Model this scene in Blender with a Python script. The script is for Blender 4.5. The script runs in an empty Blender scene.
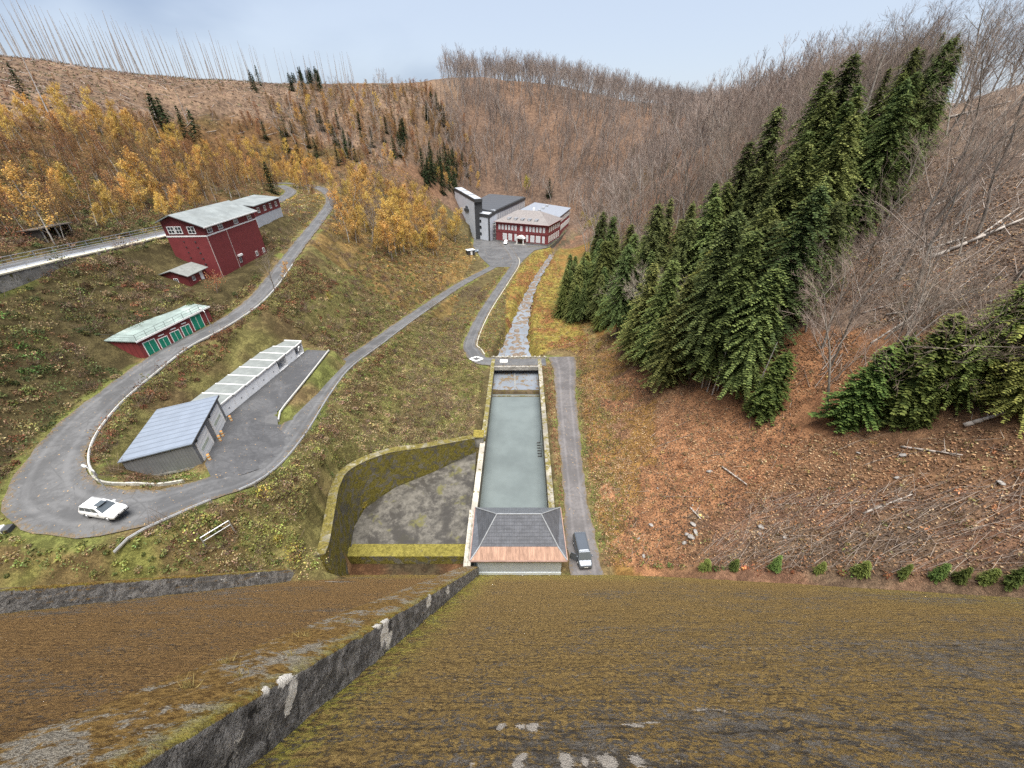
import bpy, math, random
import numpy as np
from mathutils import Vector, Matrix
PI = math.pi
RND = random.Random(11)
rng = np.random.default_rng(11)
S = bpy.context.scene
C = S.collection

# ------------------------------------------------------------------ camera frame (used to survey points of the valley)
FPX, PITCH = 385.0, math.radians(32.4)
cP, sP = math.cos(PITCH), math.sin(PITCH)
def survey(px, py, z):                      # where the sight line through a picture point meets the level z
    u = (px-512)/FPX; v = (384-py)/FPX
    d = (u, cP+v*sP, -sP+v*cP); t = z/d[2]
    return (d[0]*t, d[1]*t, z)
def project(x, y, z):
    w = y*cP-z*sP; v = y*sP+z*cP
    w = np.where(w < .5, .5, w)
    return 512+FPX*x/w, 384-FPX*v/w, FPX/w

# ------------------------------------------------------------------ objects
def tag(o, label=None, cat=None, group=None, kind=None):
    if label: o['label'] = label
    if cat: o['category'] = cat
    if group: o['group'] = group
    if kind: o['kind'] = kind
    return o
def thing(name, label, cat, loc=(0,0,0), rz=0., group=None):
    o = bpy.data.objects.new(name, None); C.objects.link(o)
    o.empty_display_size = .2
    o.location = loc; o.rotation_euler = (0,0,rz)
    return tag(o, label, cat, group)
def copy_tree(o, parent=None):
    c = o.copy(); C.objects.link(c)
    if parent is not None: c.parent = parent
    for ch in o.children: copy_tree(ch, c)
    return c
class MB:
    """collects faces for ONE mesh"""
    def __init__(s): s.v=[]; s.f=[]; s.m=[]; s.mi=0
    def add(s, vs, fs):
        b=len(s.v); s.v += [tuple(p) for p in vs]
        for f in fs: s.f.append(tuple(b+i for i in f)); s.m.append(s.mi)
        return s
    def box(s, x0,x1,y0,y1,z0,z1):
        return s.add([(x0,y0,z0),(x1,y0,z0),(x1,y1,z0),(x0,y1,z0),(x0,y0,z1),(x1,y0,z1),(x1,y1,z1),(x0,y1,z1)],
              [(0,3,2,1),(4,5,6,7),(0,1,5,4),(1,2,6,5),(2,3,7,6),(3,0,4,7)])
    def hexa(s, a, b):                      # a: 4 bottom points, b: 4 top points (ccw from above)
        return s.add(list(a)+list(b), [(3,2,1,0),(4,5,6,7),(0,1,5,4),(1,2,6,5),(2,3,7,6),(3,0,4,7)])
    def prism(s, poly, z0, z1):
        n=len(poly)
        z0s = z0 if hasattr(z0,'__len__') else [z0]*n
        z1s = z1 if hasattr(z1,'__len__') else [z1]*n
        vs=[(p[0],p[1],z0s[i]) for i,p in enumerate(poly)]+[(p[0],p[1],z1s[i]) for i,p in enumerate(poly)]
        fs=[tuple(reversed(range(n))), tuple(range(n,2*n))]+[(i,(i+1)%n,n+(i+1)%n,n+i) for i in range(n)]
        return s.add(vs,fs)
    def tube(s, p0, p1, r0, r1=None, n=8, cap=True):
        r1 = r0 if r1 is None else r1
        p0=Vector(p0); p1=Vector(p1); d=(p1-p0).normalized()
        a=d.orthogonal().normalized(); b=d.cross(a)
        vs=[]
        for p,r in ((p0,r0),(p1,r1)):
            for i in range(n):
                t=2*PI*i/n; vs.append(p+a*(r*math.cos(t))+b*(r*math.sin(t)))
        fs=[(i,(i+1)%n,n+(i+1)%n,n+i) for i in range(n)]
        if cap: fs += [tuple(reversed(range(n))), tuple(range(n,2*n))]
        return s.add(vs,fs)
    def path(s, pts, r, n=6):
        for a,b in zip(pts[:-1],pts[1:]): s.tube(a,b,r,r,n)
        return s
    def ribbon(s, pts, wid, h):             # a wall/strip along a polyline, pts at its top centre
        pts=[Vector(p) for p in pts]; L=[];Rr=[]
        for i,p in enumerate(pts):
            d=(pts[min(i+1,len(pts)-1)]-pts[max(i-1,0)]); d.z=0; d.normalize()
            nrm=Vector((-d.y,d.x,0)); w=wid/2
            L.append(p+nrm*w); Rr.append(p-nrm*w)
        n=len(pts); hh=h if hasattr(h,'__len__') else [h]*n
        vs=[]
        for i in range(n):
            dz=Vector((0,0,hh[i])); vs += [L[i],Rr[i],Rr[i]-dz,L[i]-dz]
        fs=[]
        for i in range(n-1):
            a=4*i;b=4*i+4
            fs += [(a,a+1,b+1,b),(a+1,a+2,b+2,b+1),(a+2,a+3,b+3,b+2),(a+3,a,b,b+3)]
        fs += [(3,2,1,0),(4*n-4,4*n-3,4*n-2,4*n-1)]
        return s.add(vs,fs)
    def build(s, name, mats, parent=None, smooth=False, bevel=0, loc=None):
        me=bpy.data.meshes.new(name); me.from_pydata(s.v,[],s.f)
        if not isinstance(mats,(list,tuple)): mats=[mats]
        for m in mats: me.materials.append(m)
        if len(mats)>1: me.polygons.foreach_set('material_index', s.m)
        if smooth: me.polygons.foreach_set('use_smooth',[True]*len(me.polygons))
        me.update()
        o=bpy.data.objects.new(name,me); C.objects.link(o)
        if parent is not None: o.parent=parent
        if loc: o.location=loc
        if bevel:
            b=o.modifiers.new('bevel','BEVEL'); b.width=bevel; b.segments=2; b.limit_method='ANGLE'
        return o
def mesh_np(name, V, Q, mats, midx=None, col=None, smooth=False):
    """mesh from numpy: V (n,3), Q (m,k) all faces with k corners; col (n,3) -> point colour attribute"""
    me=bpy.data.meshes.new(name); V=np.asarray(V,np.float32); Q=np.asarray(Q,np.int32)
    me.vertices.add(len(V)); me.vertices.foreach_set('co',V.ravel())
    k=Q.shape[1]
    me.loops.add(Q.size); me.loops.foreach_set('vertex_index',Q.ravel())
    me.polygons.add(len(Q)); me.polygons.foreach_set('loop_start',np.arange(0,Q.size,k,dtype=np.int32))
    if midx is not None: me.polygons.foreach_set('material_index',np.asarray(midx,np.int32))
    if smooth: me.polygons.foreach_set('use_smooth',np.ones(len(Q),bool))
    for m in (mats if isinstance(mats,(list,tuple)) else [mats]): me.materials.append(m)
    if col is not None:
        a=me.attributes.new('tint','FLOAT_COLOR','POINT')
        a.data.foreach_set('color',np.c_[col,np.ones(len(V))].astype(np.float32).ravel())
    me.update(calc_edges=True); me.validate()
    return me
def link(name, me, parent=None, loc=None):
    o=bpy.data.objects.new(name,me); C.objects.link(o)
    if parent is not None: o.parent=parent
    if loc is not None: o.location=loc
    return o

# ------------------------------------------------------------------ materials
def new_mat(name):
    m=bpy.data.materials.new(name); m.use_nodes=True; nt=m.node_tree
    b=nt.nodes['Principled BSDF']; b.inputs['Specular IOR Level'].default_value=.25
    return m,nt,b
def nd(nt, t, **kw):
    n=nt.nodes.new(t)
    for k,v in kw.items():
        if k in n.inputs: n.inputs[k].default_value=v
        else: setattr(n,k,v)
    return n
def noise(nt, vec, scale, detail=4, rough=.6, dist=0):
    n=nd(nt,'ShaderNodeTexNoise'); n.inputs['Scale'].default_value=scale; n.inputs['Detail'].default_value=detail
    n.inputs['Roughness'].default_value=rough; n.inputs['Distortion'].default_value=dist
    nt.links.new(vec,n.inputs['Vector']); return n.outputs['Fac']
def ramp(nt, fac, lo, hi, a=0., b=1.):
    n=nd(nt,'ShaderNodeMapRange',interpolation_type='SMOOTHSTEP')
    n.inputs['From Min'].default_value=lo; n.inputs['From Max'].default_value=hi
    n.inputs['To Min'].default_value=a; n.inputs['To Max'].default_value=b
    nt.links.new(fac,n.inputs['Value']); return n.outputs['Result']
def mix(nt, fac, a, b, blend='MIX'):
    n=nd(nt,'ShaderNodeMix',data_type='RGBA',blend_type=blend)
    for s,v in ((n.inputs[0],fac),(n.inputs[6],a),(n.inputs[7],b)):
        if isinstance(v,bpy.types.NodeSocket): nt.links.new(v,s)
        elif isinstance(v,(int,float)): s.default_value = v if s==n.inputs[0] else (v,v,v,1)
        else: s.default_value=(*v,1)
    return n.outputs[2]
def math_(nt, op, a, b=0.):
    n=nd(nt,'ShaderNodeMath',operation=op)
    for i,v in enumerate((a,b)):
        if isinstance(v,bpy.types.NodeSocket): nt.links.new(v,n.inputs[i])
        else: n.inputs[i].default_value=v
    return n.outputs[0]
def bump(nt, b, h, strength=.4, dist=.05):
    n=nd(nt,'ShaderNodeBump'); n.inputs['Strength'].default_value=strength; n.inputs['Distance'].default_value=dist
    nt.links.new(h,n.inputs['Height']); nt.links.new(n.outputs['Normal'],b.inputs['Normal'])
def coords(nt, kind='Object'): return nd(nt,'ShaderNodeTexCoord').outputs[kind]
def position(nt): return nd(nt,'ShaderNodeNewGeometry').outputs['Position']

def plain(name, col, rough=.6, var=.18, scale=1.5, metallic=0., spec=.3, bmp=0., dirt=None):
    m,nt,b=new_mat(name); b.inputs['Roughness'].default_value=rough; b.inputs['Metallic'].default_value=metallic
    b.inputs['Specular IOR Level'].default_value=spec
    v=coords(nt); f=noise(nt,v,scale,5,.65); f2=noise(nt,v,scale*9,3,.6)
    c=mix(nt,ramp(nt,f,.3,.7),tuple(x*(1-var) for x in col),tuple(min(1,x*(1+var)) for x in col))
    c=mix(nt,ramp(nt,f2,.35,.75,0,.5),c,tuple(x*(1-var*1.3) for x in col))
    if dirt: c=mix(nt,ramp(nt,noise(nt,v,scale*.7,6,.7),.52,.72),c,dirt)
    nt.links.new(c,b.inputs['Base Color'])
    if bmp: bump(nt,b,f2,.5,bmp)
    return m
def ribbed(name, col, axis, pitch, depth=.25, rough=.55, metallic=0., var=.12, spec=.3):
    """sheet or board cladding: ribs across a local axis"""
    m,nt,b=new_mat(name); b.inputs['Roughness'].default_value=rough; b.inputs['Metallic'].default_value=metallic
    b.inputs['Specular IOR Level'].default_value=spec
    v=coords(nt); sx=nd(nt,'ShaderNodeSeparateXYZ'); nt.links.new(v,sx.inputs[0])
    t=math_(nt,'FRACT',math_(nt,'DIVIDE',sx.outputs[axis],pitch))
    line=ramp(nt,math_(nt,'ABSOLUTE',math_(nt,'SUBTRACT',t,.5)),.36,.5)
    f=noise(nt,v,.8,5,.7)
    c=mix(nt,ramp(nt,f,.3,.7),tuple(x*(1-var) for x in col),tuple(min(1,x*(1+var)) for x in col))
    c=mix(nt,line,c,tuple(x*(1-depth) for x in col))
    nt.links.new(c,b.inputs['Base Color'])
    return m
def tinted(name, rough=.9, var=.3, trans=.0, rand=.0, hue=0.):
    """colour from the tint attribute; small noise; random shift per copy"""
    m,nt,b=new_mat(name); b.inputs['Roughness'].default_value=rough; b.inputs['Specular IOR Level'].default_value=.12
    a=nd(nt,'ShaderNodeAttribute',attribute_name='tint'); c=a.outputs['Color']
    if rand or hue:
        oi=nd(nt,'ShaderNodeObjectInfo'); hs=nd(nt,'ShaderNodeHueSaturation')
        r2=math_(nt,'FRACT',math_(nt,'MULTIPLY',oi.outputs['Random'],7.31))
        nt.links.new(ramp(nt,oi.outputs['Random'],0,1,1-rand,1+rand),hs.inputs['Value'])
        nt.links.new(ramp(nt,r2,0,1,.5-hue,.5+hue),hs.inputs['Hue'])
        nt.links.new(c,hs.inputs['Color']); c=hs.outputs['Color']
    nt.links.new(c,b.inputs['Base Color'])
    if trans:
        tr=nd(nt,'ShaderNodeBsdfTranslucent'); nt.links.new(c,tr.inputs['Color'])
        mx=nd(nt,'ShaderNodeMixShader'); mx.inputs[0].default_value=trans
        nt.links.new(b.outputs[0],mx.inputs[1]); nt.links.new(tr.outputs[0],mx.inputs[2])
        nt.links.new(mx.outputs[0],nt.nodes['Material Output'].inputs['Surface'])
    return m

def asphalt(name, col):
    m,nt,b=new_mat(name); v=position(nt); b.inputs['Roughness'].default_value=.62; b.inputs['Specular IOR Level'].default_value=.35
    a=noise(nt,v,.22,5,.65,.6); f=noise(nt,v,2.2,4,.7); g=noise(nt,v,14,2,.6)
    c=mix(nt,ramp(nt,a,.4,.6),tuple(x*.82 for x in col),tuple(x*1.2 for x in col))
    c=mix(nt,ramp(nt,f,.42,.62,0,.55),c,tuple(x*.72 for x in col))
    at=nd(nt,'ShaderNodeAttribute',attribute_name='tint'); ds=nd(nt,'ShaderNodeSeparateColor'); nt.links.new(at.outputs['Color'],ds.inputs[0])
    tr_=math_(nt,'MULTIPLY',ramp(nt,math_(nt,'ABSOLUTE',math_(nt,'SUBTRACT',ds.outputs[0],.48)),.16,.02),ramp(nt,a,.35,.6,.25,.8))
    c=mix(nt,tr_,c,tuple(x*1.38 for x in col))
    dt=ramp(nt,math_(nt,'ADD',ds.outputs[0],math_(nt,'MULTIPLY',math_(nt,'SUBTRACT',f,.5),1.3)),.80,1.02,0,.75)
    c=mix(nt,dt,c,mix(nt,ramp(nt,g,.4,.6),(.07,.052,.03),(.16,.115,.06)))
    cr=nd(nt,'ShaderNodeTexVoronoi',feature='DISTANCE_TO_EDGE'); cr.inputs['Scale'].default_value=.32; wv=nd(nt,'ShaderNodeMapping'); nt.links.new(v,wv.inputs['Vector']); nt.links.new(wv.outputs[0],cr.inputs['Vector'])
    ck=math_(nt,'MULTIPLY',ramp(nt,math_(nt,'ADD',cr.outputs['Distance'],math_(nt,'MULTIPLY',math_(nt,'SUBTRACT',f,.5),.16)),.022,.006),ramp(nt,a,.45,.6))
    c=mix(nt,math_(nt,'MULTIPLY',ck,.38),c,tuple(x*.4 for x in col))
    lf=noise(nt,v,3.6,1,.5); c=mix(nt,ramp(nt,lf,.735,.76),c,(.30,.2,.1))
    nt.links.new(c,b.inputs['Base Color']); bump(nt,b,g,.3,.01)
    nt.links.new(ramp(nt,a,.3,.7,.5,.75),b.inputs['Roughness'])
    return m
def concrete(name, col=(.3,.29,.27), moss=.4, mosscol=(.16,.13,.025), bare_up=False):
    """weathered concrete with moss, thicker on faces that look up"""
    m,nt,b=new_mat(name); v=position(nt); b.inputs['Roughness'].default_value=.9; b.inputs['Specular IOR Level'].default_value=.15
    a=noise(nt,v,.35,6,.7,.4); f=noise(nt,v,2.5,5,.7); g=noise(nt,v,11,3,.7)
    c=mix(nt,ramp(nt,a,.42,.6),tuple(x*.55 for x in col),col)
    c=mix(nt,ramp(nt,f,.44,.62,0,.65),c,tuple(x*.5 for x in col))
    sx=nd(nt,'ShaderNodeSeparateXYZ'); nt.links.new(nd(nt,'ShaderNodeNewGeometry').outputs['Normal'],sx.inputs[0])
    up=ramp(nt,sx.outputs['Z'],.2,.9,0,.12)
    k=math_(nt,'ADD',noise(nt,v,.8,6,.75,.5),up)
    c=mix(nt,ramp(nt,k,.72-moss*.4,.82-moss*.4),c,mix(nt,ramp(nt,math_(nt,'ADD',math_(nt,'MULTIPLY',f,.5),math_(nt,'MULTIPLY',g,.5)),.43,.57),tuple(x*.38 for x in mosscol),tuple(x*.9 for x in mosscol)))
    nt.links.new(c,b.inputs['Base Color']); bump(nt,b,math_(nt,'ADD',f,g),.7,.06)
    return m
# ------------------------------------------------------------------ value noise on numpy
def vnoise(x, y, seed=0):
    xi=np.floor(x).astype(np.int64); yi=np.floor(y).astype(np.int64); xf=x-xi; yf=y-yi
    def h(a,b):
        n=(a*374761393+b*668265263+seed*982451653)&0x7fffffff
        n=((n^(n>>13))*1274126177)&0x7fffffff
        return ((n^(n>>16))&0xffff)/65535.
    u=xf*xf*(3-2*xf); w=yf*yf*(3-2*yf)
    return (h(xi,yi)*(1-u)+h(xi+1,yi)*u)*(1-w)+(h(xi,yi+1)*(1-u)+h(xi+1,yi+1)*u)*w
def fbm(x,y,sc,seed=0,octv=4):
    t=np.zeros_like(x,dtype=float); a=.5
    for o in range(octv):
        t+=a*vnoise(x/sc,y/sc,seed+o*17); sc/=2.03; a*=.5
    return t/(1-.5**octv)
def smooth(t): t=np.clip(t,0,1); return t*t*(3-2*t)
def inpoly(px,py,poly):
    r=np.zeros(px.shape,bool); n=len(poly); j=n-1
    for i in range(n):
        xi,yi=poly[i]; xj,yj=poly[j]
        c=((yi>py)!=(yj>py)) & (px<(xj-xi)*(py-yi)/((yj-yi) if yj!=yi else 1e-9)+xi)
        r^=c; j=i
    return r
def spline(pts, step=1.0):
    P=[np.array(p,float) for p in pts]; P=[2*P[0]-P[1]]+P+[2*P[-1]-P[-2]]; out=[]
    for i in range(1,len(P)-2):
        a,b,c,d=P[i-1:i+3]; n=max(2,int(np.linalg.norm(c-b)/step))
        for k in range(n):
            t=k/n; out.append(.5*((2*b)+(c-a)*t+(2*a-5*b+4*c-d)*t*t+(3*b-a-3*c+d)*t**3))
    out.append(P[-2]); return np.array(out)

# ------------------------------------------------------------------ roads (surveyed centrelines: x, y, z, half width)
sv=lambda px,py,z,hw: (*survey(px,py,z),hw)
valley_road=spline([(-9.,262,-51,2.2),(-4.,232,-51,2.2),(0.5,205,-51,2.0),(1.2,188,-51,1.9),(-3.5,160,-50.6,1.8),sv(484,312,-50.2,1.7),sv(470,342,-50,1.8),(-11.,96,-50,2.2),(-8.,90.5,-50,2.2),(0,89.7,-50,2.1),(9,89.7,-50,2.1)])
east_road=spline([(13.5,92.5,-50,3.6),(13.6,86,-50,3.0),(12.6,76,-50,2.4),(11.6,62,-50,2.2),(10.6,46,-50,1.9),(10.2,36,-50,2.2),(10.2,29.5,-50,2.3)])
switch_road=spline([(-2,200,-51,2.4),sv(491,268,-51,2.0),sv(470,279,-49.6,2.0),sv(450,291,-47.9,2.0),sv(406,321,-44.1,2.0),sv(373,345,-41.2,2.0),sv(340,369,-38.8,2.0),sv(316,397,-37.4,2.05),sv(285,441,-36.1,2.15),sv(250,474,-34.9,2.3),sv(200,491,-33.6,2.3),sv(150,507,-32.7,2.7),
   sv(103,512,-32,3.0),sv(63,505,-31.8,3.2),sv(47,485,-31.5,3.1),sv(60,450,-31,2.8),sv(93,412,-30.7,2.6),sv(135,378,-30.2,2.4),sv(175,349,-29.7,2.3),sv(212,330,-29.1,2.1),sv(244,310,-28.2,1.95),sv(265,290,-27.1,1.9),sv(284,265,-25.7,1.9),sv(299,245,-24.4,1.9),sv(319,220,-22.4,1.9),sv(331,202,-20.3,2.0),sv(327,192,-19.5,2.4),sv(312,186,-18.9,2.6),(-112,216,-18.4,2.6),(-135,205,-17.5,2.6)])
top_road=spline([(-72,20,-15.9,2.9),(-75.6,40,-16.1,2.9),(-76.6,60,-16.5,2.9),(-76,75,-16.9,2.9),(-75.3,90,-17.2,2.8),(-75,104,-17.6,2.6),(-77,122,-18,2.4),(-83,150,-18.3,2.3),(-93,180,-18.4,2.3),(-110,205,-18.4,2.3)])
yard=[survey(*p) for p in ((226,417,-34.8),(307,350,-35.7),(330,351,-36.1),(303,385,-35.8),(277,412,-35.6),(276,420,-35.7),(302,427,-37.0),(268,467,-35.3),(215,485,-34.2),(206,466,-34.3))]
stream=spline([(.9,92,-53.4,5.6),(1.0,104,-53.6,3.5),(3.1,123,-53.5,2.3),(6.8,149,-53.3,1.4),(12.4,176,-53,1.0),(17.8,198,-53,.9),(24,222,-53,.9),(34,250,-53,2.2),(56,290,-53,2.2)])
footpath=spline([sv(597,352,-49.8,1.0),sv(585,325,-49.8,.9),sv(578,300,-49.8,.8),sv(577,280,-50,.8),sv(578,262,-50,.8)])

# ------------------------------------------------------------------ terrain: thin plate spline through surveyed heights
ctl=[]
def cp(*pts): ctl.extend(pts)
for rd,st in ((valley_road,14),(east_road,14),(switch_road,9),(top_road,14)):
    for p in rd[::st]: cp((p[0],p[1],p[2]))
cp((-8,45,-48.6),(-8,60,-49.5),(-8,75,-49.8),(-15,60,-47),(-24,54,-44.5),(-27.5,46,-40.5),(-27.6,37,-40.),(-27,28,-39.6),(-38,20,-35),(-46,19,-33.6),(-60,18,-31.5),(-20,75,-47),(-16,110,-49),(-14,140,-49.5),(-22,90,-47),
   (-47.5,50,-33.),(-47.5,60,-32.6),(-44.6,70,-34.0),(-44,85,-33.5),(-48,33,-33.6),(-38,90,-38.5),(-42,110,-36.5),(-40,130,-38.5),(-46,150,-34),(-28,150,-45.5),(-20,175,-49.4),
   (-66,28,-28),(-68,40,-25.5),(-70.3,52,-20.5),(-70.5,64,-20.5),(-70,75,-20.5),(-66,60,-24.3),(-63,68,-25.0),(-60,76,-25.2),(-60,85,-24.6),(-60,96,-24.2),(-66,105,-19.6),(-67,120,-19.6),(-64,140,-21),
   (-84,50,-14),(-85,70,-14.5),(-84,90,-15.5),(-86,110,-16),(-110,60,-4),(-112,90,-4),(-110,130,-6),(-112,165,-9),(-150,80,10),(-160,120,12),(-150,170,8),(-140,225,-6),(-203,200,25),(-172,280,28),(-150,250,16),(-215,150,26),(-230,100,27),(-170,50,17),
   (-127,360,33),(-110,310,18),(-95,260,-5),(-75,230,-14),(-75,285,0),(-60,205,-27),(-50,180,-34),(-45,235,-33),(-36,212,-43),(-30,196,-48.5),(-30,265,-42),(-50,300,-20),(-60,350,16),(-80,420,38),(-260,300,32),(-250,400,36),
   (17,33,-49.2),(26,22,-41),(37,14,-29.5),(44,41,-29.),(30,60,-40),(19,75,-49),(17,50,-49),(60,60,-15.5),(75,60,-5),(89,88,7),(110,60,12),(120,95,10),(45,95,-31),(30,95,-44),(24,112,-49.6),(40,125,-40),(60,140,-24),(30,150,-49.6),(95,150,-5),(130,150,6),(82,198,-7),(55,190,-28),(38,205,-50),(30,180,-50.4),
   (150,250,9),(45,240,-50),(62,240,-35),(90,250,-12),(60,300,-48),(80,320,-33),(100,300,-18),(120,345,0),(0,325,-50),(-14,320,-47),(30,330,-46),(20,350,-36),(0,350,-34),(-28,345,-28),(36,430,34),(-28,435,44),(0,390,2),(60,400,14),(90,410,18),(150,400,12),(250,420,13),(200,250,13),(200,120,12),(160,40,24),(120,20,22),(70,10,5),
   (0,530,48),(-150,520,44),(150,520,32),(300,500,25),(300,200,14),(-350,150,30),(-300,50,30),(-30,0,-45),(10,0,-52),(-70,0,-30),(-130,10,2),(8,110,-50.6),(12,140,-50.4),(-3,120,-50.4),(20,215,-51),(0,250,-51),(20,280,-51),(10,300,-51))
ctl=np.array(ctl)
sc_=100.
def tps_fit(p):
    n=len(p); X=p[:,:2]/sc_; d=np.linalg.norm(X[:,None]-X[None],axis=2)
    K=np.where(d>0,d*d*np.log(d+1e-12),0)+np.eye(n)*.0008; Pm=np.c_[np.ones(n),X]
    A=np.block([[K,Pm],[Pm.T,np.zeros((3,3))]]); return np.linalg.solve(A,np.r_[p[:,2],0,0,0])
tw=tps_fit(ctl)
def tps(x,y):
    out=np.empty(x.size); xs=x.ravel()/sc_; ys=y.ravel()/sc_; n=len(ctl)
    for i in range(0,x.size,20000):
        a=xs[i:i+20000];b=ys[i:i+20000]
        d=np.hypot(a[:,None]-ctl[:,0]/sc_,b[:,None]-ctl[:,1]/sc_)
        out[i:i+20000]=np.where(d>0,d*d*np.log(d+1e-12),0)@tw[:n]+tw[n]+tw[n+1]*a+tw[n+2]*b
    return out.reshape(x.shape)
def axis(lo,hi,seg):                        # seg: (a,b,step) fine band; growing outside
    a,b,st=seg; mid=list(np.arange(a,b+1e-6,st)); up=[];v=b;s=st
    while v<hi: s*=1.055; v+=min(s,14); up.append(v)
    dn=[];v=a;s=st
    while v>lo: s*=1.055; v-=min(s,14); dn.append(v)
    return np.array(dn[::-1]+mid+up)
gx=axis(-620,560,(-88,34,.62)); gy=axis(-40,900,(14,112,.62))
GX,GY=np.meshgrid(gx,gy)
GZ=tps(GX,GY)
far=np.hypot(GX,GY)
# beyond the ridges the hills roll away gently
GZ=np.where(GZ>48,48+(GZ-48)*.25,GZ)
GZ+= (fbm(GX,GY,9,3,4)-.5)*1.3*smooth((far-25)/60) + (fbm(GX,GY,2.4,8,3)-.5)*.45 + (fbm(GX,GY,40,5,3)-.5)*5*smooth((far-150)/150)
def road_near(x,y,rd):
    """distance to the centreline, its height and half width there"""
    D=np.full(x.shape,1e9); Zr=np.zeros(x.shape); H=np.zeros(x.shape)
    x0,x1=rd[:,0].min()-25,rd[:,0].max()+25; y0,y1=rd[:,1].min()-25,rd[:,1].max()+25
    m=(x>x0)&(x<x1)&(y>y0)&(y<y1)
    if m.any():
        xa=x[m];ya=y[m];da=np.full(xa.shape,1e9);za=np.zeros(xa.shape);ha=np.zeros(xa.shape)
        for p,q in zip(rd[:-1],rd[1:]):
            dx,dy=q[0]-p[0],q[1]-p[1]; L=dx*dx+dy*dy+1e-9
            t=np.clip(((xa-p[0])*dx+(ya-p[1])*dy)/L,0,1); d=np.hypot(xa-p[0]-t*dx,ya-p[1]-t*dy)
            k=d<da; da[k]=d[k]; za[k]=(p[2]+(q[2]-p[2])*t)[k]; ha[k]=(p[3]+(q[3]-p[3])*t)[k]
        D[m]=da;Zr[m]=za;H[m]=ha
    return D,Zr,H
road_edge=np.full(GX.shape,1e9)
def press(rd, drop=.10, margin=.75, slope=1.2, edge=True):
    global GZ, road_edge
    D,Zr,H=road_near(GX,GY,rd)
    bl=np.maximum(1.5,np.abs(GZ-Zr)*slope); w=1-smooth((D-H-margin)/bl)
    GZ=np.where(D<1e8,GZ*(1-w)+(Zr-drop)*w,GZ)
    if edge: road_edge=np.minimum(road_edge,D-H)
def poly_dist(x,y,poly):
    D=np.full(x.shape,1e9)
    for i in range(len(poly)):
        p=poly[i];q=poly[(i+1)%len(poly)]; dx,dy=q[0]-p[0],q[1]-p[1]
        t=np.clip(((x-p[0])*dx+(y-p[1])*dy)/(dx*dx+dy*dy+1e-9),0,1); D=np.minimum(D,np.hypot(x-p[0]-t*dx,y-p[1]-t*dy))
    return np.where(inpoly(x,y,[(p[0],p[1]) for p in poly]),-D,D)
def plane_fit(poly):
    A=np.array([(p[0],p[1],1) for p in poly]); z=np.array([p[2] for p in poly]); return np.linalg.lstsq(A,z,rcond=None)[0]
def dense(poly,st=1.5):
    out=[]
    for p,q in zip(poly,poly[1:]+poly[:1]):
        n=max(1,int(math.hypot(q[0]-p[0],q[1]-p[1])/st))
        for k in range(n): t=k/n; out.append(tuple(p[i]+(q[i]-p[i])*t for i in range(3)))
    return np.array(out)
def surf(poly):                             # smooth surface through the edge of a paved area
    e=dense(poly)
    def f(x,y):
        d=(x[...,None]-e[:,0])**2+(y[...,None]-e[:,1])**2+.05; w=d**-1.6; return (w*e[:,2]).sum(-1)/w.sum(-1)
    return f
def pad(poly, drop=.10, margin=.7, blend=2.2, edge=True):
    global GZ, road_edge
    D=poly_dist(GX,GY,poly); m=D<30; Zp=GZ.copy(); Zp[m]=surf(poly)(GX[m],GY[m])-drop
    w=1-smooth((D-margin)/blend); m=D<30; GZ=np.where(m,GZ*(1-w)+Zp*w,GZ)
    if edge: road_edge=np.minimum(road_edge,D)
# the bank behind the curved basin wall stays below its coping and then climbs
bwl=spline([(-22.7,27.6,-41.4),(-23.1,29.7,-41.8),(-24.2,34.3,-41.7),(-25.1,38.6,-41.6),(-24.6,42.4,-41.8),(-20.7,47.1,-43.0),(-14.3,51.1,-45.0),(-7.4,56.3,-47.6)],.7)
DW,ZW,_=road_near(GX,GY,np.c_[bwl,np.full(len(bwl),.6)])
GZ=np.where(DW<7,np.minimum(GZ,ZW-.45+1.5*np.maximum(0,DW-1.2)),GZ)
def on_road(p,rd,dz=0.):
    D_,Z_,_=road_near(np.array([p[0]]),np.array([p[1]]),rd); return (p[0],p[1],float(Z_[0])+dz)
yard=[p if i<5 else on_road(p,switch_road,-.05) for i,p in enumerate(yard)]
press(top_road); 
pad([(-46.,32,-34.7),(-37.5,35,-34.7),(-42.,46,-35),(-49.5,43,-34.6)],edge=False)
pad([(-47.6,45.5,-34.8),(-42.3,45.5,-34.8),(-41,69,-35.7),(-46.8,69,-35.7)],edge=False,blend=1.8)
press(switch_road,margin=1.25); pad(yard,blend=1.8)
plaza=[(-22,226,-51),(-16,201,-51),(-10,184,-51),(2.8,184,-51),(6,197,-51),(12,216,-51),(21,224,-51),(16,232,-51),(-9,243,-51),(-14,262,-51),(-24,258,-51)]
press(valley_road); press(east_road); pad(plaza)
pad([(-62.5,80,-24.6),(-60,80,-24.6),(-61,104,-24.4),(-64,104,-24.4)],edge=False,drop=0)
press(stream,drop=.0,margin=.2,slope=.7,edge=False)
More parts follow.
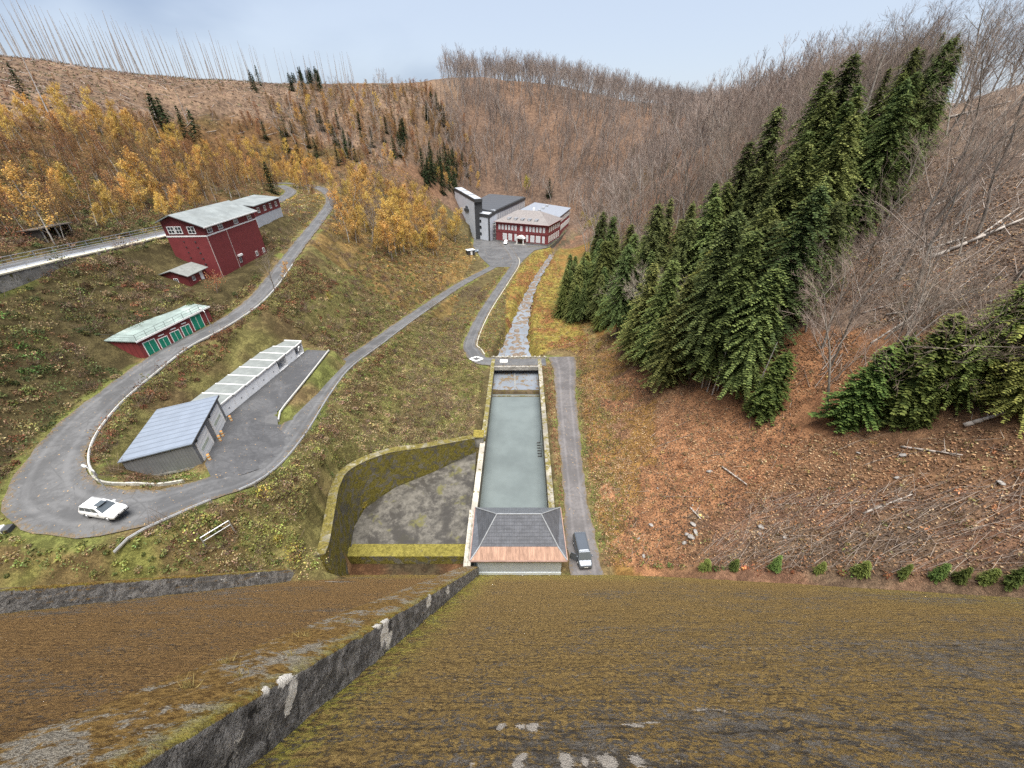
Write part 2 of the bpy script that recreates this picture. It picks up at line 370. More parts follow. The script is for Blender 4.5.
# excavations: stilling basin, channel trench
basin=[(-23.3,33.),(-23.8,35),(-24.5,38.6),(-24.0,42.1),(-20.3,46.5),(-14.0,50.4),(-6.9,55.6),(-6.2,33.)]
def chx(y): return .02*(y-42)
trench=[(-5.9+chx(31),30.5),(6.3+chx(31),30.5),(6.3+chx(88),92.5),(-5.9+chx(88),92.5)]
toe=[(-22.6,26.5),(-6,26.5),(-6,34),(-23.2,34)]
for po,zz in ((basin,-51.3),(toe,-51.6),(trench,-54.6)):
    D=poly_dist(GX,GY,[(p[0],p[1],0) for p in po]); GZ=np.where(D<(.8 if zz==-51.3 else .1),np.minimum(GZ,zz),GZ)
GZ=np.where((DW<1.35)&(GX<-5),np.minimum(GZ,ZW-.35),GZ)
def gi(x,y):
    x=np.asarray(x,float);y=np.asarray(y,float)
    i=np.clip(np.searchsorted(gx,x)-1,0,len(gx)-2); j=np.clip(np.searchsorted(gy,y)-1,0,len(gy)-2)
    return i,j,np.clip((x-gx[i])/(gx[i+1]-gx[i]),0,1),np.clip((y-gy[j])/(gy[j+1]-gy[j]),0,1)
def samp(G,x,y):
    i,j,u,v=gi(x,y); return (G[j,i]*(1-u)+G[j,i+1]*u)*(1-v)+(G[j+1,i]*(1-u)+G[j+1,i+1]*u)*v
def Z(x,y): return samp(GZ,x,y)
def Zf(x,y): return float(samp(GZ,np.array([x]),np.array([y]))[0])
def ground_hit(px,py):                      # first terrain point on a sight line
    u=(px-512)/FPX; v=(384-py)/FPX; d=np.array((u,cP+v*sP,-sP+v*cP)); t=np.linspace(12,700,6000)
    pz=d[2]*t; z=Z(d[0]*t,d[1]*t); k=np.argmax(pz<=z)
    if pz[k]>z[k]: return None
    return float(d[0]*t[k]),float(d[1]*t[k]),float(z[k])

# ground colours by cover (what grows or lies there), as zones surveyed in the picture and kept as a paint on the sheet
PX,PY,PS=project(GX,GY,GZ)
col=np.empty(GX.shape+(3,)); col[:]=(.075,.062,.03)
def cover(mask,c,soft=None): col[mask]=c
n1=fbm(GX,GY,14,21,4); n2=fbm(GX,GY,4,22,3)
RIGHT=GX>(9+.10*np.clip(GY-90,0,400))
def lay(mask,c1,c2,n): 
    t=smooth((n-.35)/.3)[...,None]; col[mask]=(np.array(c1)*(1-t)+np.array(c2)*t)[mask]
lay(RIGHT,(.15,.085,.055),(.10,.07,.05),n1); lay(RIGHT&(PX>790)&(PY<390),(.155,.115,.09),(.11,.085,.07),n1)                               # beech litter on the right slope
lay(RIGHT&(PY>330)&(GY<75),(.225,.116,.062),(.15,.088,.052),n1)
lay(RIGHT&(PY+(n1-.5)*70>505)&(PX+(n2-.5)*90>700),(.165,.095,.062),(.125,.088,.06),n2)
lay(RIGHT&(PX+(n2-.5)*130<628)&(GY<230),(.17,.10,.035),(.11,.09,.03),n2)
farw=(GY>262)&(GX>-45)
lay(farw,(.125,.082,.058),(.09,.064,.050),n1)
left_hill=(GX<-82)|((GX<-45)&(GY>215)); lay(left_hill,(.135,.08,.05),(.095,.062,.04),n1)
cut=left_hill&(PY<165); lay(cut,(.155,.108,.076),(.10,.07,.05),n2*.5+n1*.5)
gold=(GX<-84)&(PY>120)&(GY<260); lay(gold,(.10,.06,.03),(.075,.055,.025),n1)
green=(GX>-56)&(GX<-8)&(GY>20)&(GY<110); lay(green,(.125,.115,.045),(.10,.075,.038),n2)
stream_bank=(GX>-2)&(GX<22)&(GY>95)&(GY<240); lay(stream_bank,(.16,.13,.035),(.14,.07,.03),n2)
lay(((GX>-60)&(GX<-20)&(GY>110)&(GY<215)),(.15,.10,.04),(.10,.075,.03),n2)
near_dam=(GX<-28)&(GY<27); lay(near_dam,(.11,.115,.035),(.10,.075,.035),n2)
island=inpoly(PX,PY,[(276,416),(330,352),(352,352),(300,405)])|inpoly(PX,PY,[(85,430),(110,470),(135,484),(200,470),(190,488),(110,490),(75,470)])
lay(island,(.085,.12,.03),(.10,.075,.03),n2)
vs=(road_edge<1.3)&(road_edge>-3); lay(vs,(.12,.09,.045),(.10,.11,.035),n2)
lay(inpoly(GX,GY,toe),(.10,.055,.03),(.05,.04,.025),n2)
D,_,H=road_near(GX,GY,stream); lay(D-H<.2,(.06,.05,.035),(.10,.08,.05),n2)
D,_,H=road_near(GX,GY,footpath); k=(D-H<.3)&(vnoise(GX*1.5,GY*1.5,4)>.25); lay(k,(.19,.14,.06),(.13,.10,.05),n2)

col=col*1.2
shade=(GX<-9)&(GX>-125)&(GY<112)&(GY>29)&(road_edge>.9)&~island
col[shade]*=.8  # ground under the left scrub darkened: shade between bushes painted into the colour
# ------------------------------------------------------------------ ground sheet
def ground_mat():
    m,nt,b=new_mat('ground_cover'); v=position(nt); b.inputs['Roughness'].default_value=.95; b.inputs['Specular IOR Level'].default_value=.08
    a=nd(nt,'ShaderNodeAttribute',attribute_name='tint').outputs['Color']
    f=noise(nt,v,.55,6,.7,.5); g=noise(nt,v,3.2,4,.7,.3); h=noise(nt,v,9,3,.75)
    c=mix(nt,ramp(nt,f,.42,.6,.0,1.),mix(nt,1.,a,(.62,.6,.6),'MULTIPLY'),mix(nt,1.,a,(1.3,1.28,1.2),'MULTIPLY'))
    c=mix(nt,ramp(nt,g,.44,.62,0,.75),c,mix(nt,1.,a,(.5,.5,.48),'MULTIPLY'))
    c=mix(nt,ramp(nt,h,.55,.66,0,.6),c,mix(nt,1.,a,(2.1,1.9,1.7),'MULTIPLY'))
    nt.links.new(c,b.inputs['Base Color']); bump(nt,b,math_(nt,'ADD',g,h),.8,.18)
    return m
nx,ny=len(gx),len(gy)
idx=np.arange(nx*ny).reshape(ny,nx)
Q=np.stack([idx[:-1,:-1],idx[:-1,1:],idx[1:,1:],idx[1:,:-1]],-1).reshape(-1,4)
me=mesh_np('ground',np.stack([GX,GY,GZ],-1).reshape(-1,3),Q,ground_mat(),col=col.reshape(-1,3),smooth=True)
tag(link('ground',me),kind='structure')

# ------------------------------------------------------------------ road sheets
M_road=asphalt('asphalt',(.085,.086,.088)); M_yard=asphalt('yard_asphalt',(.066,.067,.070)); M_east=asphalt('old_asphalt',(.10,.094,.094))
M_kerb=plain('white_kerb',(.62,.60,.55),.8,.2,2,dirt=(.25,.24,.17)); M_steel=plain('galvanised_steel',(.5,.51,.52),.42,.15,3,metallic=.6)
def road_mesh(name, rd, mat, up=.05, nl=11):
    V=[];F=[];K=[]
    n=len(rd)
    for i,p in enumerate(rd):
        d=rd[min(i+1,n-1)][:2]-rd[max(i-1,0)][:2]; d/=np.linalg.norm(d)+1e-9; nr=np.array((-d[1],d[0]))
        for k in range(nl):
            s=(k/(nl-1)*2-1); jit=(.12*math.sin(i*1.7+k)+.1*math.sin(i*.61)) if k in (0,nl-1) else 0
            q=p[:2]+nr*s*(p[3]+jit); V.append((q[0],q[1],p[2]+up+.05*(1-s*s))); K.append((abs(s),0,0))
    for i in range(n-1):
        for k in range(nl-1):
            a=i*nl+k; F.append((a,a+nl,a+nl+1,a+1))
    return tag(link(name,mesh_np(name,V,F,mat,col=np.array(K,float),smooth=True)),kind='structure')
road_mesh('valley_road',valley_road,M_road,.056); road_mesh('service_road',east_road,M_east,.064); road_mesh('switchback_road',switch_road,M_road,.052); road_mesh('hillside_road',top_road,M_road,.05)
M_path=plain('trodden_path',(.20,.155,.08),.95,.3,1.2,bmp=.03)
def drape(rd,dz=.09): r=rd.copy(); r[:,2]=Z(r[:,0],r[:,1])+dz; return r
import bmesh
def sheet(name, poly, mat, up):
    e=dense(poly,2.); b=bmesh.new(); vs_=[b.verts.new((p[0],p[1],0)) for p in e]; b.faces.new(vs_)
    bmesh.ops.triangulate(b,faces=b.faces[:])
    for _ in range(2): bmesh.ops.subdivide_edges(b,edges=[x for x in b.edges if x.calc_length()>1.6],cuts=1,use_grid_fill=True)
    bmesh.ops.triangulate(b,faces=b.faces[:]); f=surf(poly); xy=np.array([v.co[:2] for v in b.verts]); z=f(xy[:,0],xy[:,1])+up
    for v,q in zip(b.verts,z): v.co.z=q
    bmesh.ops.recalc_face_normals(b,faces=b.faces[:])
    me=bpy.data.meshes.new(name); b.to_mesh(me); b.free(); me.materials.append(mat); return tag(link(name,me),kind='structure')
def ccw(poly):
    a=sum(p[0]*q[1]-q[0]*p[1] for p,q in zip(poly,poly[1:]+poly[:1])); return poly if a>0 else poly[::-1]
sheet('yard_pavement',ccw(yard),M_yard,.044); sheet('plaza_pavement',ccw(plaza),M_road,.044)
# painted lines on the bridge approach and bus of the road edge
M_paint=plain('road_paint',(.72,.72,.70),.7,.12,3,dirt=(.35,.34,.32))
mk=MB()
cx,cy=-9.6,91.2
for a,b_ in (((-1.5,0),(0,1.25)),((0,1.25),(1.5,0)),((1.5,0),(0,-1.25)),((0,-1.25),(-1.5,0))):
    a=Vector((cx+a[0]*1.15,cy+a[1],-49.815)); b_=Vector((cx+b_[0]*1.15,cy+b_[1],-49.815)); d=(b_-a).normalized(); n_=Vector((-d.y,d.x,0))*.26
    mk.add([a+n_,a-n_,b_-n_,b_+n_],[(0,1,2,3)])
o=mk.build('road_marking',M_paint); tag(o,kind='structure')

# ------------------------------------------------------------------ water
def water_mat(name, col, rough=.08, ripple=.25, sc=1.6, leaf=0):
    m,nt,b=new_mat(name); v=position(nt); b.inputs['Roughness'].default_value=rough; b.inputs['Specular IOR Level'].default_value=.5
    f=noise(nt,v,.12,4,.6); c=mix(nt,ramp(nt,f,.3,.7),tuple(x*.85 for x in col),tuple(x*1.15 for x in col))
    if leaf:
        l=noise(nt,v,.55,5,.75,.6); c=mix(nt,ramp(nt,l,.52,.57),c,(.115,.08,.04))
        nt.links.new(ramp(nt,l,.52,.57,rough,.8),b.inputs['Roughness'])
    nt.links.new(c,b.inputs['Base Color']); bump(nt,b,noise(nt,v,sc,3,.6,.4),ripple,.04)
    return m
M_water=water_mat('channel_water',(.115,.135,.132),.05,.14,1.1); M_stream=water_mat('stream_water',(.165,.185,.21),.18,.5,4,leaf=1)
w=MB(); w.add([(-5.7+chx(31),31,-53),(6.1+chx(31),31,-53),(6.1+chx(79),79,-53),(-5.7+chx(79),79,-53)],[(0,1,2,3)])
tag(w.build('water',M_water),kind='structure')
w=MB(); w.add([(-5.7+chx(79),79.6,-52.45),(6.1+chx(79),79.6,-52.45),(6.1+chx(97),97.5,-52.45),(-5.7+chx(97),97.5,-52.45)],[(0,1,2,3)])
tag(w.build('upper_pool_water',M_stream),kind='structure')
st=stream[4:int(len(stream)*.60)].copy(); st[:,2]=-52.62; st[:,3]+=.4
V=[];F=[]
for i,p in enumerate(st):
    d=st[min(i+1,len(st)-1)][:2]-st[max(i-1,0)][:2]; d/=np.linalg.norm(d); nr=np.array((-d[1],d[0]))
    wv=.25*math.sin(i*.5)+.2*math.sin(i*1.3)
    for s_ in (1,-1): q=p[:2]+nr*s_*(p[3]+wv*s_); V.append((q[0],q[1],p[2]))
for i in range(len(st)-1): a=2*i; F.append((a,a+1,a+3,a+2))
tag(link('stream_water',mesh_np('stream_water',V,[f[::-1] for f in F],M_stream)),kind='structure')

# ------------------------------------------------------------------ dam
SL,Z0=.69,-6.1
def dy_(z): return SL*(Z0-z)
def dam_mat(name, chute=False):
    m,nt,b=new_mat(name); v=position(nt); b.inputs['Roughness'].default_value=.95; b.inputs['Specular IOR Level'].default_value=.08
    sx=nd(nt,'ShaderNodeSeparateXYZ'); nt.links.new(v,sx.inputs[0])
    st=nd(nt,'ShaderNodeMapping'); st.inputs['Scale'].default_value=(.5,1,1.15); nt.links.new(v,st.inputs['Vector'])
    big=noise(nt,v,.10,5,.7,.5); streak=noise(nt,st.outputs[0],.8,7,.75,.3); mid=noise(nt,v,1.6,6,.78,.3); fine=noise(nt,v,7,5,.8); grit=noise(nt,v,26,4,.8)
    con=mix(nt,ramp(nt,mid,.4,.6),(.10,.09,.078),(.24,.22,.195))
    con=mix(nt,ramp(nt,grit,.46,.6,0,.8),con,(.06,.054,.048))
    con=mix(nt,ramp(nt,fine,.57,.65,0,.8),con,(.42,.39,.35))
    mo=mix(nt,ramp(nt,fine,.40,.60),(.07,.04,.015),(.24,.145,.045))
    mo=mix(nt,ramp(nt,mid,.42,.62,0,.6),mo,(.15,.088,.028))
    mo=mix(nt,ramp(nt,grit,.52,.64,0,.6),mo,(.06,.04,.016))
    # yellow moss where water keeps the surface damp (attribute: near the walls and the foot)
    damp=nd(nt,'ShaderNodeAttribute',attribute_name='tint'); ds=nd(nt,'ShaderNodeSeparateColor'); nt.links.new(damp.outputs['Color'],ds.inputs[0])
    k=math_(nt,'MULTIPLY',ds.outputs[1],ramp(nt,mid,.42,.56,.1,1.))
    mo=mix(nt,k,mo,mix(nt,ramp(nt,fine,.42,.58),(.085,.072,.013),(.27,.22,.04)))
    cov=math_(nt,'ADD',math_(nt,'ADD',math_(nt,'MULTIPLY',streak,.30),math_(nt,'MULTIPLY',fine,.60)),math_(nt,'MULTIPLY',big,.35))
    cov=math_(nt,'SUBTRACT',cov,ds.outputs[0])
    con=mix(nt,1.,con,(1.3,1.28,1.24),'MULTIPLY'); mo=mix(nt,1.,mo,(1.78,1.80,2.3) if chute else (2.0,2.25,2.65),'MULTIPLY')
    c=mix(nt,ramp(nt,cov,.53,.60),con,mo)
    # casting lifts: faint dark joints
    t=math_(nt,'FRACT',math_(nt,'ADD',math_(nt,'DIVIDE',sx.outputs['Z'],2.05),math_(nt,'MULTIPLY',mid,.03)))
    ln=math_(nt,'MULTIPLY',ramp(nt,t,.93,.99),ramp(nt,streak,.38,.6,1.,.15))
    c=mix(nt,math_(nt,'MULTIPLY',ln,.4),c,(.045,.038,.03))
    t2=math_(nt,'FRACT',math_(nt,'ADD',math_(nt,'DIVIDE',sx.outputs['Z'],.41),math_(nt,'MULTIPLY',mid,.025)))
    c=mix(nt,math_(nt,'MULTIPLY',math_(nt,'MULTIPLY',ramp(nt,t2,.72,.95),ramp(nt,t2,1.,.97)),ramp(nt,mid,.44,.58,.58,.05)),c,(.06,.045,.03))
    li=ramp(nt,math_(nt,'ADD',ds.outputs[2],math_(nt,'MULTIPLY',math_(nt,'SUBTRACT',math_(nt,'ADD',math_(nt,'MULTIPLY',fine,.5),math_(nt,'MULTIPLY',mid,.5)),.5),3.2)),.5,.6)
    li=math_(nt,'MULTIPLY',li,ramp(nt,ds.outputs[2],.05,.2))
    c=mix(nt,li,c,(.66,.60,.52))
    sp=noise(nt,v,3.3,2,.5); c=mix(nt,ramp(nt,sp,.75,.78,0,.8),c,(.42,.40,.34))
    nt.links.new(c,b.inputs['Base Color'])
    bump(nt,b,math_(nt,'ADD',math_(nt,'ADD',math_(nt,'MULTIPLY',fine,1.3),math_(nt,'MULTIPLY',grit,.9)),math_(nt,'ADD',math_(nt,'MULTIPLY',mid,1.2),math_(nt,'MULTIPLY',ramp(nt,cov,.53,.60),.35))),1.,.22)
    return m
M_dam=dam_mat('mossy_dam_concrete'); M_chute=dam_mat('mossy_chute_concrete',True)
dam=thing('dam','huge sloping concrete dam face covered in brown moss in the foreground','dam',(0,0,0))
def spot(X,Zz,lst):
    t=np.zeros(X.shape)
    for x,z,rx,rz,k in lst: t=np.maximum(t,k*np.exp(-((X-x)/rx)**2-((Zz-z)/rz)**2))
    return t
def face_grid(x0f,x1f,xs,zs):
    """grid on the dam plane; x limits may depend on z"""
    U,ZZ=np.meshgrid(xs,zs); A=x0f(ZZ); B=x1f(ZZ); X=A+(B-A)*U
    return X,ZZ
def dam_part(name,x0f,x1f,xs,zs,damp,bare,lime):
    X,ZZ=face_grid(x0f,x1f,xs,zs)
    rough=(fbm(X,ZZ*1.2,1.1,31,3)-.5)*.10+(fbm(X,ZZ,.45,37,3)-.5)*.07
    lift=np.where(np.mod(ZZ,2.05)<.12,-.015,0.)+.012*np.floor(np.mod(ZZ/2.05,2))
    n_=rough+lift; Y=dy_(ZZ)+n_*.823; Z_=ZZ+n_*.568
    idx=np.arange(X.size).reshape(X.shape)
    Q=np.stack([idx[:-1,:-1],idx[1:,:-1],idx[1:,1:],idx[:-1,1:]],-1).reshape(-1,4)
    c=np.stack([bare(X,ZZ),damp(X,ZZ),lime(X,ZZ)],-1).reshape(-1,3); mt=M_chute if 'chute' in name else M_dam
    return link(name,mesh_np(name,np.stack([X,Y,Z_],-1).reshape(-1,3),Q,mt,col=np.clip(c,0,1),smooth=True),dam)
zs=np.concatenate([np.arange(-6.15,-8.4,-.25),np.arange(-8.4,-16,-.085),np.arange(-16,-26,-.16),np.arange(-26,-56,-.4)])
xm=np.concatenate([np.arange(0,.12,.0008),np.arange(.12,.3,.0022),np.arange(.3,1.0001,.008)])
L1=-4.5; TH=2.35; HN=1.07
damp_r=lambda X,Zz: np.clip(.95*np.exp(-((X-L1)/(.6+.028*(-Zz)))**2)+.55*smooth((-Zz-38)/12)+.5*smooth((X-22)/20)*smooth((-Zz-18)/8),0,1)
bare_r=lambda X,Zz: .022+.035*smooth((13+Zz)/4)+.02*smooth((24+Zz)/9)-.05*smooth((-Zz-30)/15)-.12*np.exp(-((X-L1)/1.6)**2)*smooth((-Zz-12)/6)
lime_r=lambda X,Zz: spot(X,Zz,[(-.25,-10.35,.16,.16,1),(.15,-10.32,.1,.1,.8),(.42,-10.4,.15,.2,1),(2.55,-10.45,.3,.1,.9),(3.0,-10.6,.3,.07,.8),(.95,-9.15,.13,.4,1),(1.3,-9.2,.12,.3,.8),(1.7,-9.25,.22,.3,1),(2.2,-9.25,.18,.28,.95),(.1,-9.1,.1,.3,.8),(4.6,-11.2,.7,.12,.6),(5.6,-11.6,.5,.1,.5),(2.9,-9.2,.12,.2,.7),(.2,-9.3,.1,.12,.9),(-.7,-9.1,.08,.35,.6),(8,-16,2.5,.25,.4),(12,-17.5,2,.2,.4),(-1.5,-13,.8,.1,.5)])
dam_part('dam_face',lambda z:L1+0*z,lambda z:120+0*z,xm,zs,damp_r,bare_r,lime_r)
def w2x(z): return np.interp(-z,[6,10,22.3,43.7,50,56],[-33.2,-32.6,-29.9,-25.0,-23.6,-22.2])
xc=np.linspace(0,1,220)
chz=np.concatenate([np.arange(-6.15,-16,-.14),np.arange(-16,-26,-.2),np.arange(-26,-50.4,-.35)])
damp_c=lambda X,Zz: np.clip(.7*np.exp(-((X-w2x(Zz))/(.9+.02*(-Zz)))**2)+.6*smooth((-Zz-42)/7)+.25*np.exp(-((X+6.9)/1.2)**2),0,1)
bare_c=lambda X,Zz: -.14+.20*np.exp(-((X+7.3)/.7)**2)*vnoise(Zz*.6,X*0,3)+.25*np.exp(-((X+19)/3.2)**2-((Zz+41)/2)**2)
lime_c=lambda X,Zz: spot(X,Zz,[(-20,-41.2,2.2,.35,.7),(-18,-40.4,1.5,.3,.6),(-9,-12.5,.6,.25,.3),(-14,-16,1.2,.15,.35)])
dam_part('spillway_chute',lambda z:w2x(z)+.9,lambda z:L1-TH+.15+0*z,xc,chz,damp_c,bare_c,lime_c)
xl=np.linspace(0,1,150)
dam_part('dam_face',lambda z:-120+0*z,lambda z:w2x(z)+.1,xl,zs[::2],lambda X,Zz:.3+0*X,lambda X,Zz:-.16+0*X,lambda X,Zz:0*X)
def guide_mat():
    m,nt,b=new_mat('guide_wall_concrete'); v=position(nt); b.inputs['Roughness'].default_value=.92; b.inputs['Specular IOR Level'].default_value=.1
    g=nd(nt,'ShaderNodeNewGeometry'); sx=nd(nt,'ShaderNodeSeparateXYZ'); nt.links.new(g.outputs['Normal'],sx.inputs[0])
    big=noise(nt,v,.3,5,.7,.4); mid=noise(nt,v,1.8,6,.78,.3); fine=noise(nt,v,7,5,.8); grit=noise(nt,v,24,4,.8)
    side=mix(nt,ramp(nt,mid,.42,.6),(.13,.125,.118),(.31,.30,.285)); side=mix(nt,ramp(nt,grit,.48,.6,0,.85),side,(.035,.033,.031)); side=mix(nt,ramp(nt,noise(nt,v,3.2,3,.6,.8),.63,.66,0,.8),side,(.018,.017,.016))
    side=mix(nt,ramp(nt,math_(nt,'ADD',math_(nt,'MULTIPLY',fine,.6),math_(nt,'MULTIPLY',mid,.4)),.54,.585,0,.6),side,(.38,.36,.33))
    top=mix(nt,ramp(nt,fine,.4,.6),(.09,.052,.018),(.25,.155,.05))
    top=mix(nt,ramp(nt,math_(nt,'ADD',math_(nt,'MULTIPLY',mid,.6),math_(nt,'MULTIPLY',big,.4)),.51,.55,0,.9),top,mix(nt,ramp(nt,grit,.42,.58),(.10,.09,.075),(.36,.33,.27)))
    at=nd(nt,'ShaderNodeAttribute',attribute_name='tint'); ds=nd(nt,'ShaderNodeSeparateColor'); nt.links.new(at.outputs['Color'],ds.inputs[0])
    k=math_(nt,'MULTIPLY',ds.outputs[1],ramp(nt,mid,.4,.56,.1,1.))
    top=mix(nt,k,top,mix(nt,ramp(nt,fine,.42,.58),(.12,.095,.014),(.29,.25,.045)))
    c=mix(nt,ramp(nt,math_(nt,'ADD',sx.outputs['Z'],math_(nt,'MULTIPLY',math_(nt,'SUBTRACT',fine,.5),.5)),.18,.34),side,top)
    li=math_(nt,'MULTIPLY',ramp(nt,math_(nt,'ADD',ds.outputs[2],math_(nt,'MULTIPLY',math_(nt,'SUBTRACT',math_(nt,'ADD',math_(nt,'MULTIPLY',fine,.5),math_(nt,'MULTIPLY',mid,.5)),.5),3.)),.5,.58),ramp(nt,ds.outputs[2],.05,.2))
    c=mix(nt,li,c,(.70,.67,.60))
    nt.links.new(c,b.inputs['Base Color']); bump(nt,b,math_(nt,'ADD',math_(nt,'ADD',fine,math_(nt,'MULTIPLY',grit,.5)),mid),.9,.10)
    return m
M_guide=guide_mat()
def guide_wall(xr, zs_, th, h, limes, damp=None):
    """wall standing on the slope; cross section: right face, rounded top, left face"""
    prof=[(0,-.5)]+[(0,h*k/14) for k in range(0,14)]+[(-.02,h-.03),(-.07,h)]+[(-.07-(th-.14)*k/16,h+.05*math.sin(PI*k/16)) for k in range(1,17)]+[(-th,h-.06),(-th,-.5)]
    n=len(prof); V=[];cl=[]
    for i,z in enumerate(zs_):
        x0=float(xr(z))
        for j,(px_,hh) in enumerate(prof):
            wob=.05*(vnoise(np.array([z*1.3]),np.array([j*.7]),5)[0]-.5)+.04*(vnoise(np.array([z*4.]),np.array([j*1.7]),6)[0]-.5)
            V.append((x0+px_+wob,dy_(z)+(hh+wob)*.823,z+(hh+wob)*.568))
            li=max([k*math.exp(-((z-a)/b)**2-((hh/h-c)/d)**2) for (a,b,c,d,k) in limes]+[0]) if j<17 else 0
            dm=(math.exp(-(px_/.35)**2) if j>13 else (.5 if hh/h>.93 else 0))
            cl.append((0,dm*(.4+.6*vnoise(np.array([z*.4]),np.array([0.]),9)[0]),li))
    F=[(i*n+j,(i+1)*n+j,(i+1)*n+j+1,i*n+j+1) for i in range(len(zs_)-1) for j in range(n-1)]
    last=(len(zs_)-1)*n
    me=mesh_np('spillway_wall',V,F,M_guide,col=np.array(cl),smooth=False)
    return link('spillway_wall',me,dam)
wz=np.concatenate([np.arange(-4.5,-14,-.12),np.arange(-14,-26,-.25),np.arange(-26,-50.3,-.5)])
guide_wall(lambda z:L1,wz,TH,HN,[(-9.95,.15,.6,.33,1.5),(-9.7,.24,.99,.12,1.3),(-9.15,.12,.97,.08,1.),(-8.7,.2,.5,.2,.6),(-15.1,.32,.7,.38,1.5),(-14.4,.35,.98,.12,1.0),(-15.6,.5,.4,.4,.75),(-21.6,.6,.75,.3,1.1),(-27,1.,.6,.4,.8),(-11.3,.25,.4,.3,.5),(-24,.5,.8,.3,.7)])
guide_wall(lambda z:float(w2x(np.array(z)))+.9,wz[:-4],1.0,1.25,[(-37.5,1.2,.8,.2,.5),(-34.5,1.,.6,.2,.5),(-42.5,.5,.5,.5,.7)])
# dam core closes the body behind the faces
k=MB(); k.mi=0
k.add([(-120,dy_(-56)-.35,-56),(120,dy_(-56)-.35,-56),(120,-.35,-6.1),(-120,-.35,-6.1),(-120,-.35,-2.2),(120,-.35,-2.2),(120,-5,-2.2),(-120,-5,-2.2),(-120,-5,-56),(120,-5,-56)],
      [(0,1,2,3),(3,2,5,4),(4,5,6,7),(7,6,9,8),(8,9,1,0),(0,3,4,7,8),(1,9,6,5,2)])
k.build('dam_core',concrete('dam_core_concrete',moss=.2),dam)

# ------------------------------------------------------------------ stilling basin, channel, bridge
M_conc=concrete('concrete_plain',(.34,.33,.30),.15); M_mossy=concrete('concrete_mossy',(.17,.16,.13),.74,(.225,.195,.045)); M_pale=concrete('concrete_pale',(.52,.49,.42),.12)
M_chan=concrete('channel_concrete',(.20,.185,.15),.42,(.14,.12,.025))
bw=thing('retaining_wall','curved mossy basin wall between the bushy bank and the drained basin','retaining wall',(-22,45,-53))
def rel(pts,o): return [(p[0]-o[0],p[1]-o[1],p[2]-o[2]) for p in pts]
wl=spline([(-22.7,27.6,-41.4),(-23.1,29.7,-41.8),(-24.2,34.3,-41.7),(-25.1,38.6,-41.6),(-24.6,42.4,-41.8),(-20.7,47.1,-43.0),(-14.3,51.1,-45.0),(-7.4,56.3,-47.6)],.7)
m=MB(); m.ribbon(rel(wl,(-22,45,-53)),1.15,[p[2]+54.2 for p in wl]); m.build('wall',M_mossy,bw)
m=MB(); m.ribbon(rel([(p[0],p[1],p[2]+.10) for p in wl],(-22,45,-53)),1.22,.10); m.build('coping',concrete('coping_moss',(.27,.25,.18),.5,(.19,.16,.045)),bw)
M_floor=None
def floor_mat():
    m,nt,b=new_mat('wet_basin_floor'); v=position(nt)
    f=noise(nt,v,.26,7,.72,.15); g=noise(nt,v,1.1,5,.7); h=noise(nt,v,6,3,.7)
    c=mix(nt,ramp(nt,g,.3,.7),(.05,.047,.040),(.125,.117,.10)); c=mix(nt,ramp(nt,h,.45,.75,0,.5),c,(.14,.13,.12))
    mo=noise(nt,v,.22,5,.7,.3); c=mix(nt,ramp(nt,mo,.54,.62,0,.8),c,(.10,.095,.03))
    wet=ramp(nt,f,.46,.56,0,.92); c=mix(nt,wet,c,(.04,.037,.033)); nt.links.new(c,b.inputs['Base Color'])
    nt.links.new(ramp(nt,f,.5,.6,.85,.3),b.inputs['Roughness']); bump(nt,b,h,.3,.02); return m
m=MB(); m.add([(p[0],p[1],-50.75) for p in basin],[tuple(range(len(basin)))[::-1]]); tag(m.build('basin_floor',floor_mat()),kind='structure')
sill=thing('concrete_sill','low moss covered concrete sill across the foot of the spillway chute','sill',(-15.2,33.7,-52.4))
m=MB(); m.box(-8.4,8.5,-.75,.75,0,2.6); m.build('sill_beam',M_mossy,sill,bevel=.06)
m=MB(); m.box(-8.4,8.5,.75,1.7,0,1.95); m.build('apron',M_mossy,sill,bevel=.05)
# channel walls
for side in (-1,1):
    nm='low mossy concrete wall along the left side of the water channel' if side<0 else 'low mossy concrete wall along the right side of the water channel beside the service road'
    t=thing('channel_wall',nm,'wall',(0,60,-54.8))
    xi=lambda y:(-5.55+chx(y)) if side<0 else (5.95+chx(y))
    pts=[(xi(y)+side*.42,y-60,0) for y in np.arange(31.,93.,2.)]
    tz=[5.3 if (side<0 and y<58) else 4.95 for y in np.arange(31.,93.,2.)]
    m=MB(); m.ribbon([(p[0],p[1],h_) for p,h_ in zip(pts,tz)],.85,tz); m.build('wall',M_chan,t)
    cp_=[(p[0],p[1],h_+.13) for p,h_ in zip(pts,tz)]
    if side<0:
        m=MB(); m.ribbon(cp_[:14],.95,.13); m.build('coping',M_pale,t)
        m=MB(); m.ribbon(cp_[14:],.95,.13); m.build('coping',concrete('coping_moss_b',(.32,.30,.23),.5,(.22,.19,.06)),t)
    else:
        m=MB(); m.ribbon(cp_,.95,.13); m.build('coping',concrete('coping_moss_c',(.33,.31,.26),.32,(.2,.17,.05)),t)
pl=thing('gate_pillar','squat mossy concrete pillar where the basin wall meets the channel wall','pillar',(-6.3,57.4,-53))
m=MB(); m.box(-.95,.8,-.9,.9,0,5.0); m.build('shaft',M_conc,pl,bevel=.04)
m=MB(); m.box(-1.15,.9,-1.1,1.1,5.0,5.35); m.build('cap',concrete('cap_moss',(.3,.27,.15),.7,(.27,.22,.05)),pl,bevel=.08)
pf=thing('walkway','narrow white concrete walkway beside the hipped roof pump house','walkway',(-6.4,31,-50))
m=MB(); m.box(-.28,.28,-.3,9.6,.55,.8); m.build('beam',M_pale,pf,bevel=.02)
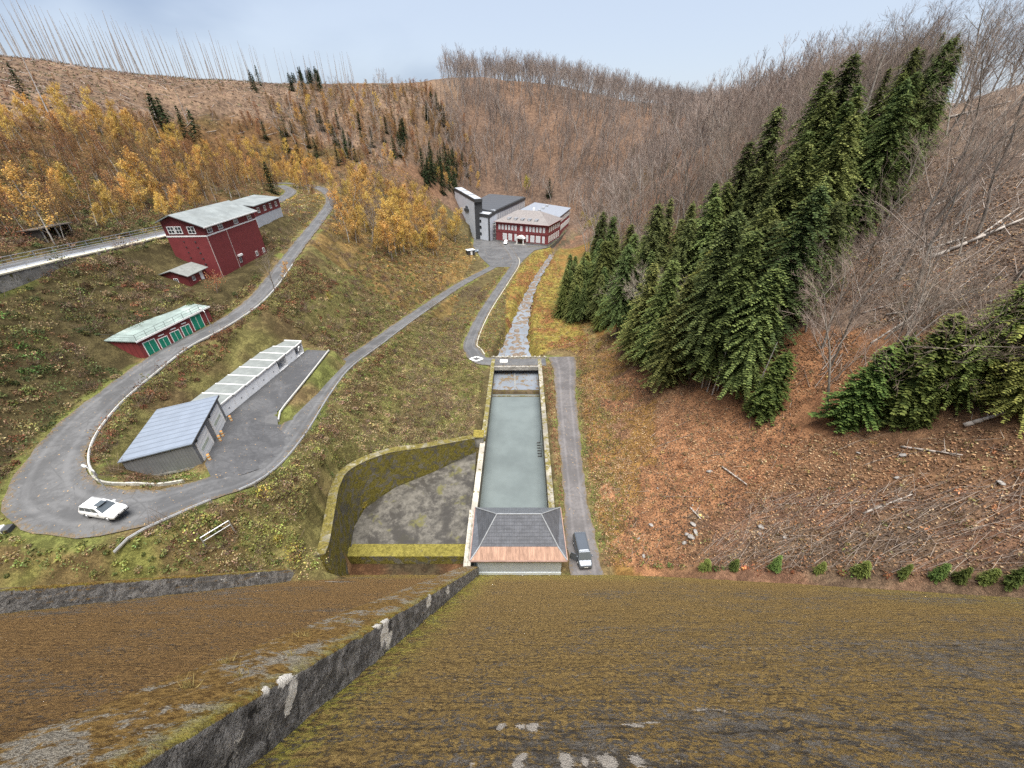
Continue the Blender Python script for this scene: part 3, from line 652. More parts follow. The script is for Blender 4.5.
for y in (.3,9.2):
    m=MB(); m.box(-.24,.24,y-.2,y+.2,-.5,.55); m.build('post',M_pale,pf)
we=thing('weir','brown wet concrete weir step across the water channel','weir',(0,79,-54))
m=MB(); m.hexa([(-4.85,-.9,0),(6.7,-.9,0),(6.7,.9,0),(-4.85,.9,0)],[(-4.85,.1,1.6),(6.7,.1,1.6),(6.7,.9,1.6),(-4.85,.9,1.6)]); m.build('weir_body',concrete('wet_weir',(.10,.075,.045),.3,(.12,.10,.02)),we)
m=MB(); m.box(-4.85,6.7,-1.35,-.92,.6,1.15); m.build('crest_beam',M_chan,we,bevel=.04)
m=MB(); m.box(.65,.85,.95,8.6,.8,1.75); m.build('divider',M_conc,we)
br=thing('road_bridge','flat concrete road bridge over the channel with stone edging','bridge',(1,89.7,-50))
m=MB(); m.box(-6.6,6.4,-2.35,2.35,-1.0,.0); m.build('deck',M_conc,br,bevel=.03)
m=MB(); m.box(-6.6,6.6,-2.75,-2.3,-.95,.18); m.build('edge_beam',concrete('bridge_beam',(.42,.40,.36),.12),br,bevel=.03)
m=MB(); m.box(-6.6,8.6,2.2,2.6,-.95,.32); m.build('parapet',concrete('parapet_stone',(.36,.34,.29),.35,(.15,.13,.04)),br,bevel=.05)
for i in range(12):
    m=MB(); m.box(-6.2+i*1.25,-5.75+i*1.25,2.18,2.62,.33,.5); m.build('edge_stone',M_pale,br,bevel=.04)
m=MB()
for x in np.arange(-5.6,6.,2.2): m.tube((x,-2.5,.15),(x,-2.5,1.0),.03)
for z in (.55,1.0): m.tube((-5.6,-2.5,z),(5.4,-2.5,z),.025)
m.build('railing',plain('dark_rail',(.10,.10,.09),.6),br)
sg=thing('notice_panel','pale notice panel lying on the bridge deck','panel',(-2.2,89.9,-49.86))
m=MB(); m.box(-1.0,1.0,-.75,.75,0,.12); m.build('panel',M_paint,sg,bevel=.02)
for x in (-.8,.7):
    m=MB(); m.box(x,x+.1,-.6,.6,.12,.15); m.build('batten',M_conc,sg)
ld=thing('ladder','steel rung ladder on the right hand channel wall','ladder',(6.15,56.5,-53.4))
for x in (0,1):
    m=MB(); m.tube((-.35,x*4.2,0),(-.35,x*4.2,3.9),.06); m.build('stile',plain('ladder_steel%d'%x,(.09,.09,.08),.5),ld)
M_rung=plain('rung_steel',(.08,.08,.075),.5)
for i in range(6):
    m=MB(); m.box(-1.05,-.3,.1+i*.8,.24+i*.8,.5,.66); m.build('rung',M_rung,ld)
# ------------------------------------------------------------------ building materials
M_red=ribbed('red_boards',(.19,.038,.038),0,.24,.35,.7); M_redv=ribbed('red_boards_high',(.18,.034,.036),2,.22,.35,.7); M_white=plain('white_trim',(.74,.74,.72),.6,.08,2)
M_glass=plain('window_glass',(.03,.035,.04),.08,.1,1,spec=.6); M_felt=plain('grey_felt_roof',(.185,.205,.205),.75,.22,.35,dirt=(.16,.175,.17)); M_felt2=plain('bitumen_roof',(.14,.15,.15),.75,.2,.5,dirt=(.19,.19,.17))
M_greendoor=ribbed('green_door_paint',(.012,.20,.125),0,.42,.3,.5,var=.08); M_dark=plain('dark_fascia',(.05,.052,.055),.6,.15)
M_greyclad=ribbed('grey_cladding',(.165,.17,.175),0,.34,.25,.5); M_blueroof=ribbed('blue_grey_roof_sheet',(.235,.275,.335),1,1.05,.35,.38,.3,.08,.5)
M_palewall=plain('pale_render',(.42,.44,.47),.8,.12,.8,dirt=(.3,.31,.32)); M_yellow=plain('yellow_paint',(.62,.27,.03),.55,.15,3); M_black=plain('black_rubber',(.02,.02,.02),.8)
def window(parent, pos, w, h, face='y', frame=M_white, mull=1, bars=0, ft=.09, name='window'):
    """frame with mullions; pane as its child. face 'y': wall looks to -y; 'x': wall looks to +x; 'X': wall looks to -x"""
    f=MB(); d=.07
    f.box(-w/2,w/2,-d,.0,0,ft); f.box(-w/2,w/2,-d,.0,h-ft,h); f.box(-w/2,-w/2+ft,-d,.0,ft,h-ft); f.box(w/2-ft,w/2,-d,.0,ft,h-ft)
    for i in range(mull): x=-w/2+w*(i+1)/(mull+1); f.box(x-ft*.35,x+ft*.35,-d*.9,0,ft,h-ft)
    for i in range(bars): z=h*(i+1)/(bars+1); f.box(-w/2+ft,w/2-ft,-d*.8,0,z-ft*.3,z+ft*.3)
    o=f.build(name,frame,parent,loc=pos); o.rotation_euler[2]={'y':0,'x':PI/2,'X':-PI/2}[face]
    p=MB(); p.box(-w/2+ft*.5,w/2-ft*.5,-d*.55,-.003,ft*.5,h-ft*.5); p.build('pane',M_glass,o); return o
def at_front(p0,p1): return math.atan2(p1[1]-p0[1],p1[0]-p0[0])

# --- grey steel garage with two white doors (local x along the door front seen from the yard is y here)
A=(-45.4,32.9); B=(-38.6,35.2); Cc=(-42.15,45.1)
gz=-34.65; ang=math.atan2(B[1]-A[1],B[0]-A[0]); gw=math.hypot(B[0]-A[0],B[1]-A[1]); gl=10.55
g=thing('garage','grey sheet metal garage with blue grey roof and two white gates','garage',(A[0],A[1],gz),ang)
m=MB(); m.hexa([(0,0,0),(gw,0,0),(gw,gl,0),(0,gl,0)],[(0,0,3.05),(gw,0,3.72),(gw,gl,3.72),(0,gl,3.05)]); m.build('wall',ribbed('grey_wall_sheet',(.175,.18,.185),0,.33,.3,.5),g)
m=MB(); m.hexa([(-.22,-.2,3.06),(gw+.22,-.2,3.78),(gw+.22,gl+.2,3.78),(-.22,gl+.2,3.06)],[(-.22,-.2,3.2),(gw+.22,-.2,3.92),(gw+.22,gl+.2,3.92),(-.22,gl+.2,3.2)]); m.build('roof',M_blueroof,g)
m=MB(); m.box(gw+.225,gw+.30,-.2,gl+.2,3.7,3.94); m.build('gutter',M_dark,g)
m=MB(); m.box(-.05,gw+.05,-.06,-.003,0,.28); m.box(gw+.003,gw+.05,-.06,gl+.05,0,.12); m.build('plinth',M_conc,g)
M_gate=ribbed('gate_panels',(.78,.79,.78),2,.6,.3,.5,var=.06)
for i,y in enumerate((2.55,7.75)):
    m=MB(); m.box(gw+.012,gw+.07,y-1.75,y+1.75,.06,3.15); d=m.build('gate',M_gate,g)
    m=MB()
    m.box(gw+.004,gw+.11,y-1.9,y-1.75,.02,3.28); m.box(gw+.004,gw+.11,y+1.75,y+1.9,.02,3.28); m.box(gw+.004,gw+.11,y-1.75,y+1.75,3.15,3.28); m.build('gate_frame',M_white,d)
    m=MB(); m.box(gw+.07,gw+.085,y-1.3,y+1.3,1.5,1.95); m.build('gate_window',plain('frosted%d'%i,(.45,.5,.42),.3),d)
for y in (1.0,6.2):
    m=MB(); m.box(gw+.02,gw+.22,y-.18,y+.18,3.3,3.5); m.build('wall_lamp',M_dark,g)
ca,sa=math.cos(ang),math.sin(ang)
def gpt(x,y): return (A[0]+x*ca-y*sa, A[1]+x*sa+y*ca)
M_hazO=plain('hazard_orange',(.60,.25,.05),.5,.1); M_hazW=plain('hazard_cream',(.70,.62,.42),.5,.1)
bl_txt=['nearest the road','left of the near gate of the pair in the middle','third from the road between the two gates','farthest from the road at the far gate edge']
for i,y in enumerate((.45,4.65,5.75,9.75)):
    p=gpt(gw+.75,y); t=thing('bollard','orange and cream banded bollard at the grey garage, '+('nearest the road','second from the road','third from the road','farthest from the road')[i],'bollard',(p[0],p[1],Zf(*p)-.02),ang,'bollards in front of the grey garage gates')
    for k in range(4):
        m=MB(); m.tube((0,0,.02+k*.24),(0,0,.26+k*.24),.17,.17,10); m.build('band',(M_hazO,M_hazW)[k%2],t,smooth=False)
    m=MB(); m.tube((0,0,.98),(0,0,1.05),.17,.08,10); m.build('cap',M_hazO,t)
    m=MB(); m.box(-.28,.28,-.28,.28,-.1,.03); m.build('base',M_conc,t)

# --- row of eight prefabricated garages
p0=np.array((-42.45,45.4)); p1=np.array((-41.3,68.1)); L=np.linalg.norm(p1-p0); rang=math.atan2(p1[1]-p0[1],p1[0]-p0[0])
uw=L/8; M_unit=plain('white_unit_paint',(.78,.79,.80),.6,.08,1.2,dirt=(.62,.63,.63)); M_uroof=plain('moss_felt',(.165,.18,.175),.9,.15,.9,dirt=(.21,.225,.215)); M_in=plain('unit_inside',(.30,.27,.25),.9,.2)
ordn=['first','second','third','fourth','fifth','sixth','seventh','eighth']
for i in range(8):
    q=p0+(p1-p0)*i/8; z=-34.92-.9*i/8
    opn=i in (5,7)
    lab=('open fronted white garage cell' if opn else 'white garage cell with closed metal door')+', '+ordn[i]+' from the grey garage'
    t=thing('garage_cell',lab,'garage',(q[0],q[1],z),rang,'row of white prefabricated garages')
    D_=4.7
    m=MB(); m.box(.02,.14,.02,D_,0,2.25); m.box(uw-.14,uw-.02,.02,D_,0,2.25); m.box(.14,uw-.14,D_-.12,D_,0,2.25); m.box(.14,uw-.14,.02,D_-.12,0,.06); m.build('wall',M_unit,t)
    m=MB(); m.hexa([(.02,-.12,2.251),(uw-.02,-.12,2.251),(uw-.02,D_,2.251),(.02,D_,2.251)],[(.02,-.12,2.40),(uw-.02,-.12,2.40),(uw-.02,D_,2.52),(.02,D_,2.52)]); m.build('roof',M_uroof,t)
    m=MB(); m.hexa([(.0,-.16,2.402),(.16,-.16,2.402),(.16,D_,2.522),(.0,D_,2.522)],[(.0,-.16,2.56),(.16,-.16,2.56),(.16,D_,2.66),(.0,D_,2.66)])
    if i==7: m.hexa([(uw-.18,-.16,2.402),(uw,-.16,2.402),(uw,D_,2.522),(uw-.18,D_,2.522)],[(uw-.18,-.16,2.56),(uw,-.16,2.56),(uw,D_,2.66),(uw-.18,D_,2.66)])
    m.box(.17,uw-.19,-.165,-.06,2.28,2.5); m.build('parapet',M_white,t)
    if not opn:
        m=MB(); m.box(.16,uw-.16,.05,.10,.08,2.2); d=m.build('door',ribbed('unit_door%d'%i,(.80,.82,.84),2,.27,.16,.5,var=.06),t)
        m=MB(); m.box(uw/2-.12,uw/2+.12,-.0,.045,.95,1.02); m.build('handle',M_dark,d)
    else:
        m=MB(); m.box(.5,1.1,3.2,4.3,.062,.9); m.build('stored_box',M_in,t)

# --- red garage with five green doors built into the bank
a=np.array((-59.5,55.1)); b=np.array((-56.3,67.6)); rg=math.atan2(*(b-a)[::-1]); rl=np.linalg.norm(b-a)
rgz=-30.15
r=thing('garage_block','long red garage block with five green doors and flat grey roof','garage',(a[0],a[1],rgz),rg)
bz=lambda x:1.25*x/rl
m=MB(); m.hexa([(0,0,-.3),(rl,0,bz(rl)-.3),(rl,6.4,2.0),(-1.9,6.4,.4)],[(0,0,3.1),(rl,0,4.0),(rl,6.4,4.25),(-1.9,6.4,3.45)]); m.build('wall',M_red,r)
m=MB(); m.hexa([(-.25,-.3,3.12),(rl+.25,-.3,4.03),(rl+.25,6.7,4.28),(-2.2,6.7,3.47)],[(-.25,-.3,3.28),(rl+.25,-.3,4.19),(rl+.25,6.7,4.44),(-2.2,6.7,3.63)]); m.build('roof',plain('pale_green_roof',(.20,.25,.235),.7,.25,.45,dirt=(.30,.34,.32)),r)
m=MB(); m.hexa([(-.3,-.36,3.05),(rl+.3,-.36,3.96),(rl+.3,-.3,3.96),(-.3,-.3,3.05)],[(-.3,-.36,3.31),(rl+.3,-.36,4.22),(rl+.3,-.3,4.22),(-.3,-.3,3.31)]); m.build('fascia',M_white,r)
ds=[(.95,1.75,2.35),(3.05,1.45,1.75),(5.2,1.45,1.75),(7.2,1.45,1.75),(9.55,1.85,2.55)]
for i,(x,w_,h_) in enumerate(ds):
    x+=.55; z=bz(x)+.02
    m=MB(); m.box(x-w_/2,x+w_/2,-.06,-.004,z,z+h_); d=m.build('door',M_greendoor,r)
    m=MB(); m.box(x-w_/2-.1,x-w_/2,-.09,-.006,z,z+h_+.1); m.box(x+w_/2,x+w_/2+.1,-.09,-.006,z,z+h_+.1); m.box(x-w_/2,x+w_/2,-.09,-.006,z+h_,z+h_+.1); m.box(x-.025,x+.025,-.075,-.06,z,z+h_); m.build('door_frame',M_white,d)
    if 0<i<4:
        m=MB(); m.box(x-.45,x+.45,-.10,-.005,z+h_+.42,z+h_+.58); m.build('vent',M_white,r)
rr=thing('roof_railing','thin dark safety railing along the edge of the red garage roof','railing',(a[0],a[1],rgz),rg)
npst=9
for i in range(npst):
    x=rl*i/(npst-1); z=3.29+.91*x/rl
    m=MB(); m.tube((x,-.15,z),(x,-.15,z+.95),.03); m.build('post',M_dark,rr)
m=MB()
for h_ in (.5,.95): m.tube((0,-.15,3.29+h_),(rl,-.15,4.2+h_),.022); m.tube((0,-.15,3.29+h_),(-1.8,6.4,3.55+h_),.022)
m.build('rail',M_dark,rr)

# --- red tower house on the slope
tA=(-61.3,81.1); tB=(-62.7,101.2); ta=math.atan2(tB[1]-tA[1],tB[0]-tA[0]); tl=math.hypot(tB[0]-tA[0],tB[1]-tA[1]); tw_=7.6
t=thing('red_building','tall red boarded building with grey gabled roof and white window frames','building',(tA[0],tA[1],-24.9),ta)
# local: x along the valley-side wall, y into the slope
H1,H2,HR=10.3,11.3,12.35
m=MB(); m.hexa([(0,0,0),(tl,0,0),(tl,tw_,1.5),(0,tw_,1.5)],[(0,0,8.45),(tl,0,8.45),(tl,tw_,8.45),(0,tw_,8.45)]); m.build('lower_wall',M_redv,t)
m=MB(); ry=5.1
prof=[(0,8.7),(tw_,8.7),(tw_,H2),(ry,HR),(0,H1)]
m.add([(0,y,z) for y,z in prof]+[(tl,y,z) for y,z in prof],[(4,3,2,1,0)[::-1],(5,6,7,8,9)[::-1]]+[(i,i+5,(i+1)%5+5,(i+1)%5) for i in range(5)][::1]); m.build('upper_wall',ribbed('red_boards_upper',(.165,.032,.034),0,.2,.3,.7),t)
m=MB(); m.box(-.06,tl+.06,-.06,tw_+.06,8.45,8.7); m.build('string_course',M_white,t)
m=MB()
for (ya,za),(yb,zb) in (((-.55,H1-.12),(ry,HR+.12)),((ry,HR+.12),(tw_+.5,H2-.1))):
    m.hexa([(-.7,ya,za),(tl+.6,ya,za),(tl+.6,yb,zb),(-.7,yb,zb)],[(-.7,ya,za+.17),(tl+.6,ya,za+.17),(tl+.6,yb,zb+.17),(-.7,yb,zb+.17)])
m.build('roof',M_felt,t)
M_pipe=plain('pipe',(.42,.33,.31),.5)
for x in (-.02,6.9):
    m=MB(); m.box(x,x+.14,-.09,-.003,0,8.44); m.build('downpipe',M_pipe,t)
m=MB(); m.box(-.75,tl+.65,-.63,-.555,H1-.16,H1+.05); m.build('gutter',M_white,t)
for x in (1.6,5.4,11.5,17.4): window(t,(x,-.0,8.92),1.7,1.3,'y',mull=1,bars=1,ft=.13)
for y in (2.4,): window(t,(0,y,9.0),1.4,1.4,'X',mull=1,bars=1,ft=.13)
for y in (4.8,6.2): window(t,(0,y,9.05),1.3,1.4,'X',mull=1,bars=1,ft=.13)
for x in (8.2,8.2,15.5,19.0): window(t,(x,0,.9 if x!=8.2 else 1.2),1.0,1.1,'y',mull=1,ft=.12)
m=MB(); m.box(7.6,9.2,-.35,-.01,2.6,3.0); m.build('wall_unit',M_white,t)
m=MB()
for k in range(5): m.box(-.13,-.003,2.2+k*.05,2.5+k*.05,3+k*1.1,3.2+k*1.1); m.box(-.1,-.003,4.6,4.85,3.3+k*1.05,3.45+k*1.05)
m.build('wall_bracket',M_dark,t)
# lean-to shed at its foot
s=thing('shed','small red shed with grey roof and white door beside the tall red building','shed',(-62.6,73.6,-24.35),ta+.0)
m=MB(); m.add([(0,0,-.3),(5.8,0,-.3),(5.8,4.4,.4),(0,4.4,.4),(0,0,2.2),(5.8,0,2.2),(5.8,4.4,2.6),(0,4.4,2.6),(0,2.3,3.1),(5.8,2.3,3.1)],[(3,2,1,0),(0,1,5,4),(2,3,7,6),(1,2,6,9,5),(3,0,4,8,7),(4,5,9,8),(6,7,8,9)]); m.build('wall',M_red,s)
m=MB(); m.hexa([(-.4,-.5,2.12),(6.2,-.5,2.12),(6.2,2.3,3.2),(-.4,2.3,3.2)],[(-.4,-.5,2.24),(6.2,-.5,2.24),(6.2,2.3,3.32),(-.4,2.3,3.32)]); m.hexa([(-.4,2.3,3.2),(6.2,2.3,3.2),(6.2,4.8,2.55),(-.4,4.8,2.55)],[(-.4,2.3,3.32),(6.2,2.3,3.32),(6.2,4.8,2.67),(-.4,4.8,2.67)]); m.build('roof',plain('shed_roof',(.17,.18,.17),.8,.2),s)
m=MB(); m.box(3.6,4.5,-.06,-.004,-.1,1.95); m.build('door',M_white,s)
window(s,(1.6,0,.9),.8,.8,'y'); window(s,(0,2.2,1.0),.8,.8,'X')
# long annex behind
an=math.atan2(126-108.6,-69.2+66.9); al=math.hypot(17.4,2.3)
n=thing('annex','low red annex with a grey base wall behind the tall red building','building',(-66.9,108.2,-20.4),an)
m=MB(); m.box(0,al,0,6,0,3.4); m.build('base_wall',M_palewall,n)
m=MB(); m.box(-.05,al+.05,-.05,6,3.4,5.9); m.build('wall',ribbed('red_boards_annex',(.16,.032,.034),0,.2,.3,.7),n)
m=MB(); m.hexa([(-.5,-.6,5.85),(al+.5,-.6,5.85),(al+.5,6.5,6.6),(-.5,6.5,6.6)],[(-.5,-.6,6.03),(al+.5,-.6,6.03),(al+.5,6.5,6.78),(-.5,6.5,6.78)]); m.build('roof',M_felt,n)
for i in range(4): window(n,(2.6+i*4.0,-.05,4.0),1.35,1.3,'y',ft=.16)

# --- elevated hillside road: retaining wall, walkway, railing
tr=top_road
def off(rd,d,dz=0):
    out=[]
    for i,p in enumerate(rd):
        dd=rd[min(i+1,len(rd)-1)][:2]-rd[max(i-1,0)][:2]; dd/=np.linalg.norm(dd); out.append((p[0]+dd[1]*d,p[1]-dd[0]*d,p[2]+dz))
    return out
seg=[p for p in tr if p[1]<98]
wp=off(seg,3.35,.1)
wt=thing('retaining_wall','stained concrete retaining wall carrying the elevated road on the left hillside','retaining wall',tuple(np.round(wp[len(wp)//2],2)))
o0=wp[len(wp)//2]
hs=[5.2]*len(wp)
m=MB(); m.ribbon(rel(wp,o0),.9,hs); m.build('wall',concrete('old_retaining',(.26,.25,.23),.42,(.11,.10,.035)),wt)
m=MB(); m.ribbon(rel([(p[0],p[1],p[2]+.2) for p in wp],o0),1.15,.2); m.build('coping',plain('pale_coping',(.46,.43,.34),.8,.15,.6,dirt=(.4,.38,.3)),wt)
m=MB()
for i in range(4,len(wp)-3,9):
    q=rel([wp[i]],o0)[0]; m.box(q[0]+.42,q[0]+.8,q[1]-.3,q[1]+.3,-5,.05+q[2])
m.build('buttress',concrete('buttress_conc',(.22,.21,.19),.5,(.11,.10,.035)),wt)
def railing(name,label,pts,hz,step,mat,rails=(.55,1.05),pr=.035,cat='railing',gap=None):
    o=pts[len(pts)//2]; t=thing(name,label,cat,tuple(float(x) for x in o)); d=rel(pts,o)
    m=MB()
    for h in rails: m.path([(p[0],p[1],p[2]+h) for p in d],pr*.8,5)
    m.build('rail',mat,t)
    ac=0; me=None
    for i,p in enumerate(d):
        if i==0 or ac>=step:
            if me is None:
                mm=MB(); mm.tube((0,0,-.15),(0,0,hz),pr,pr,6); ob=mm.build('post',mat,t,loc=p); me=ob.data
            else: link('post',me,t,p)
            ac=0
        if i+1<len(d): ac+=(Vector(d[i+1])-Vector(p)).length
    return t
M_railg=plain('rail_grey',(.30,.32,.36),.5,.1,metallic=.3)
railing('walkway_railing','long grey tube railing on the elevated road above the retaining wall',off(seg,2.75,.1),1.1,2.4,M_railg,(.15,.45,.75,1.1),.055)
railing('walkway_railing','grey tube railing on the uphill edge of the elevated road',off(seg,-2.8,.1),1.0,2.4,M_railg,(.5,1.0),.045)
m=MB(); m.ribbon([(p[0],p[1],p[2]+.16) for p in off(seg,1.7,0)],1.8,.14); tag(m.build('walkway',plain('walkway_slab',(.20,.215,.24),.8,.12,.7)),kind='structure')
sh=survey(108,240,-14.5)
s=thing('shelter','small dark open shelter beside the elevated road on the hillside','shelter',(-82.0,70.5,Zf(-82,70.5)-.1),PI/2+.1)
m=MB(); m.hexa([(-.4,-.4,2.3),(6.6,-.4,2.3),(6.6,3.2,2.0),(-.4,3.2,2.0)],[(-.4,-.4,2.45),(6.6,-.4,2.45),(6.6,3.2,2.15),(-.4,3.2,2.15)]); m.build('roof',plain('shelter_roof',(.13,.11,.09),.9,.3),s)
m=MB(); m.box(0,6.2,2.7,2.85,0,2.0); m.box(0,.15,0,2.7,0,2.1); m.box(6.05,6.2,0,2.7,0,2.1); m.build('wall',plain('shelter_wall',(.07,.06,.05),.9),s)
for x in (0.3,3.0,5.8):
    m=MB(); m.box(x,x+.18,-.1,.08,-.3,2.3); m.build('post',M_pale,s)

# --- pump house at the dam foot
h=thing('pump_house','pump house with dark tiled hipped roof, copper eaves strip and pale blue wall','building',(1.0,30.4,-50.05))
m=MB(); m.box(-5.6,5.6,.05,8.0,-4.5,3.46); m.build('wall',ribbed('pale_blue_wall',(.41,.45,.49),0,1.4,.06,.6,var=.06),h)
m=MB(); m.box(-5.66,5.66,-.02,.045,-.3,.5); m.build('plinth',plain('light_plinth',(.66,.72,.76),.6,.08),h)
M_tile=None
def tile_mat(name,col,axis_u,axis_v=2):
    m,nt,b=new_mat(name); v=coords(nt); b.inputs['Roughness'].default_value=.55; b.inputs['Specular IOR Level'].default_value=.35
    sx=nd(nt,'ShaderNodeSeparateXYZ'); nt.links.new(v,sx.inputs[0])
    row=math_(nt,'FRACT',math_(nt,'DIVIDE',sx.outputs[axis_v],.36)); u=math_(nt,'FRACT',math_(nt,'DIVIDE',sx.outputs[axis_u],.34))
    ln=math_(nt,'MAXIMUM',ramp(nt,row,.0,.22,1,0),math_(nt,'MULTIPLY',ramp(nt,math_(nt,'ABSOLUTE',math_(nt,'SUBTRACT',u,.5)),.38,.5),.5))
    f=noise(nt,v,1.1,5,.7); g=noise(nt,v,5,2,.5)
    c=mix(nt,ramp(nt,f,.3,.7),tuple(x*.8 for x in col),tuple(x*1.25 for x in col)); c=mix(nt,ramp(nt,g,.5,.7,0,.4),c,tuple(x*1.5 for x in col))
    c=mix(nt,math_(nt,'MULTIPLY',ln,.75),c,tuple(x*.35 for x in col)); nt.links.new(c,b.inputs['Base Color']); bump(nt,b,row,.8,.05); return m
M_tf=tile_mat('dark_roof_tiles',(.095,.102,.118),0); M_ts=tile_mat('dark_roof_tiles_side',(.082,.088,.10),1)
def copper():
    m,nt,b=new_mat('copper_sheet'); v=coords(nt); b.inputs['Roughness'].default_value=.5; b.inputs['Metallic'].default_value=.25
    sx=nd(nt,'ShaderNodeSeparateXYZ'); nt.links.new(v,sx.inputs[0]); mp=nd(nt,'ShaderNodeMapping'); mp.inputs['Scale'].default_value=(1,.15,.15); nt.links.new(v,mp.inputs['Vector'])
    f=noise(nt,mp.outputs[0],2.6,6,.8); u=math_(nt,'FRACT',math_(nt,'DIVIDE',sx.outputs[0],.58))
    c=mix(nt,ramp(nt,f,.33,.66),(.12,.068,.045),(.27,.165,.115)); c=mix(nt,ramp(nt,math_(nt,'ABSOLUTE',math_(nt,'SUBTRACT',u,.5)),.42,.5,0,.8),c,(.14,.08,.06)); nt.links.new(c,b.inputs['Base Color']); return m
E0=3.62
ex0,ex1,ey0,ey1=-6.45,6.2,-.25,8.3
kx0,kx1,ky=-5.35,5.15,1.45; kz=E0+.42
rx0,rx1,ryy,rz_=-3.05,2.95,4.15,E0+3.65
m=MB(); m.add([(ex0,ey0,E0),(ex1,ey0,E0),(kx1,ky,kz),(kx0,ky,kz),(ex0,ey0,E0-.14),(ex1,ey0,E0-.14)],[(0,1,2,3),(4,5,1,0)]); m.build('eaves_strip',copper(),h)
m=MB(); m.add([(kx0,ky,kz+.02),(kx1,ky,kz+.02),(rx1,ryy,rz_),(rx0,ryy,rz_)],[(0,1,2,3)]); m.build('front_roof_slope',M_tf,h)
m=MB(); m.add([(ex0,ey1,E0),(ex1,ey1,E0),(rx1,ryy,rz_),(rx0,ryy,rz_)],[(1,0,3,2)]); m.build('rear_roof_slope',tile_mat('dark_roof_tiles_rear',(.12,.13,.145),0),h)
m=MB(); m.add([(ex0,ey0,E0),(kx0,ky,kz),(rx0,ryy,rz_),(ex0,ey1,E0)],[(3,0,1,2)]); m.build('hip_roof_slope',M_ts,h)
m=MB(); m.add([(ex1,ey0,E0),(kx1,ky,kz),(rx1,ryy,rz_),(ex1,ey1,E0)],[(0,3,2,1)]); m.build('hip_roof_slope',M_ts,h)
m=MB()
for pa in (((kx0,ky,kz+.06),(rx0,ryy,rz_+.04)),((kx1,ky,kz+.06),(rx1,ryy,rz_+.04)),((rx0,ryy,rz_+.05),(rx1,ryy,rz_+.05)),((rx0,ryy,rz_+.04),(ex0,ey1,E0+.05)),((rx1,ryy,rz_+.04),(ex1,ey1,E0+.05)),((ex0,ey0,E0+.03),(kx0,ky,kz+.05)),((ex1,ey0,E0+.03),(kx1,ky,kz+.05))): m.tube(*pa,.09,.09,6)
m.build('ridge_capping',plain('ridge_tiles',(.23,.245,.26),.5,.15),h)
m=MB(); m.box(ex0-.04,ex1+.04,ey0-.16,ey0-.01,E0-.2,E0-.02); m.box(ex0-.14,ex0-.005,ey0,ey1,E0-.18,E0-.01); m.box(ex1+.005,ex1+.14,ey0,ey1,E0-.18,E0-.01); m.build('gutter',plain('copper_gutter',(.26,.17,.14),.5),h)
m=MB(); m.add([(ex0,ey0,E0-.15),(ex1,ey0,E0-.15),(ex1,ey1,E0-.15),(ex0,ey1,E0-.15)],[(3,2,1,0)]); m.build('soffit',M_dark,h)

# --- power station: red front building, rear wing, grey hall, stair towers
pA=np.array((-9.3,239.3)); pB=np.array((19.9,226.7)); pa=math.atan2(*(pB-pA)[::-1]); pl_=np.linalg.norm(pB-pA)
M_brick=plain('red_render',(.20,.046,.050),.8,.12,.5); M_tilep=tile_mat('pinkish_roof_tiles',(.18,.165,.158),0); M_tilep2=tile_mat('pinkish_roof_tiles_side',(.17,.153,.147),1)
p=thing('power_station','two storey red power station with pinkish hipped roof and rows of white windows','building',(pA[0],pA[1],-51.2),pa)
PD=24.
m=MB(); m.box(0,pl_,0,PD,.9,11.2); m.build('wall',M_brick,p)
m=MB(); m.box(-.06,pl_+.06,-.06,PD+.06,-5,.9); m.build('plinth',concrete('ph_plinth',(.25,.24,.23),.1),p)
m=MB(); m.box(-.12,pl_+.12,-.12,-.003,5.6,5.95); m.box(-.1,pl_+.1,-.1,-.004,10.7,11.19); m.box(pl_+.003,pl_+.12,0,PD,5.6,5.95); m.build('string_course',plain('ph_band',(.16,.045,.045),.8),p)
ov=1.0; ra=9.0; rzz=16.4
m=MB(); m.add([(-ov,-ov,11.2),(pl_+ov,-ov,11.2),(pl_-ra,PD*.5,rzz),(ra,PD*.5,rzz)],[(0,1,2,3)]); m.add([(-ov,PD+ov,11.2),(pl_+ov,PD+ov,11.2),(pl_-ra,PD*.5,rzz),(ra,PD*.5,rzz)],[(1,0,3,2)]); ro=m.build('roof',M_tilep,p)
m=MB(); m.add([(-ov,-ov,11.2),(-ov,PD+ov,11.2),(ra,PD*.5,rzz)],[(1,0,2)]); m.add([(pl_+ov,-ov,11.2),(pl_+ov,PD+ov,11.2),(pl_-ra,PD*.5,rzz)],[(0,1,2)]); m.build('hip',M_tilep2,ro)
m=MB(); m.box(-ov,pl_+ov,-ov-.15,-ov,11.0,11.2); m.box(pl_+ov,pl_+ov+.15,-ov,PD+ov,11.0,11.2); m.build('gutter',plain('ph_gutter',(.20,.07,.07),.6),ro)
for i in range(5):
    x=7.2+i*4.2; y0=1.9; z0=12.5
    m=MB(); m.add([(x-.9,y0-.2,z0-.35),(x+.9,y0-.2,z0-.35),(x+.9,y0-.2,z0+.75),(x-.9,y0-.2,z0+.75),(x-1.1,y0+2.6,z0+.9),(x+1.1,y0+2.6,z0+.9)],[(0,1,2,3),(3,2,5,4),(0,3,4),(1,5,2)]); d=m.build('dormer',plain('dormer_lead%d'%i,(.17,.18,.20),.6),p)
    m=MB(); m.box(x-.65,x-.07,y0-.26,y0-.21,z0-.1,z0+.6); m.box(x+.07,x+.65,y0-.26,y0-.21,z0-.1,z0+.6); m.build('pane',plain('dormer_pane%d'%i,(.55,.58,.6),.3),d)
M_wpane=plain('blind_pane',(.60,.61,.62),.35,.12,.7)
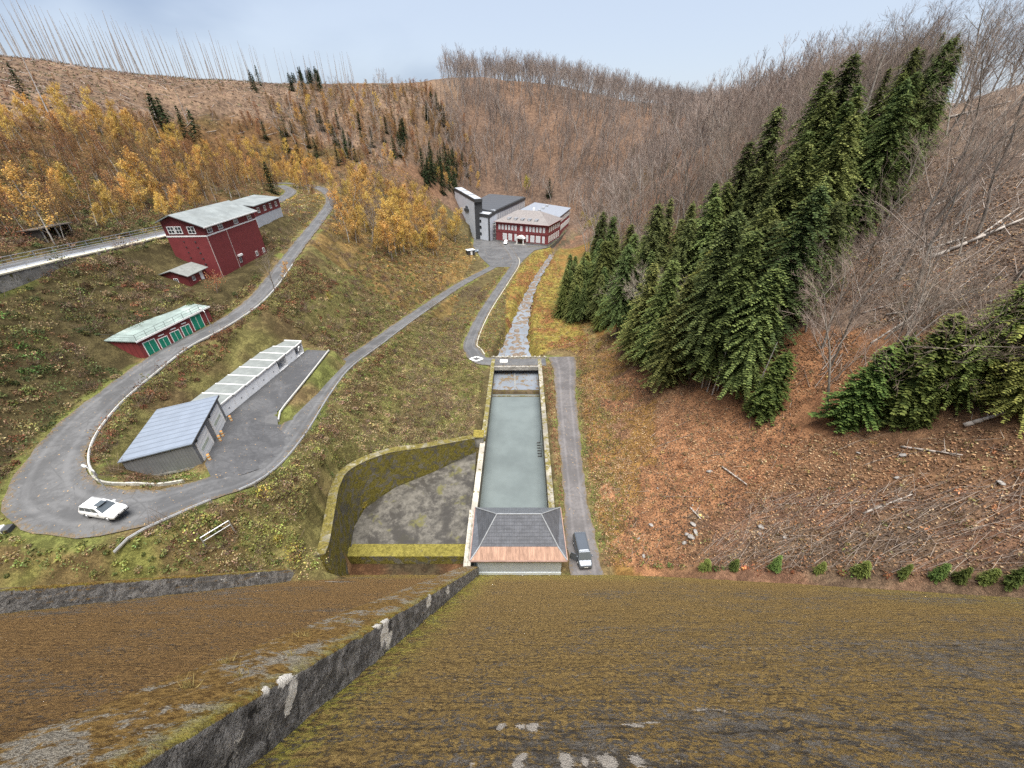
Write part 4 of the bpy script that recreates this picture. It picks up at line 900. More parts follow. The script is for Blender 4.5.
def bwin(x,z,w,h,face='y',pos=None,par=p):
    f=MB(); f.box(-w/2,w/2,-.1,-.004,0,h); o=f.build('window',M_white,par,loc=pos or (x,0,z)); o.rotation_euler[2]={'y':0,'x':PI/2,'X':-PI/2}[face]
    g_=MB()
    nx_=2; nz_=3
    for i in range(nx_):
        for k in range(nz_):
            u0=-w/2+.1+i*(w-.2)/nx_+.04; z0=.1+k*(h-.2)/nz_+.04; g_.box(u0,u0+(w-.2)/nx_-.08,-.125,-.104,z0,z0+(h-.2)/nz_-.08)
    g_.build('pane',M_wpane,o)
for i in range(6): bwin(2.2+i*2.05,7.0,1.25,2.7); bwin(pl_-2.2-i*2.05,7.0,1.25,2.7)
bwin(pl_/2,7.0,1.5,2.7)
for x,w_ in ((5.6,2.6),(9.0,2.3),(12.4,1.3),(pl_-12.2,1.3),(pl_-9.0,2.5),(pl_-5.5,2.7),(pl_-2.3,1.5)): bwin(x,1.4,w_,3.7)
for y in (3,6.5,10,13.5,17,20.5): bwin(0,0,2.2,2.7,'x',(pl_,y,7.0)); bwin(0,0,2.3,3.4,'x',(pl_,y,1.6))
po=MB(); xm_=pl_/2+.3
po.box(xm_-2.2,xm_-1.7,-2.6,-2.1,0,3.4); po.box(xm_+1.7,xm_+2.2,-2.6,-2.1,0,3.4); po.add([(xm_-2.6,-2.9,3.4),(xm_+2.6,-2.9,3.4),(xm_+1.7,-2.9,4.5),(xm_,-2.9,5.0),(xm_-1.7,-2.9,4.5),(xm_-2.6,-.14,3.4),(xm_+2.6,-.14,3.4),(xm_+1.7,-.14,4.5),(xm_,-.14,5.0),(xm_-1.7,-.14,4.5)],[(0,1,2,3,4),(9,8,7,6,5),(0,5,6,1),(1,6,7,2),(2,7,8,3),(3,8,9,4),(4,9,5,0)])
po=po.build('porch',M_white,p)
m=MB(); m.box(xm_-1.2,xm_+1.2,-.2,-.005,.1,3.2); m.build('door',plain('brown_door',(.12,.07,.04),.6),po)
m=MB(); m.box(xm_-3.2,xm_+3.2,-3.6,-.06,-.1,.25); m.build('step',M_conc,po)
# rear wing
wx0=6.; wx1=pl_-1.2; wD=62.
pw=thing('station_wing','grey roofed rear wing of the red power station with pale window bands','building',(pA[0]+1.2,pA[1],-51.2),pa+.10)
m=MB(); m.box(wx0,wx1,PD+.05,wD,-5,10.9); m.build('wall',M_brick,pw)
m=MB(); m.hexa([(wx0-.6,PD-4,11.0),(wx1+.8,PD-4,11.0),(wx1+.8,wD+.6,11.0),(wx0-.6,wD+.6,11.0)],[(wx0-.6,PD-4,14.0),(wx1+.8,PD-4,11.5),(wx1+.8,wD+.6,11.5),(wx0-.6,wD+.6,14.0)]); m.build('roof',ribbed('blue_grey_wing_roof',(.20,.22,.255),1,3.,.12,.55),pw)
m=MB(); m.box(wx1+.004,wx1+.1,PD+2,wD-1,7.2,9.8); m.box(wx1+.004,wx1+.1,PD+2,wD-1,2.2,5.2); wb=m.build('window_band',M_white,pw)
m=MB()
for k in range(13):
    y=PD+3+k*2.95; m.box(wx1+.104,wx1+.13,y,y+2.1,7.5,9.5); m.box(wx1+.104,wx1+.13,y,y+2.1,2.5,4.9)
m.build('pane',M_wpane,wb)
m=MB(); m.box(wx0+8,wx0+9.2,PD+1,PD+2.2,12,15.6); m.build('chimney',M_white,pw)
m=MB()
for y in (PD+6,PD+16,PD+27): m.box(wx0+10,wx0+11.6,y,y+1.6,12.4,14.2)
m.build('roof_vent',plain('roof_vents',(.4,.41,.42),.6),pw)
# grey turbine hall
hl=[(-11.2,243.5),(9.5,312),(-17,322),(-29,258)]
ha=thing('turbine_hall','large grey hall with dark flat roof behind the red power station','building',(-12,250,-51.2))
hr=[(q[0]+12,q[1]-250) for q in hl]
m=MB(); m.prism(hr,-3,14.0); m.build('wall',M_palewall,ha)
cxm=sum(q[0] for q in hr)/4; cym=sum(q[1] for q in hr)/4
big=[(cxm+(q[0]-cxm)*1.03,cym+(q[1]-cym)*1.015) for q in hr]
m=MB(); m.prism(big,14.0,[15.6]*4); m.build('fascia',M_dark,ha)
sm=[(cxm+(q[0]-cxm)*.98,cym+(q[1]-cym)*.985) for q in hr]
m=MB(); m.prism(sm,15.6,[15.9,15.9,16.8,16.8]); m.build('roof',ribbed('black_roof_sheet',(.062,.068,.078),1,9.,.25,.6),ha)
m=MB()
for k in range(16):
    f=k/16+.02; q=np.array(hr[0])+(np.array(hr[1])-np.array(hr[0]))*f; e=np.array(hr[0])+(np.array(hr[1])-np.array(hr[0]))*(f+.04); nrm=np.array((.957,-.29))*.06
    m.add([(q[0]+nrm[0],q[1]+nrm[1],9.5),(e[0]+nrm[0],e[1]+nrm[1],9.5),(e[0]+nrm[0],e[1]+nrm[1],13.2),(q[0]+nrm[0],q[1]+nrm[1],13.2)],[(0,1,2,3)])
m.build('window_band',M_wpane,ha)
def tower(name,label,foot,z0,z1,z2,npan,win):
    o=foot[0]; t=thing(name,label,'tower',(o[0],o[1],-51.2)); f=[(q[0]-o[0],q[1]-o[1]) for q in foot]
    m=MB(); m.prism(f,-3,[z1,z1,z2,z2]); m.build('wall',plain('tower_panels_'+str(len(f))+str(int(z1)),(.56,.60,.66),.6,.08,.3),t)
    c_=np.mean(f,axis=0); g_=[tuple(c_+(np.array(q)-c_)*1.05) for q in f]
    m=MB(); m.prism(g_,[z1+.02,z1+.02,z2+.02,z2+.02],[z1+1.6,z1+1.6,z2+1.6,z2+1.6]); m.build('fascia',M_dark,t)
    a_,b_,c2,d2=[np.array(q) for q in g_]
    m=MB()
    for i in range(npan):
        s0=(i+.06)/npan; s1=(i+.94)/npan
        P=lambda u,v:(a_*(1-u)+b_*u)*(1-v)+(d2*(1-u)+c2*u)*v
        zz=lambda v:z1+(z2-z1)*v+1.63
        q=[P(.08,s0),P(.92,s0),P(.92,s1),P(.08,s1)]; vs_=[s0,s0,s1,s1]
        m.add([(*q[k],zz(vs_[k])) for k in range(4)]+[(*q[k],zz(vs_[k])+.15) for k in range(4)],[(4,5,6,7),(0,1,5,4),(1,2,6,5),(2,3,7,6),(3,0,4,7)])
    m.build('roof_panel',plain('light_roof_panels_'+str(int(z1)),(.47,.50,.54),.4,.06,.5,metallic=.2),t)
    A_,B_=np.array(f[0]),np.array(f[1]); dd=(B_-A_); ln=np.linalg.norm(dd); dd/=ln; nn=np.array((dd[1],-dd[0]))*.06
    for (s,z,w_,h_) in win:
        q=A_+dd*ln*s+nn; m=MB(); m.add([(*(q-dd*w_/2),z),(*(q+dd*w_/2),z),(*(q+dd*w_/2),z+h_),(*(q-dd*w_/2),z+h_)],[(0,1,2,3)]); m.build('window',M_glass,t)
    # dark corner edge
    m=MB(); q=B_; m.box(q[0]-.9,q[0]+.12,q[1]-.12,q[1]+.9,-2,z1+.0); m.build('corner_panel',M_dark,t)
    m=MB(); n2_=np.array(((B_-A_)[1],-(B_-A_)[0])); n2_=n2_/np.linalg.norm(n2_)*.07
    if not win: m.add([(*(A_+n2_),-2),(*(B_+n2_),-2),(*(B_+n2_),z1),(*(A_+n2_),z1)],[(0,1,2,3)]); m.build('end_panel',M_dark,t)
    return t
tower('stair_tower','tall pale grey stair tower with sloped light roof left of the power station',[(-21.8,243.5),(-17.6,245.5),(-33.5,290),(-38.5,287)],0,20.8,22.4,3,[])
tower('lift_tower','shorter pale grey tower with small dark windows between hall and stair tower',[(-20.8,246),(-13.0,239.5),(-9.2,248),(-16.5,253)],0,13.0,14.3,2,[(.28,2.5,1.3,1.7),(.28,6.2,1.3,1.7),(.28,9.6,1.3,1.7)])
gl=thing('glass_link','narrow glazed link between the grey tower and the red power station','building',(-12.2,243.3,-51.2),.75)
m=MB(); m.box(0,4,-.6,2,-1,9.6); m.build('glazing',plain('dark_glazing',(.06,.075,.085),.12,.2,.5,spec=.6),gl)
m=MB()
for k in range(4): m.box(k*1.25,.18+k*1.25,-.72,-.605,-1,9.7)
for k in range(4): m.box(0,4,-.7,-.603,1.2+k*2.4,1.4+k*2.4)
m.build('mullion',M_white,gl)
# river wall below the power station
rwp=[(20.6,224.6,-50.9),(23.5,232,-50.9),(31,255,-50.9),(40,284,-50.9)]
rw=thing('river_wall','dark stone river wall under the right side of the power station','retaining wall',(20.6,224.6,-51))
m=MB(); m.ribbon(rel(rwp,(20.6,224.6,-51)),1.,5.); m.build('wall',concrete('river_stone',(.15,.145,.13),.4,(.10,.10,.035)),rw)
m=MB(); m.ribbon(rel([(8.5,224.8,-50.9),(20.6,224.4,-50.9)],(20.6,224.6,-51)),.9,4.); m.build('wing_wall',concrete('river_stone_b',(.17,.16,.14),.4,(.10,.10,.035)),rw)

# --- guard rails and kerbs
def guardrail(label,pts,mat=M_steel,h=.62,step=4.0,name='guard_rail',wid=.10,ht=.32):
    o=pts[len(pts)//2]; t=thing(name,label,'guard rail',tuple(float(x) for x in o)); d=rel(pts,o)
    m=MB(); m.ribbon([(p[0],p[1],p[2]+h+ht/2) for p in d],wid,ht); m.ribbon([(p[0],p[1],p[2]+h+.06) for p in d],wid+.08,.1); m.build('beam',mat,t)
    ac=99; me=None
    for i,p in enumerate(d):
        if ac>=step:
            if me is None: mm=MB(); mm.box(-.07,.07,-.07,.07,-.4,h+.05); ob=mm.build('post',M_steel,t,loc=p); me=ob.data
            else: link('post',me,t,p)
            ac=0
        if i+1<len(d): ac+=(Vector(d[i+1])-Vector(p)).length
def nearest(rd,px,py,z):
    w=survey(px,py,z); return int(np.argmin(np.hypot(rd[:,0]-w[0],rd[:,1]-w[1])))
sr=switch_road
def sub(rd,i0,i1,d,dz=.0,ext=0):
    q=off(rd[i0:i1],0)  # keeps order
    out=[]
    for i in range(i0,i1):
        dd=rd[min(i+1,len(rd)-1)][:2]-rd[max(i-1,0)][:2]; dd/=np.linalg.norm(dd); s=(rd[i][3]+abs(d))*(1 if d>0 else -1)
        x,y=rd[i][0]+dd[1]*s,rd[i][1]-dd[0]*s; out.append((x,y,max(rd[i][2],Zf(x,y))+dz))
    return out
# sr runs plaza -> hairpin -> up the hill.  right of travel (d>0) is the uphill/outer side on the lower leg... sides chosen from the plan
iH=nearest(sr,100,511,-32); iA=nearest(sr,332,380,-40.5); iB=nearest(sr,222,485,-34.3)
M_wb=plain('white_beam',(.44,.44,.42),.5,.1,1.,dirt=(.42,.42,.38))
lowrail=sub(sr,nearest(sr,440,297,-47.6),iB,-.55)
guardrail('steel guard rail along the valley side of the lower switchback road',lowrail)
wps=[survey(212,503,-33.8),survey(180,520,-33.5),survey(150,536,-33.4),survey(118,557,-33.4)]
wps=[(q[0],q[1],Zf(q[0],q[1])) for q in spline([(*w_,) for w_ in wps],1.)]
guardrail('thin galvanised rail running down the grass below the hairpin bend',wps,h=.5)
iC=nearest(sr,40,484,-31.5); iD=nearest(sr,284,265,-25.7)
def inner(i0,i1,d=.35):
    return sub(sr,i0,i1,d)
uprail=inner(nearest(sr,70,507,-31.9)+3,iD,.45)
guardrail('long white guard rail on the inner edge of the hairpin and upper road',uprail,M_wb,h=.42,ht=.32,wid=.12)
# continuing low pale kerb from the bend toward the grey garage
kb=[survey(*q) for q in ((92,472,-31.9),(97,481,-32.1),(108,487,-32.4),(130,490,-32.8),(160,488,-33.3),(186,484,-33.9))]
kb=[(q[0],q[1],Zf(q[0],q[1])+.4) for q in spline(kb,.8)]
t=thing('low_wall','curved low mossy white wall on the grass between hairpin and grey garage','low wall',tuple(kb[8])); m=MB(); m.ribbon(rel(kb,kb[8]),.18,.7); m.build('wall',concrete('pale_low_wall',(.55,.54,.48),.25,(.18,.2,.06)),t)
ik=[survey(*q) for q in ((329,351,-36.0),(303,384,-35.7),(277,416,-35.5))]
ik=[(q[0],q[1],Zf(q[0],q[1])) for q in spline(ik,1.)]
guardrail('white guard rail between the garage yard and the grass island',ik,M_wb,h=.35,ht=.3,wid=.14)
vr=sub(valley_road,nearest(valley_road,515,265,-51)-14,nearest(valley_road,470,342,-50)+9,.35,.14) 
vl=sub(valley_road,nearest(valley_road,515,265,-51)-14,nearest(valley_road,470,342,-50)+9,-.35,.14)
cl=vr if np.mean([p[0] for p in vr])>np.mean([p[0] for p in vl]) else vl
t=thing('kerb','white kerb along the stream side of the valley road','kerb',tuple(cl[10])); m=MB(); m.ribbon(rel(cl,cl[10]),.3,.4); m.build('kerb_stone',plain('weathered_kerb',(.36,.34,.28),.85,.25,1.,dirt=(.2,.18,.1)),t)

# --- lamps
def lamp(label,x,y,ang,H=5.,arm=1.1):
    t=thing('street_lamp',label,'street lamp',(x,y,Zf(x,y)),ang,None)
    m=MB(); m.tube((0,0,-.2),(0,0,H),.075,.05,8); m.build('pole',M_steel,t)
    m=MB(); m.path([(0,0,H),(arm*.35,0,H+.28),(arm,0,H+.36)],.04,6); m.build('arm',M_steel,t)
    m=MB(); m.hexa([(arm-.1,-.14,H+.26),(arm+.6,-.12,H+.32),(arm+.6,.12,H+.32),(arm-.1,.14,H+.26)],[(arm-.1,-.1,H+.42),(arm+.6,-.08,H+.42),(arm+.6,.08,H+.42),(arm-.1,.1,H+.42)]); hd=m.build('lamp_head',plain('lamp_grey%d'%int(x*3),(.55,.56,.56),.5),t,bevel=.02)
    m=MB(); m.box(arm,arm+.5,-.09,.09,H+.245,H+.285); m.build('lens',plain('lens%d'%int(x*3),(.7,.7,.68),.2),hd)
q=survey(111,495,-32.4); lamp('grey street lamp inside the hairpin bend above the white car',q[0],q[1],PI*.88,3.2,.7)
q=survey(214.5,334,-29.2); lamp('slim street lamp beside the upper road at the red garage',q[0]+.0,q[1],PI*.8,4.2)
q=survey(303,364,-35.9); lamp('short street lamp in front of the last open garage cell',q[0],q[1],PI*.6,2.6,.6)
q=survey(7,540,-33.); 
t=thing('utility_box','small white utility box leaning in the grass outside the hairpin','box',(q[0],q[1],Zf(q[0],q[1])),.3)
m=MB(); m.box(-.55,.55,-.35,.35,-.1,.55); m.build('body',M_white,t,bevel=.04)
m=MB(); m.box(.56,1.1,-.4,.4,-.1,.42); m.build('dark_cover',M_dark,t,bevel=.03)
m=MB(); m.box(-.3,.3,-.2,.2,.551,.58); m.build('lid',M_dark,t)
q=ground_hit(330,206) or (-71,160,-20)
t=thing('gate_hut','small red brick hut beside the top of the upper road','hut',(q[0]+3.4,q[1]+18,Zf(q[0]+3.4,q[1]+18)-.3))
m=MB(); m.box(-2,2,-1.5,1.5,0,2.4); m.build('wall',M_brick,t)
m=MB(); m.box(-2.3,2.3,-1.8,1.8,2.4,2.65); m.build('roof',M_felt,t)
window(t,(0,-1.5,1),1.2,.9,'y')
q=ground_hit(206,546)
t=thing('handrail','short pale handrail on the bushy bank near the basin wall','handrail',(q[0],q[1],Zf(q[0],q[1])),.9)
for x in (0,2.6):
    m=MB(); m.tube((x,0,-.6),(x,0,1.3),.06); m.build('post',M_steel,t)
m=MB(); m.tube((0,0,1.3),(2.6,0,1.35),.06); m.tube((0,0,.7),(2.6,0,.75),.05); m.build('rail',M_steel,t)

# ------------------------------------------------------------------ vehicles
def car_paint(name,col,rough=.25,metallic=.0): return plain(name,col,rough,.04,1.,metallic,.5)
M_cglass=plain('car_glass',(.06,.072,.08),.06,.05,1,spec=1.); M_tyre=plain('tyre',(.018,.018,.018),.85); M_rim=plain('rim',(.45,.46,.47),.35,.05,1,.7); M_lens=plain('head_lens',(.75,.77,.8),.1); M_red_l=plain('tail_lens',(.35,.01,.01),.2)
def vehicle(label,cat,paint,loc,rz,L_,W_,prof,cab,group=None,name='parked_car',trim=None,wheel=.36,axles=(-1.4,1.4),doors=(.0,),sunroof=False,rails=False):
    """prof: stations (x, z_low, z_top, width factor) for the lower body; cab: (xb0,xb1,xt0,xt1,z0,z1,wt)"""
    t=thing(name,label,cat,loc,rz,group); hw=W_/2
    sec=[]
    for x,zl,zt,wf in prof:
        w=hw*wf; zm=zl+(zt-zl)*.5
        sec.append([(x,-w*.86,zl),(x,-w*.97,zl+.12),(x,-w,zm),(x,-w*.97,zt-.09),(x,-w*.86,zt),(x,0,zt+.025),(x,w*.86,zt),(x,w*.97,zt-.09),(x,w,zm),(x,w*.97,zl+.12),(x,w*.86,zl)])
    n=11; m=MB(); V=[v for s_ in sec for v in s_]; F=[]
    for i in range(len(sec)-1):
        for j in range(n): F.append((i*n+j,i*n+(j+1)%n,(i+1)*n+(j+1)%n,(i+1)*n+j))
    F.append(tuple(range(n))[::-1]); F.append(tuple(range((len(sec)-1)*n,len(sec)*n)))
    m.add(V,[f[::-1] for f in F]); body=m.build('body',paint,t,smooth=False,bevel=.03)
    xb0,xb1,xt0,xt1,z0,z1,wt=cab; wb=hw*.93; wtp=hw*wt
    bt=[(xb0,-wb,z0),(xb1,-wb,z0),(xb1,wb,z0),(xb0,wb,z0)]; tp=[(xt0,-wtp,z1),(xt1,-wtp*.97,z1-.03),(xt1,wtp*.97,z1-.03),(xt0,wtp,z1)]
    m=MB(); m.hexa(bt,tp); m.build('cabin',paint,t,bevel=.05)
    m=MB(); m.hexa([(xt0+.1,-wtp+.06,z1-.02),(xt1-.12,-wtp+.08,z1-.04),(xt1-.12,wtp-.08,z1-.04),(xt0+.1,wtp-.06,z1-.02)],[(xt0+.25,-wtp+.18,z1+.05),(xt1-.3,-wtp+.2,z1+.035),(xt1-.3,wtp-.2,z1+.035),(xt0+.25,wtp-.18,z1+.05)]); rf=m.build('roof',paint,t,bevel=.03)
    if sunroof:
        m=MB(); m.box(-.25,.5,-.42,.42,z1+.045,z1+.06); m.build('sunroof',M_cglass,rf)
    if rails:
        m=MB()
        for s in (-1,1): m.tube((xt0+.3,s*(wtp-.14),z1+.09),(xt1-.35,s*(wtp-.15),z1+.07),.025)
        m.build('roof_rail',M_dark,rf)
    def pane(nm,a,b,c,d,u0,u1,v0,v1,par):
        a,b,c,d=[Vector(q) for q in (a,b,c,d)]; P=lambda u,v:(a*(1-u)+b*u)*(1-v)+(d*(1-u)+c*u)*v
        nrm=(b-a).cross(d-a).normalized()*.018; m=MB(); q=[P(u0,v0),P(u1,v0),P(u1,v1),P(u0,v1)]
        m.add([p_+nrm for p_ in q]+[p_-nrm for p_ in q],[(0,1,2,3),(0,4,5,1),(1,5,6,2),(2,6,7,3),(3,7,4,0)]); return m.build(nm,M_cglass,par)
    pane('windscreen',bt[1],bt[2],tp[2],tp[1],.06,.94,.08,.93,t); pane('rear_window',bt[3],bt[0],tp[0],tp[3],.1,.9,.3,.9,t)
    for u0,u1 in ((.05,.30),(.33,.62),(.65,.93)):
        pane('side_window',bt[0],bt[1],tp[1],tp[0],u0,u1,.2,.88,t); pane('side_window',bt[2],bt[3],tp[3],tp[2],1-u1,1-u0,.2,.88,t)
    for ax in axles:
        for s in (-1,1):
            y=s*(hw-.13); m=MB(); m.tube((ax,y-.12,wheel),(ax,y+.135,wheel),wheel,wheel,18); w=m.build('wheel',M_tyre,t)
            m=MB(); m.tube((ax,y+s*.10,wheel),(ax,y+s*.15,wheel),wheel*.66,wheel*.6,12); m.build('rim',M_rim,w)
    xf=prof[-1][0]; xr=prof[0][0]; zt=prof[-2][2]
    for s in (-1,1):
        m=MB(); m.hexa([(xf-.42,s*hw*.62-.2,zt-.26),(xf-.02,s*hw*.60-.2,zt-.28),(xf-.02,s*hw*.60+.2,zt-.28),(xf-.42,s*hw*.62+.2,zt-.26)],[(xf-.5,s*hw*.62-.2,zt+.01),(xf-.06,s*hw*.60-.2,zt-.12),(xf-.06,s*hw*.60+.2,zt-.12),(xf-.5,s*hw*.62+.2,zt+.01)]); m.build('headlight',M_lens,t)
        m=MB(); m.box(xr-.02,xr+.1,s*hw*.74-.12,s*hw*.74+.12,prof[0][2]-.35,prof[0][2]-.05); m.build('tail_light',M_red_l,t)
        m=MB(); m.box(xb1-.75,xb1-.5,s*(hw+.08)-.1,s*(hw+.08)+.1,z0-.02,z0+.17); m.build('mirror',paint,t,bevel=.03)
    m=MB(); m.box(xf-.03,xf+.015,-hw*.42,hw*.42,zt-.42,zt-.18); m.build('grille',M_dark,t)
    m=MB(); m.box(xf-.02,xf+.03,-hw*.85,hw*.85,prof[-1][1]+.02,prof[-1][1]+.2); m.build('bumper',trim or M_dark,t,bevel=.02)
    m=MB(); m.box(xf+.031,xf+.04,-.26,.26,prof[-1][1]+.22,prof[-1][1]+.33); m.build('number_plate',M_white,t)
    return t
suv_prof=[(-2.33,.45,.95,.86),(-2.25,.30,1.02,.95),(-1.2,.24,1.04,1.0),(.2,.24,1.02,1.0),(1.0,.24,1.00,1.0),(1.8,.26,.96,.98),(2.15,.30,.90,.93),(2.33,.38,.78,.82)]
q=survey(107.5,513.5,-31.9)
M_wcar=car_paint('white_car_paint',(.78,.79,.80))
wc=vehicle('white estate SUV with dark sunroof driving round the hairpin bend','car',M_wcar,(q[0],q[1],-31.86),math.radians(-9),4.66,1.88,suv_prof,(-2.2,1.05,-1.85,.15,1.0,1.66,.76),None,'car',axles=(-1.4,1.42),sunroof=True,rails=True); wc.scale=(.86,.88,.88)
van_prof=[(-2.45,.42,1.15,.9),(-2.4,.28,1.2,.97),(-1.2,.26,1.2,1.),(.6,.26,1.2,1.),(1.55,.26,1.18,1.),(2.2,.28,1.02,.96),(2.42,.34,.9,.88),(2.48,.4,.8,.8)]
M_vp=car_paint('dark_grey_paint',(.10,.115,.135),.2,.3)
v=vehicle('dark grey passenger van with an open front door beside the pump house','van',M_vp,(9.95,33.4,-49.91),-PI/2+.06,5.0,1.94,van_prof,(-2.42,1.75,-2.2,.95,1.17,1.95,.84),None,'van',axles=(-1.5,1.5))
m=MB(); m.box(-1.1,0,-.04,.04,.35,1.2); m.hexa([(-1.05,-.03,1.2),(0,-.03,1.2),(0,.03,1.2),(-1.05,.03,1.2)],[(-.95,-.03,1.75),(-.25,-.03,1.75),(-.25,.03,1.75),(-.95,.03,1.75)]); d=m.build('door',M_vp,v,loc=(1.25,-.98,0)); d.rotation_euler[2]=math.radians(62)
wv=vehicle('small white delivery van parked in front of the red power station','van',M_wcar,(-3.6,231.2,-50.9),math.radians(-100),4.4,1.85,[(-2.2,.4,1.1,.9),(-2.1,.28,1.15,.97),(0,.26,1.15,1.),(1.3,.26,1.1,1.),(2.0,.3,.9,.95),(2.2,.4,.75,.85)],(-2.15,1.3,-2.0,.55,1.1,1.85,.86),None,'van',axles=(-1.35,1.35))
vehicle('pale car parked at the left edge of the power station forecourt','car',car_paint('pale_blue_paint',(.42,.50,.58),.3,.2),(-19.6,211,Zf(-19.6,211)+.05),math.radians(60),4.3,1.8,suv_prof,(-2.1,.95,-1.6,.1,1.0,1.5,.76),None,'car',axles=(-1.35,1.38))
q=(-18.0,205.0)
t=thing('shelter_box','small dark cabin with pale flat roof at the edge of the forecourt','cabin',(-21.5,204.5,Zf(-21.5,204.5)-.2),.5)
m=MB(); m.box(-1.9,1.9,-1.4,1.4,0,2.3); m.build('wall',M_dark,t)
m=MB(); m.box(-2.15,2.15,-1.65,1.65,2.3,2.5); m.build('roof',plain('pale_cabin_roof',(.5,.54,.58),.5),t)
m=MB(); m.box(-.5,.5,-1.46,-1.404,.1,2.); m.build('door',M_white,t)
# ------------------------------------------------------------------ plant templates (numpy)
def rot_to(d, n):                            # frames for directions d (n,3)
    d=d/np.linalg.norm(d,axis=1,keepdims=True); up=np.where(np.abs(d[:,2:3])>.9,np.array([[1.,0,0]]),np.array([[0,0,1.]]))
    a=np.cross(up,d); a/=np.linalg.norm(a,axis=1,keepdims=True); b=np.cross(d,a); return d,a,b
def tubes(segs, n):
    P=np.array([s[0] for s in segs]);Q_=np.array([s[1] for s in segs]);r0=np.array([s[2] for s in segs]);r1=np.array([s[3] for s in segs])
    d,a,b=rot_to(Q_-P,len(P)); t=2*PI*np.arange(n)/n; cs=np.cos(t);sn=np.sin(t)
    off_=a[:,None]*cs[None,:,None]+b[:,None]*sn[None,:,None]
    V=np.concatenate([P[:,None]+off_*r0[:,None,None],Q_[:,None]+off_*r1[:,None,None]],1).reshape(-1,3)
    base=np.arange(len(P))[:,None,None]*2*n; j=np.arange(n)
    F=np.stack([j,(j+1)%n,n+(j+1)%n,n+j],-1)[None]+base
    return V,F.reshape(-1,4)
def quads(cent, u, v):                       # diamonds-ish leaf faces
    V=np.stack([cent-u,cent-v,cent+u,cent+v],1).reshape(-1,3); return V,np.arange(len(V)).reshape(-1,4)
def rand_dirs(r,n):
    d=r.normal(size=(n,3)); return d/np.linalg.norm(d,axis=1,keepdims=True)
def join(parts):
    V=[];F=[];Cc_=[];k=0
    for v,f,c in parts:
        V.append(v);F.append(f+k);Cc_.append(np.broadcast_to(c,v.shape) if np.ndim(c)==1 else c);k+=len(v)
    return np.concatenate(V),np.concatenate(F),np.concatenate(Cc_)

def conifer(seed,h,R,base=.12,dense=1.,tip=1.,colr=((.018,.030,.010),(.055,.070,.020)),droop=.34,ragged=.4,pw=.68):
    ph=np.random.default_rng(seed+7).uniform(0,6.28,3)
    r=np.random.default_rng(seed); C_=[];U=[];W_=[];K=[]
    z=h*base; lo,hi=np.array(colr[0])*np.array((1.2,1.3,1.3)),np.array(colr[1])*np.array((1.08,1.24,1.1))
    while z<h*.985:
        f=(z-h*base)/(h*(1-base)); rr=R*((1-f)**pw*(.6+.4*min(1,f*5+.35)))*(1+.16*math.sin(z*1.9+seed)+r.normal(0,.07))+.15
        n=max(4,int((8+3*(1-f))*dense))
        a0=r.uniform(0,6.28)
        for k in range(n):
            if r.random()<.07: continue
            az=a0+6.283*k/n+r.normal(0,.18); L_=rr*r.uniform(1-ragged,1.06+ragged*.4)*(1+.22*math.sin(az*2+ph[0]+z*.25)+.15*math.sin(az*3+ph[1]-z*.4)); dz=r.normal(0,.12)
            dirh=np.array((math.cos(az),math.sin(az),0)); side=np.array((-math.sin(az),math.cos(az),0))
            st=max(2,int(L_/(.40/dense)))
            bri=r.uniform(0,1)
            for i in range(st+1):
                t=(i+.6)/(st+.6); p=dirh*(L_*t)+np.array((0,0,z+dz+.18*L_*t-droop*L_*t*t*1.5+(.15*f)*L_))
                tl=(.30+.42*(1-t))*min(1.,L_/1.6)*tip*r.uniform(.7,1.35)+.13; w=.095*tip+.03
                for s in (-1,1):
                    dv=dirh*.62+side*s*.75+np.array((0,0,-.30+r.normal(0,.16))); dv/=np.linalg.norm(dv)
                    C_.append(p+dv*tl*.55); U.append(dv*tl*.6); W_.append(np.cross(dv,(0,0,1))*w*1.5+np.array((0,0,r.normal(0,.05))))
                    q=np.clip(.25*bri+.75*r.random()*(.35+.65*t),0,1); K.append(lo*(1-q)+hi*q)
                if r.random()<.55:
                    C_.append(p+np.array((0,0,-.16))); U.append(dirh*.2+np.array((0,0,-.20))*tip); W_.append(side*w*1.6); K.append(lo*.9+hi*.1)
            # tip spray
            C_.append(p+dirh*.18); U.append(dirh*.3+np.array((0,0,.02))); W_.append(side*.11); K.append(hi*.9)
        z+=(.42+.24*(1-f))/dense*r.uniform(.8,1.2)
    for k in range(5):
        a=k*1.26; C_.append(np.array((0,0,h-.2*k))); U.append(np.array((.1*math.cos(a),.1*math.sin(a),.34))); W_.append(np.array((-.12*math.sin(a),.12*math.cos(a),0))); K.append(hi)
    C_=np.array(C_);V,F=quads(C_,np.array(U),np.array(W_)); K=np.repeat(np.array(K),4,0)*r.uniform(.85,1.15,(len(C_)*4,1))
    # trunk with dead stubs
    segs=[]; pr=None
    for i in range(9):
        f0,f1=i/9,(i+1)/9; segs.append(((0,0,h*f0-.4*(i==0)),(0,0,h*f1),.018*h*(1-f0)**.9*.62+.02,.018*h*(1-f1)**.9*.62+.02))
    for i in range(int(h*1.2)):
        zz=r.uniform(.08,.5)*h; a=r.uniform(0,6.28); l=r.uniform(.4,1.3); segs.append(((0,0,zz),(l*math.cos(a),l*math.sin(a),zz-.1*l),.025,.008))
    return (V,F,K),tubes(segs,6)

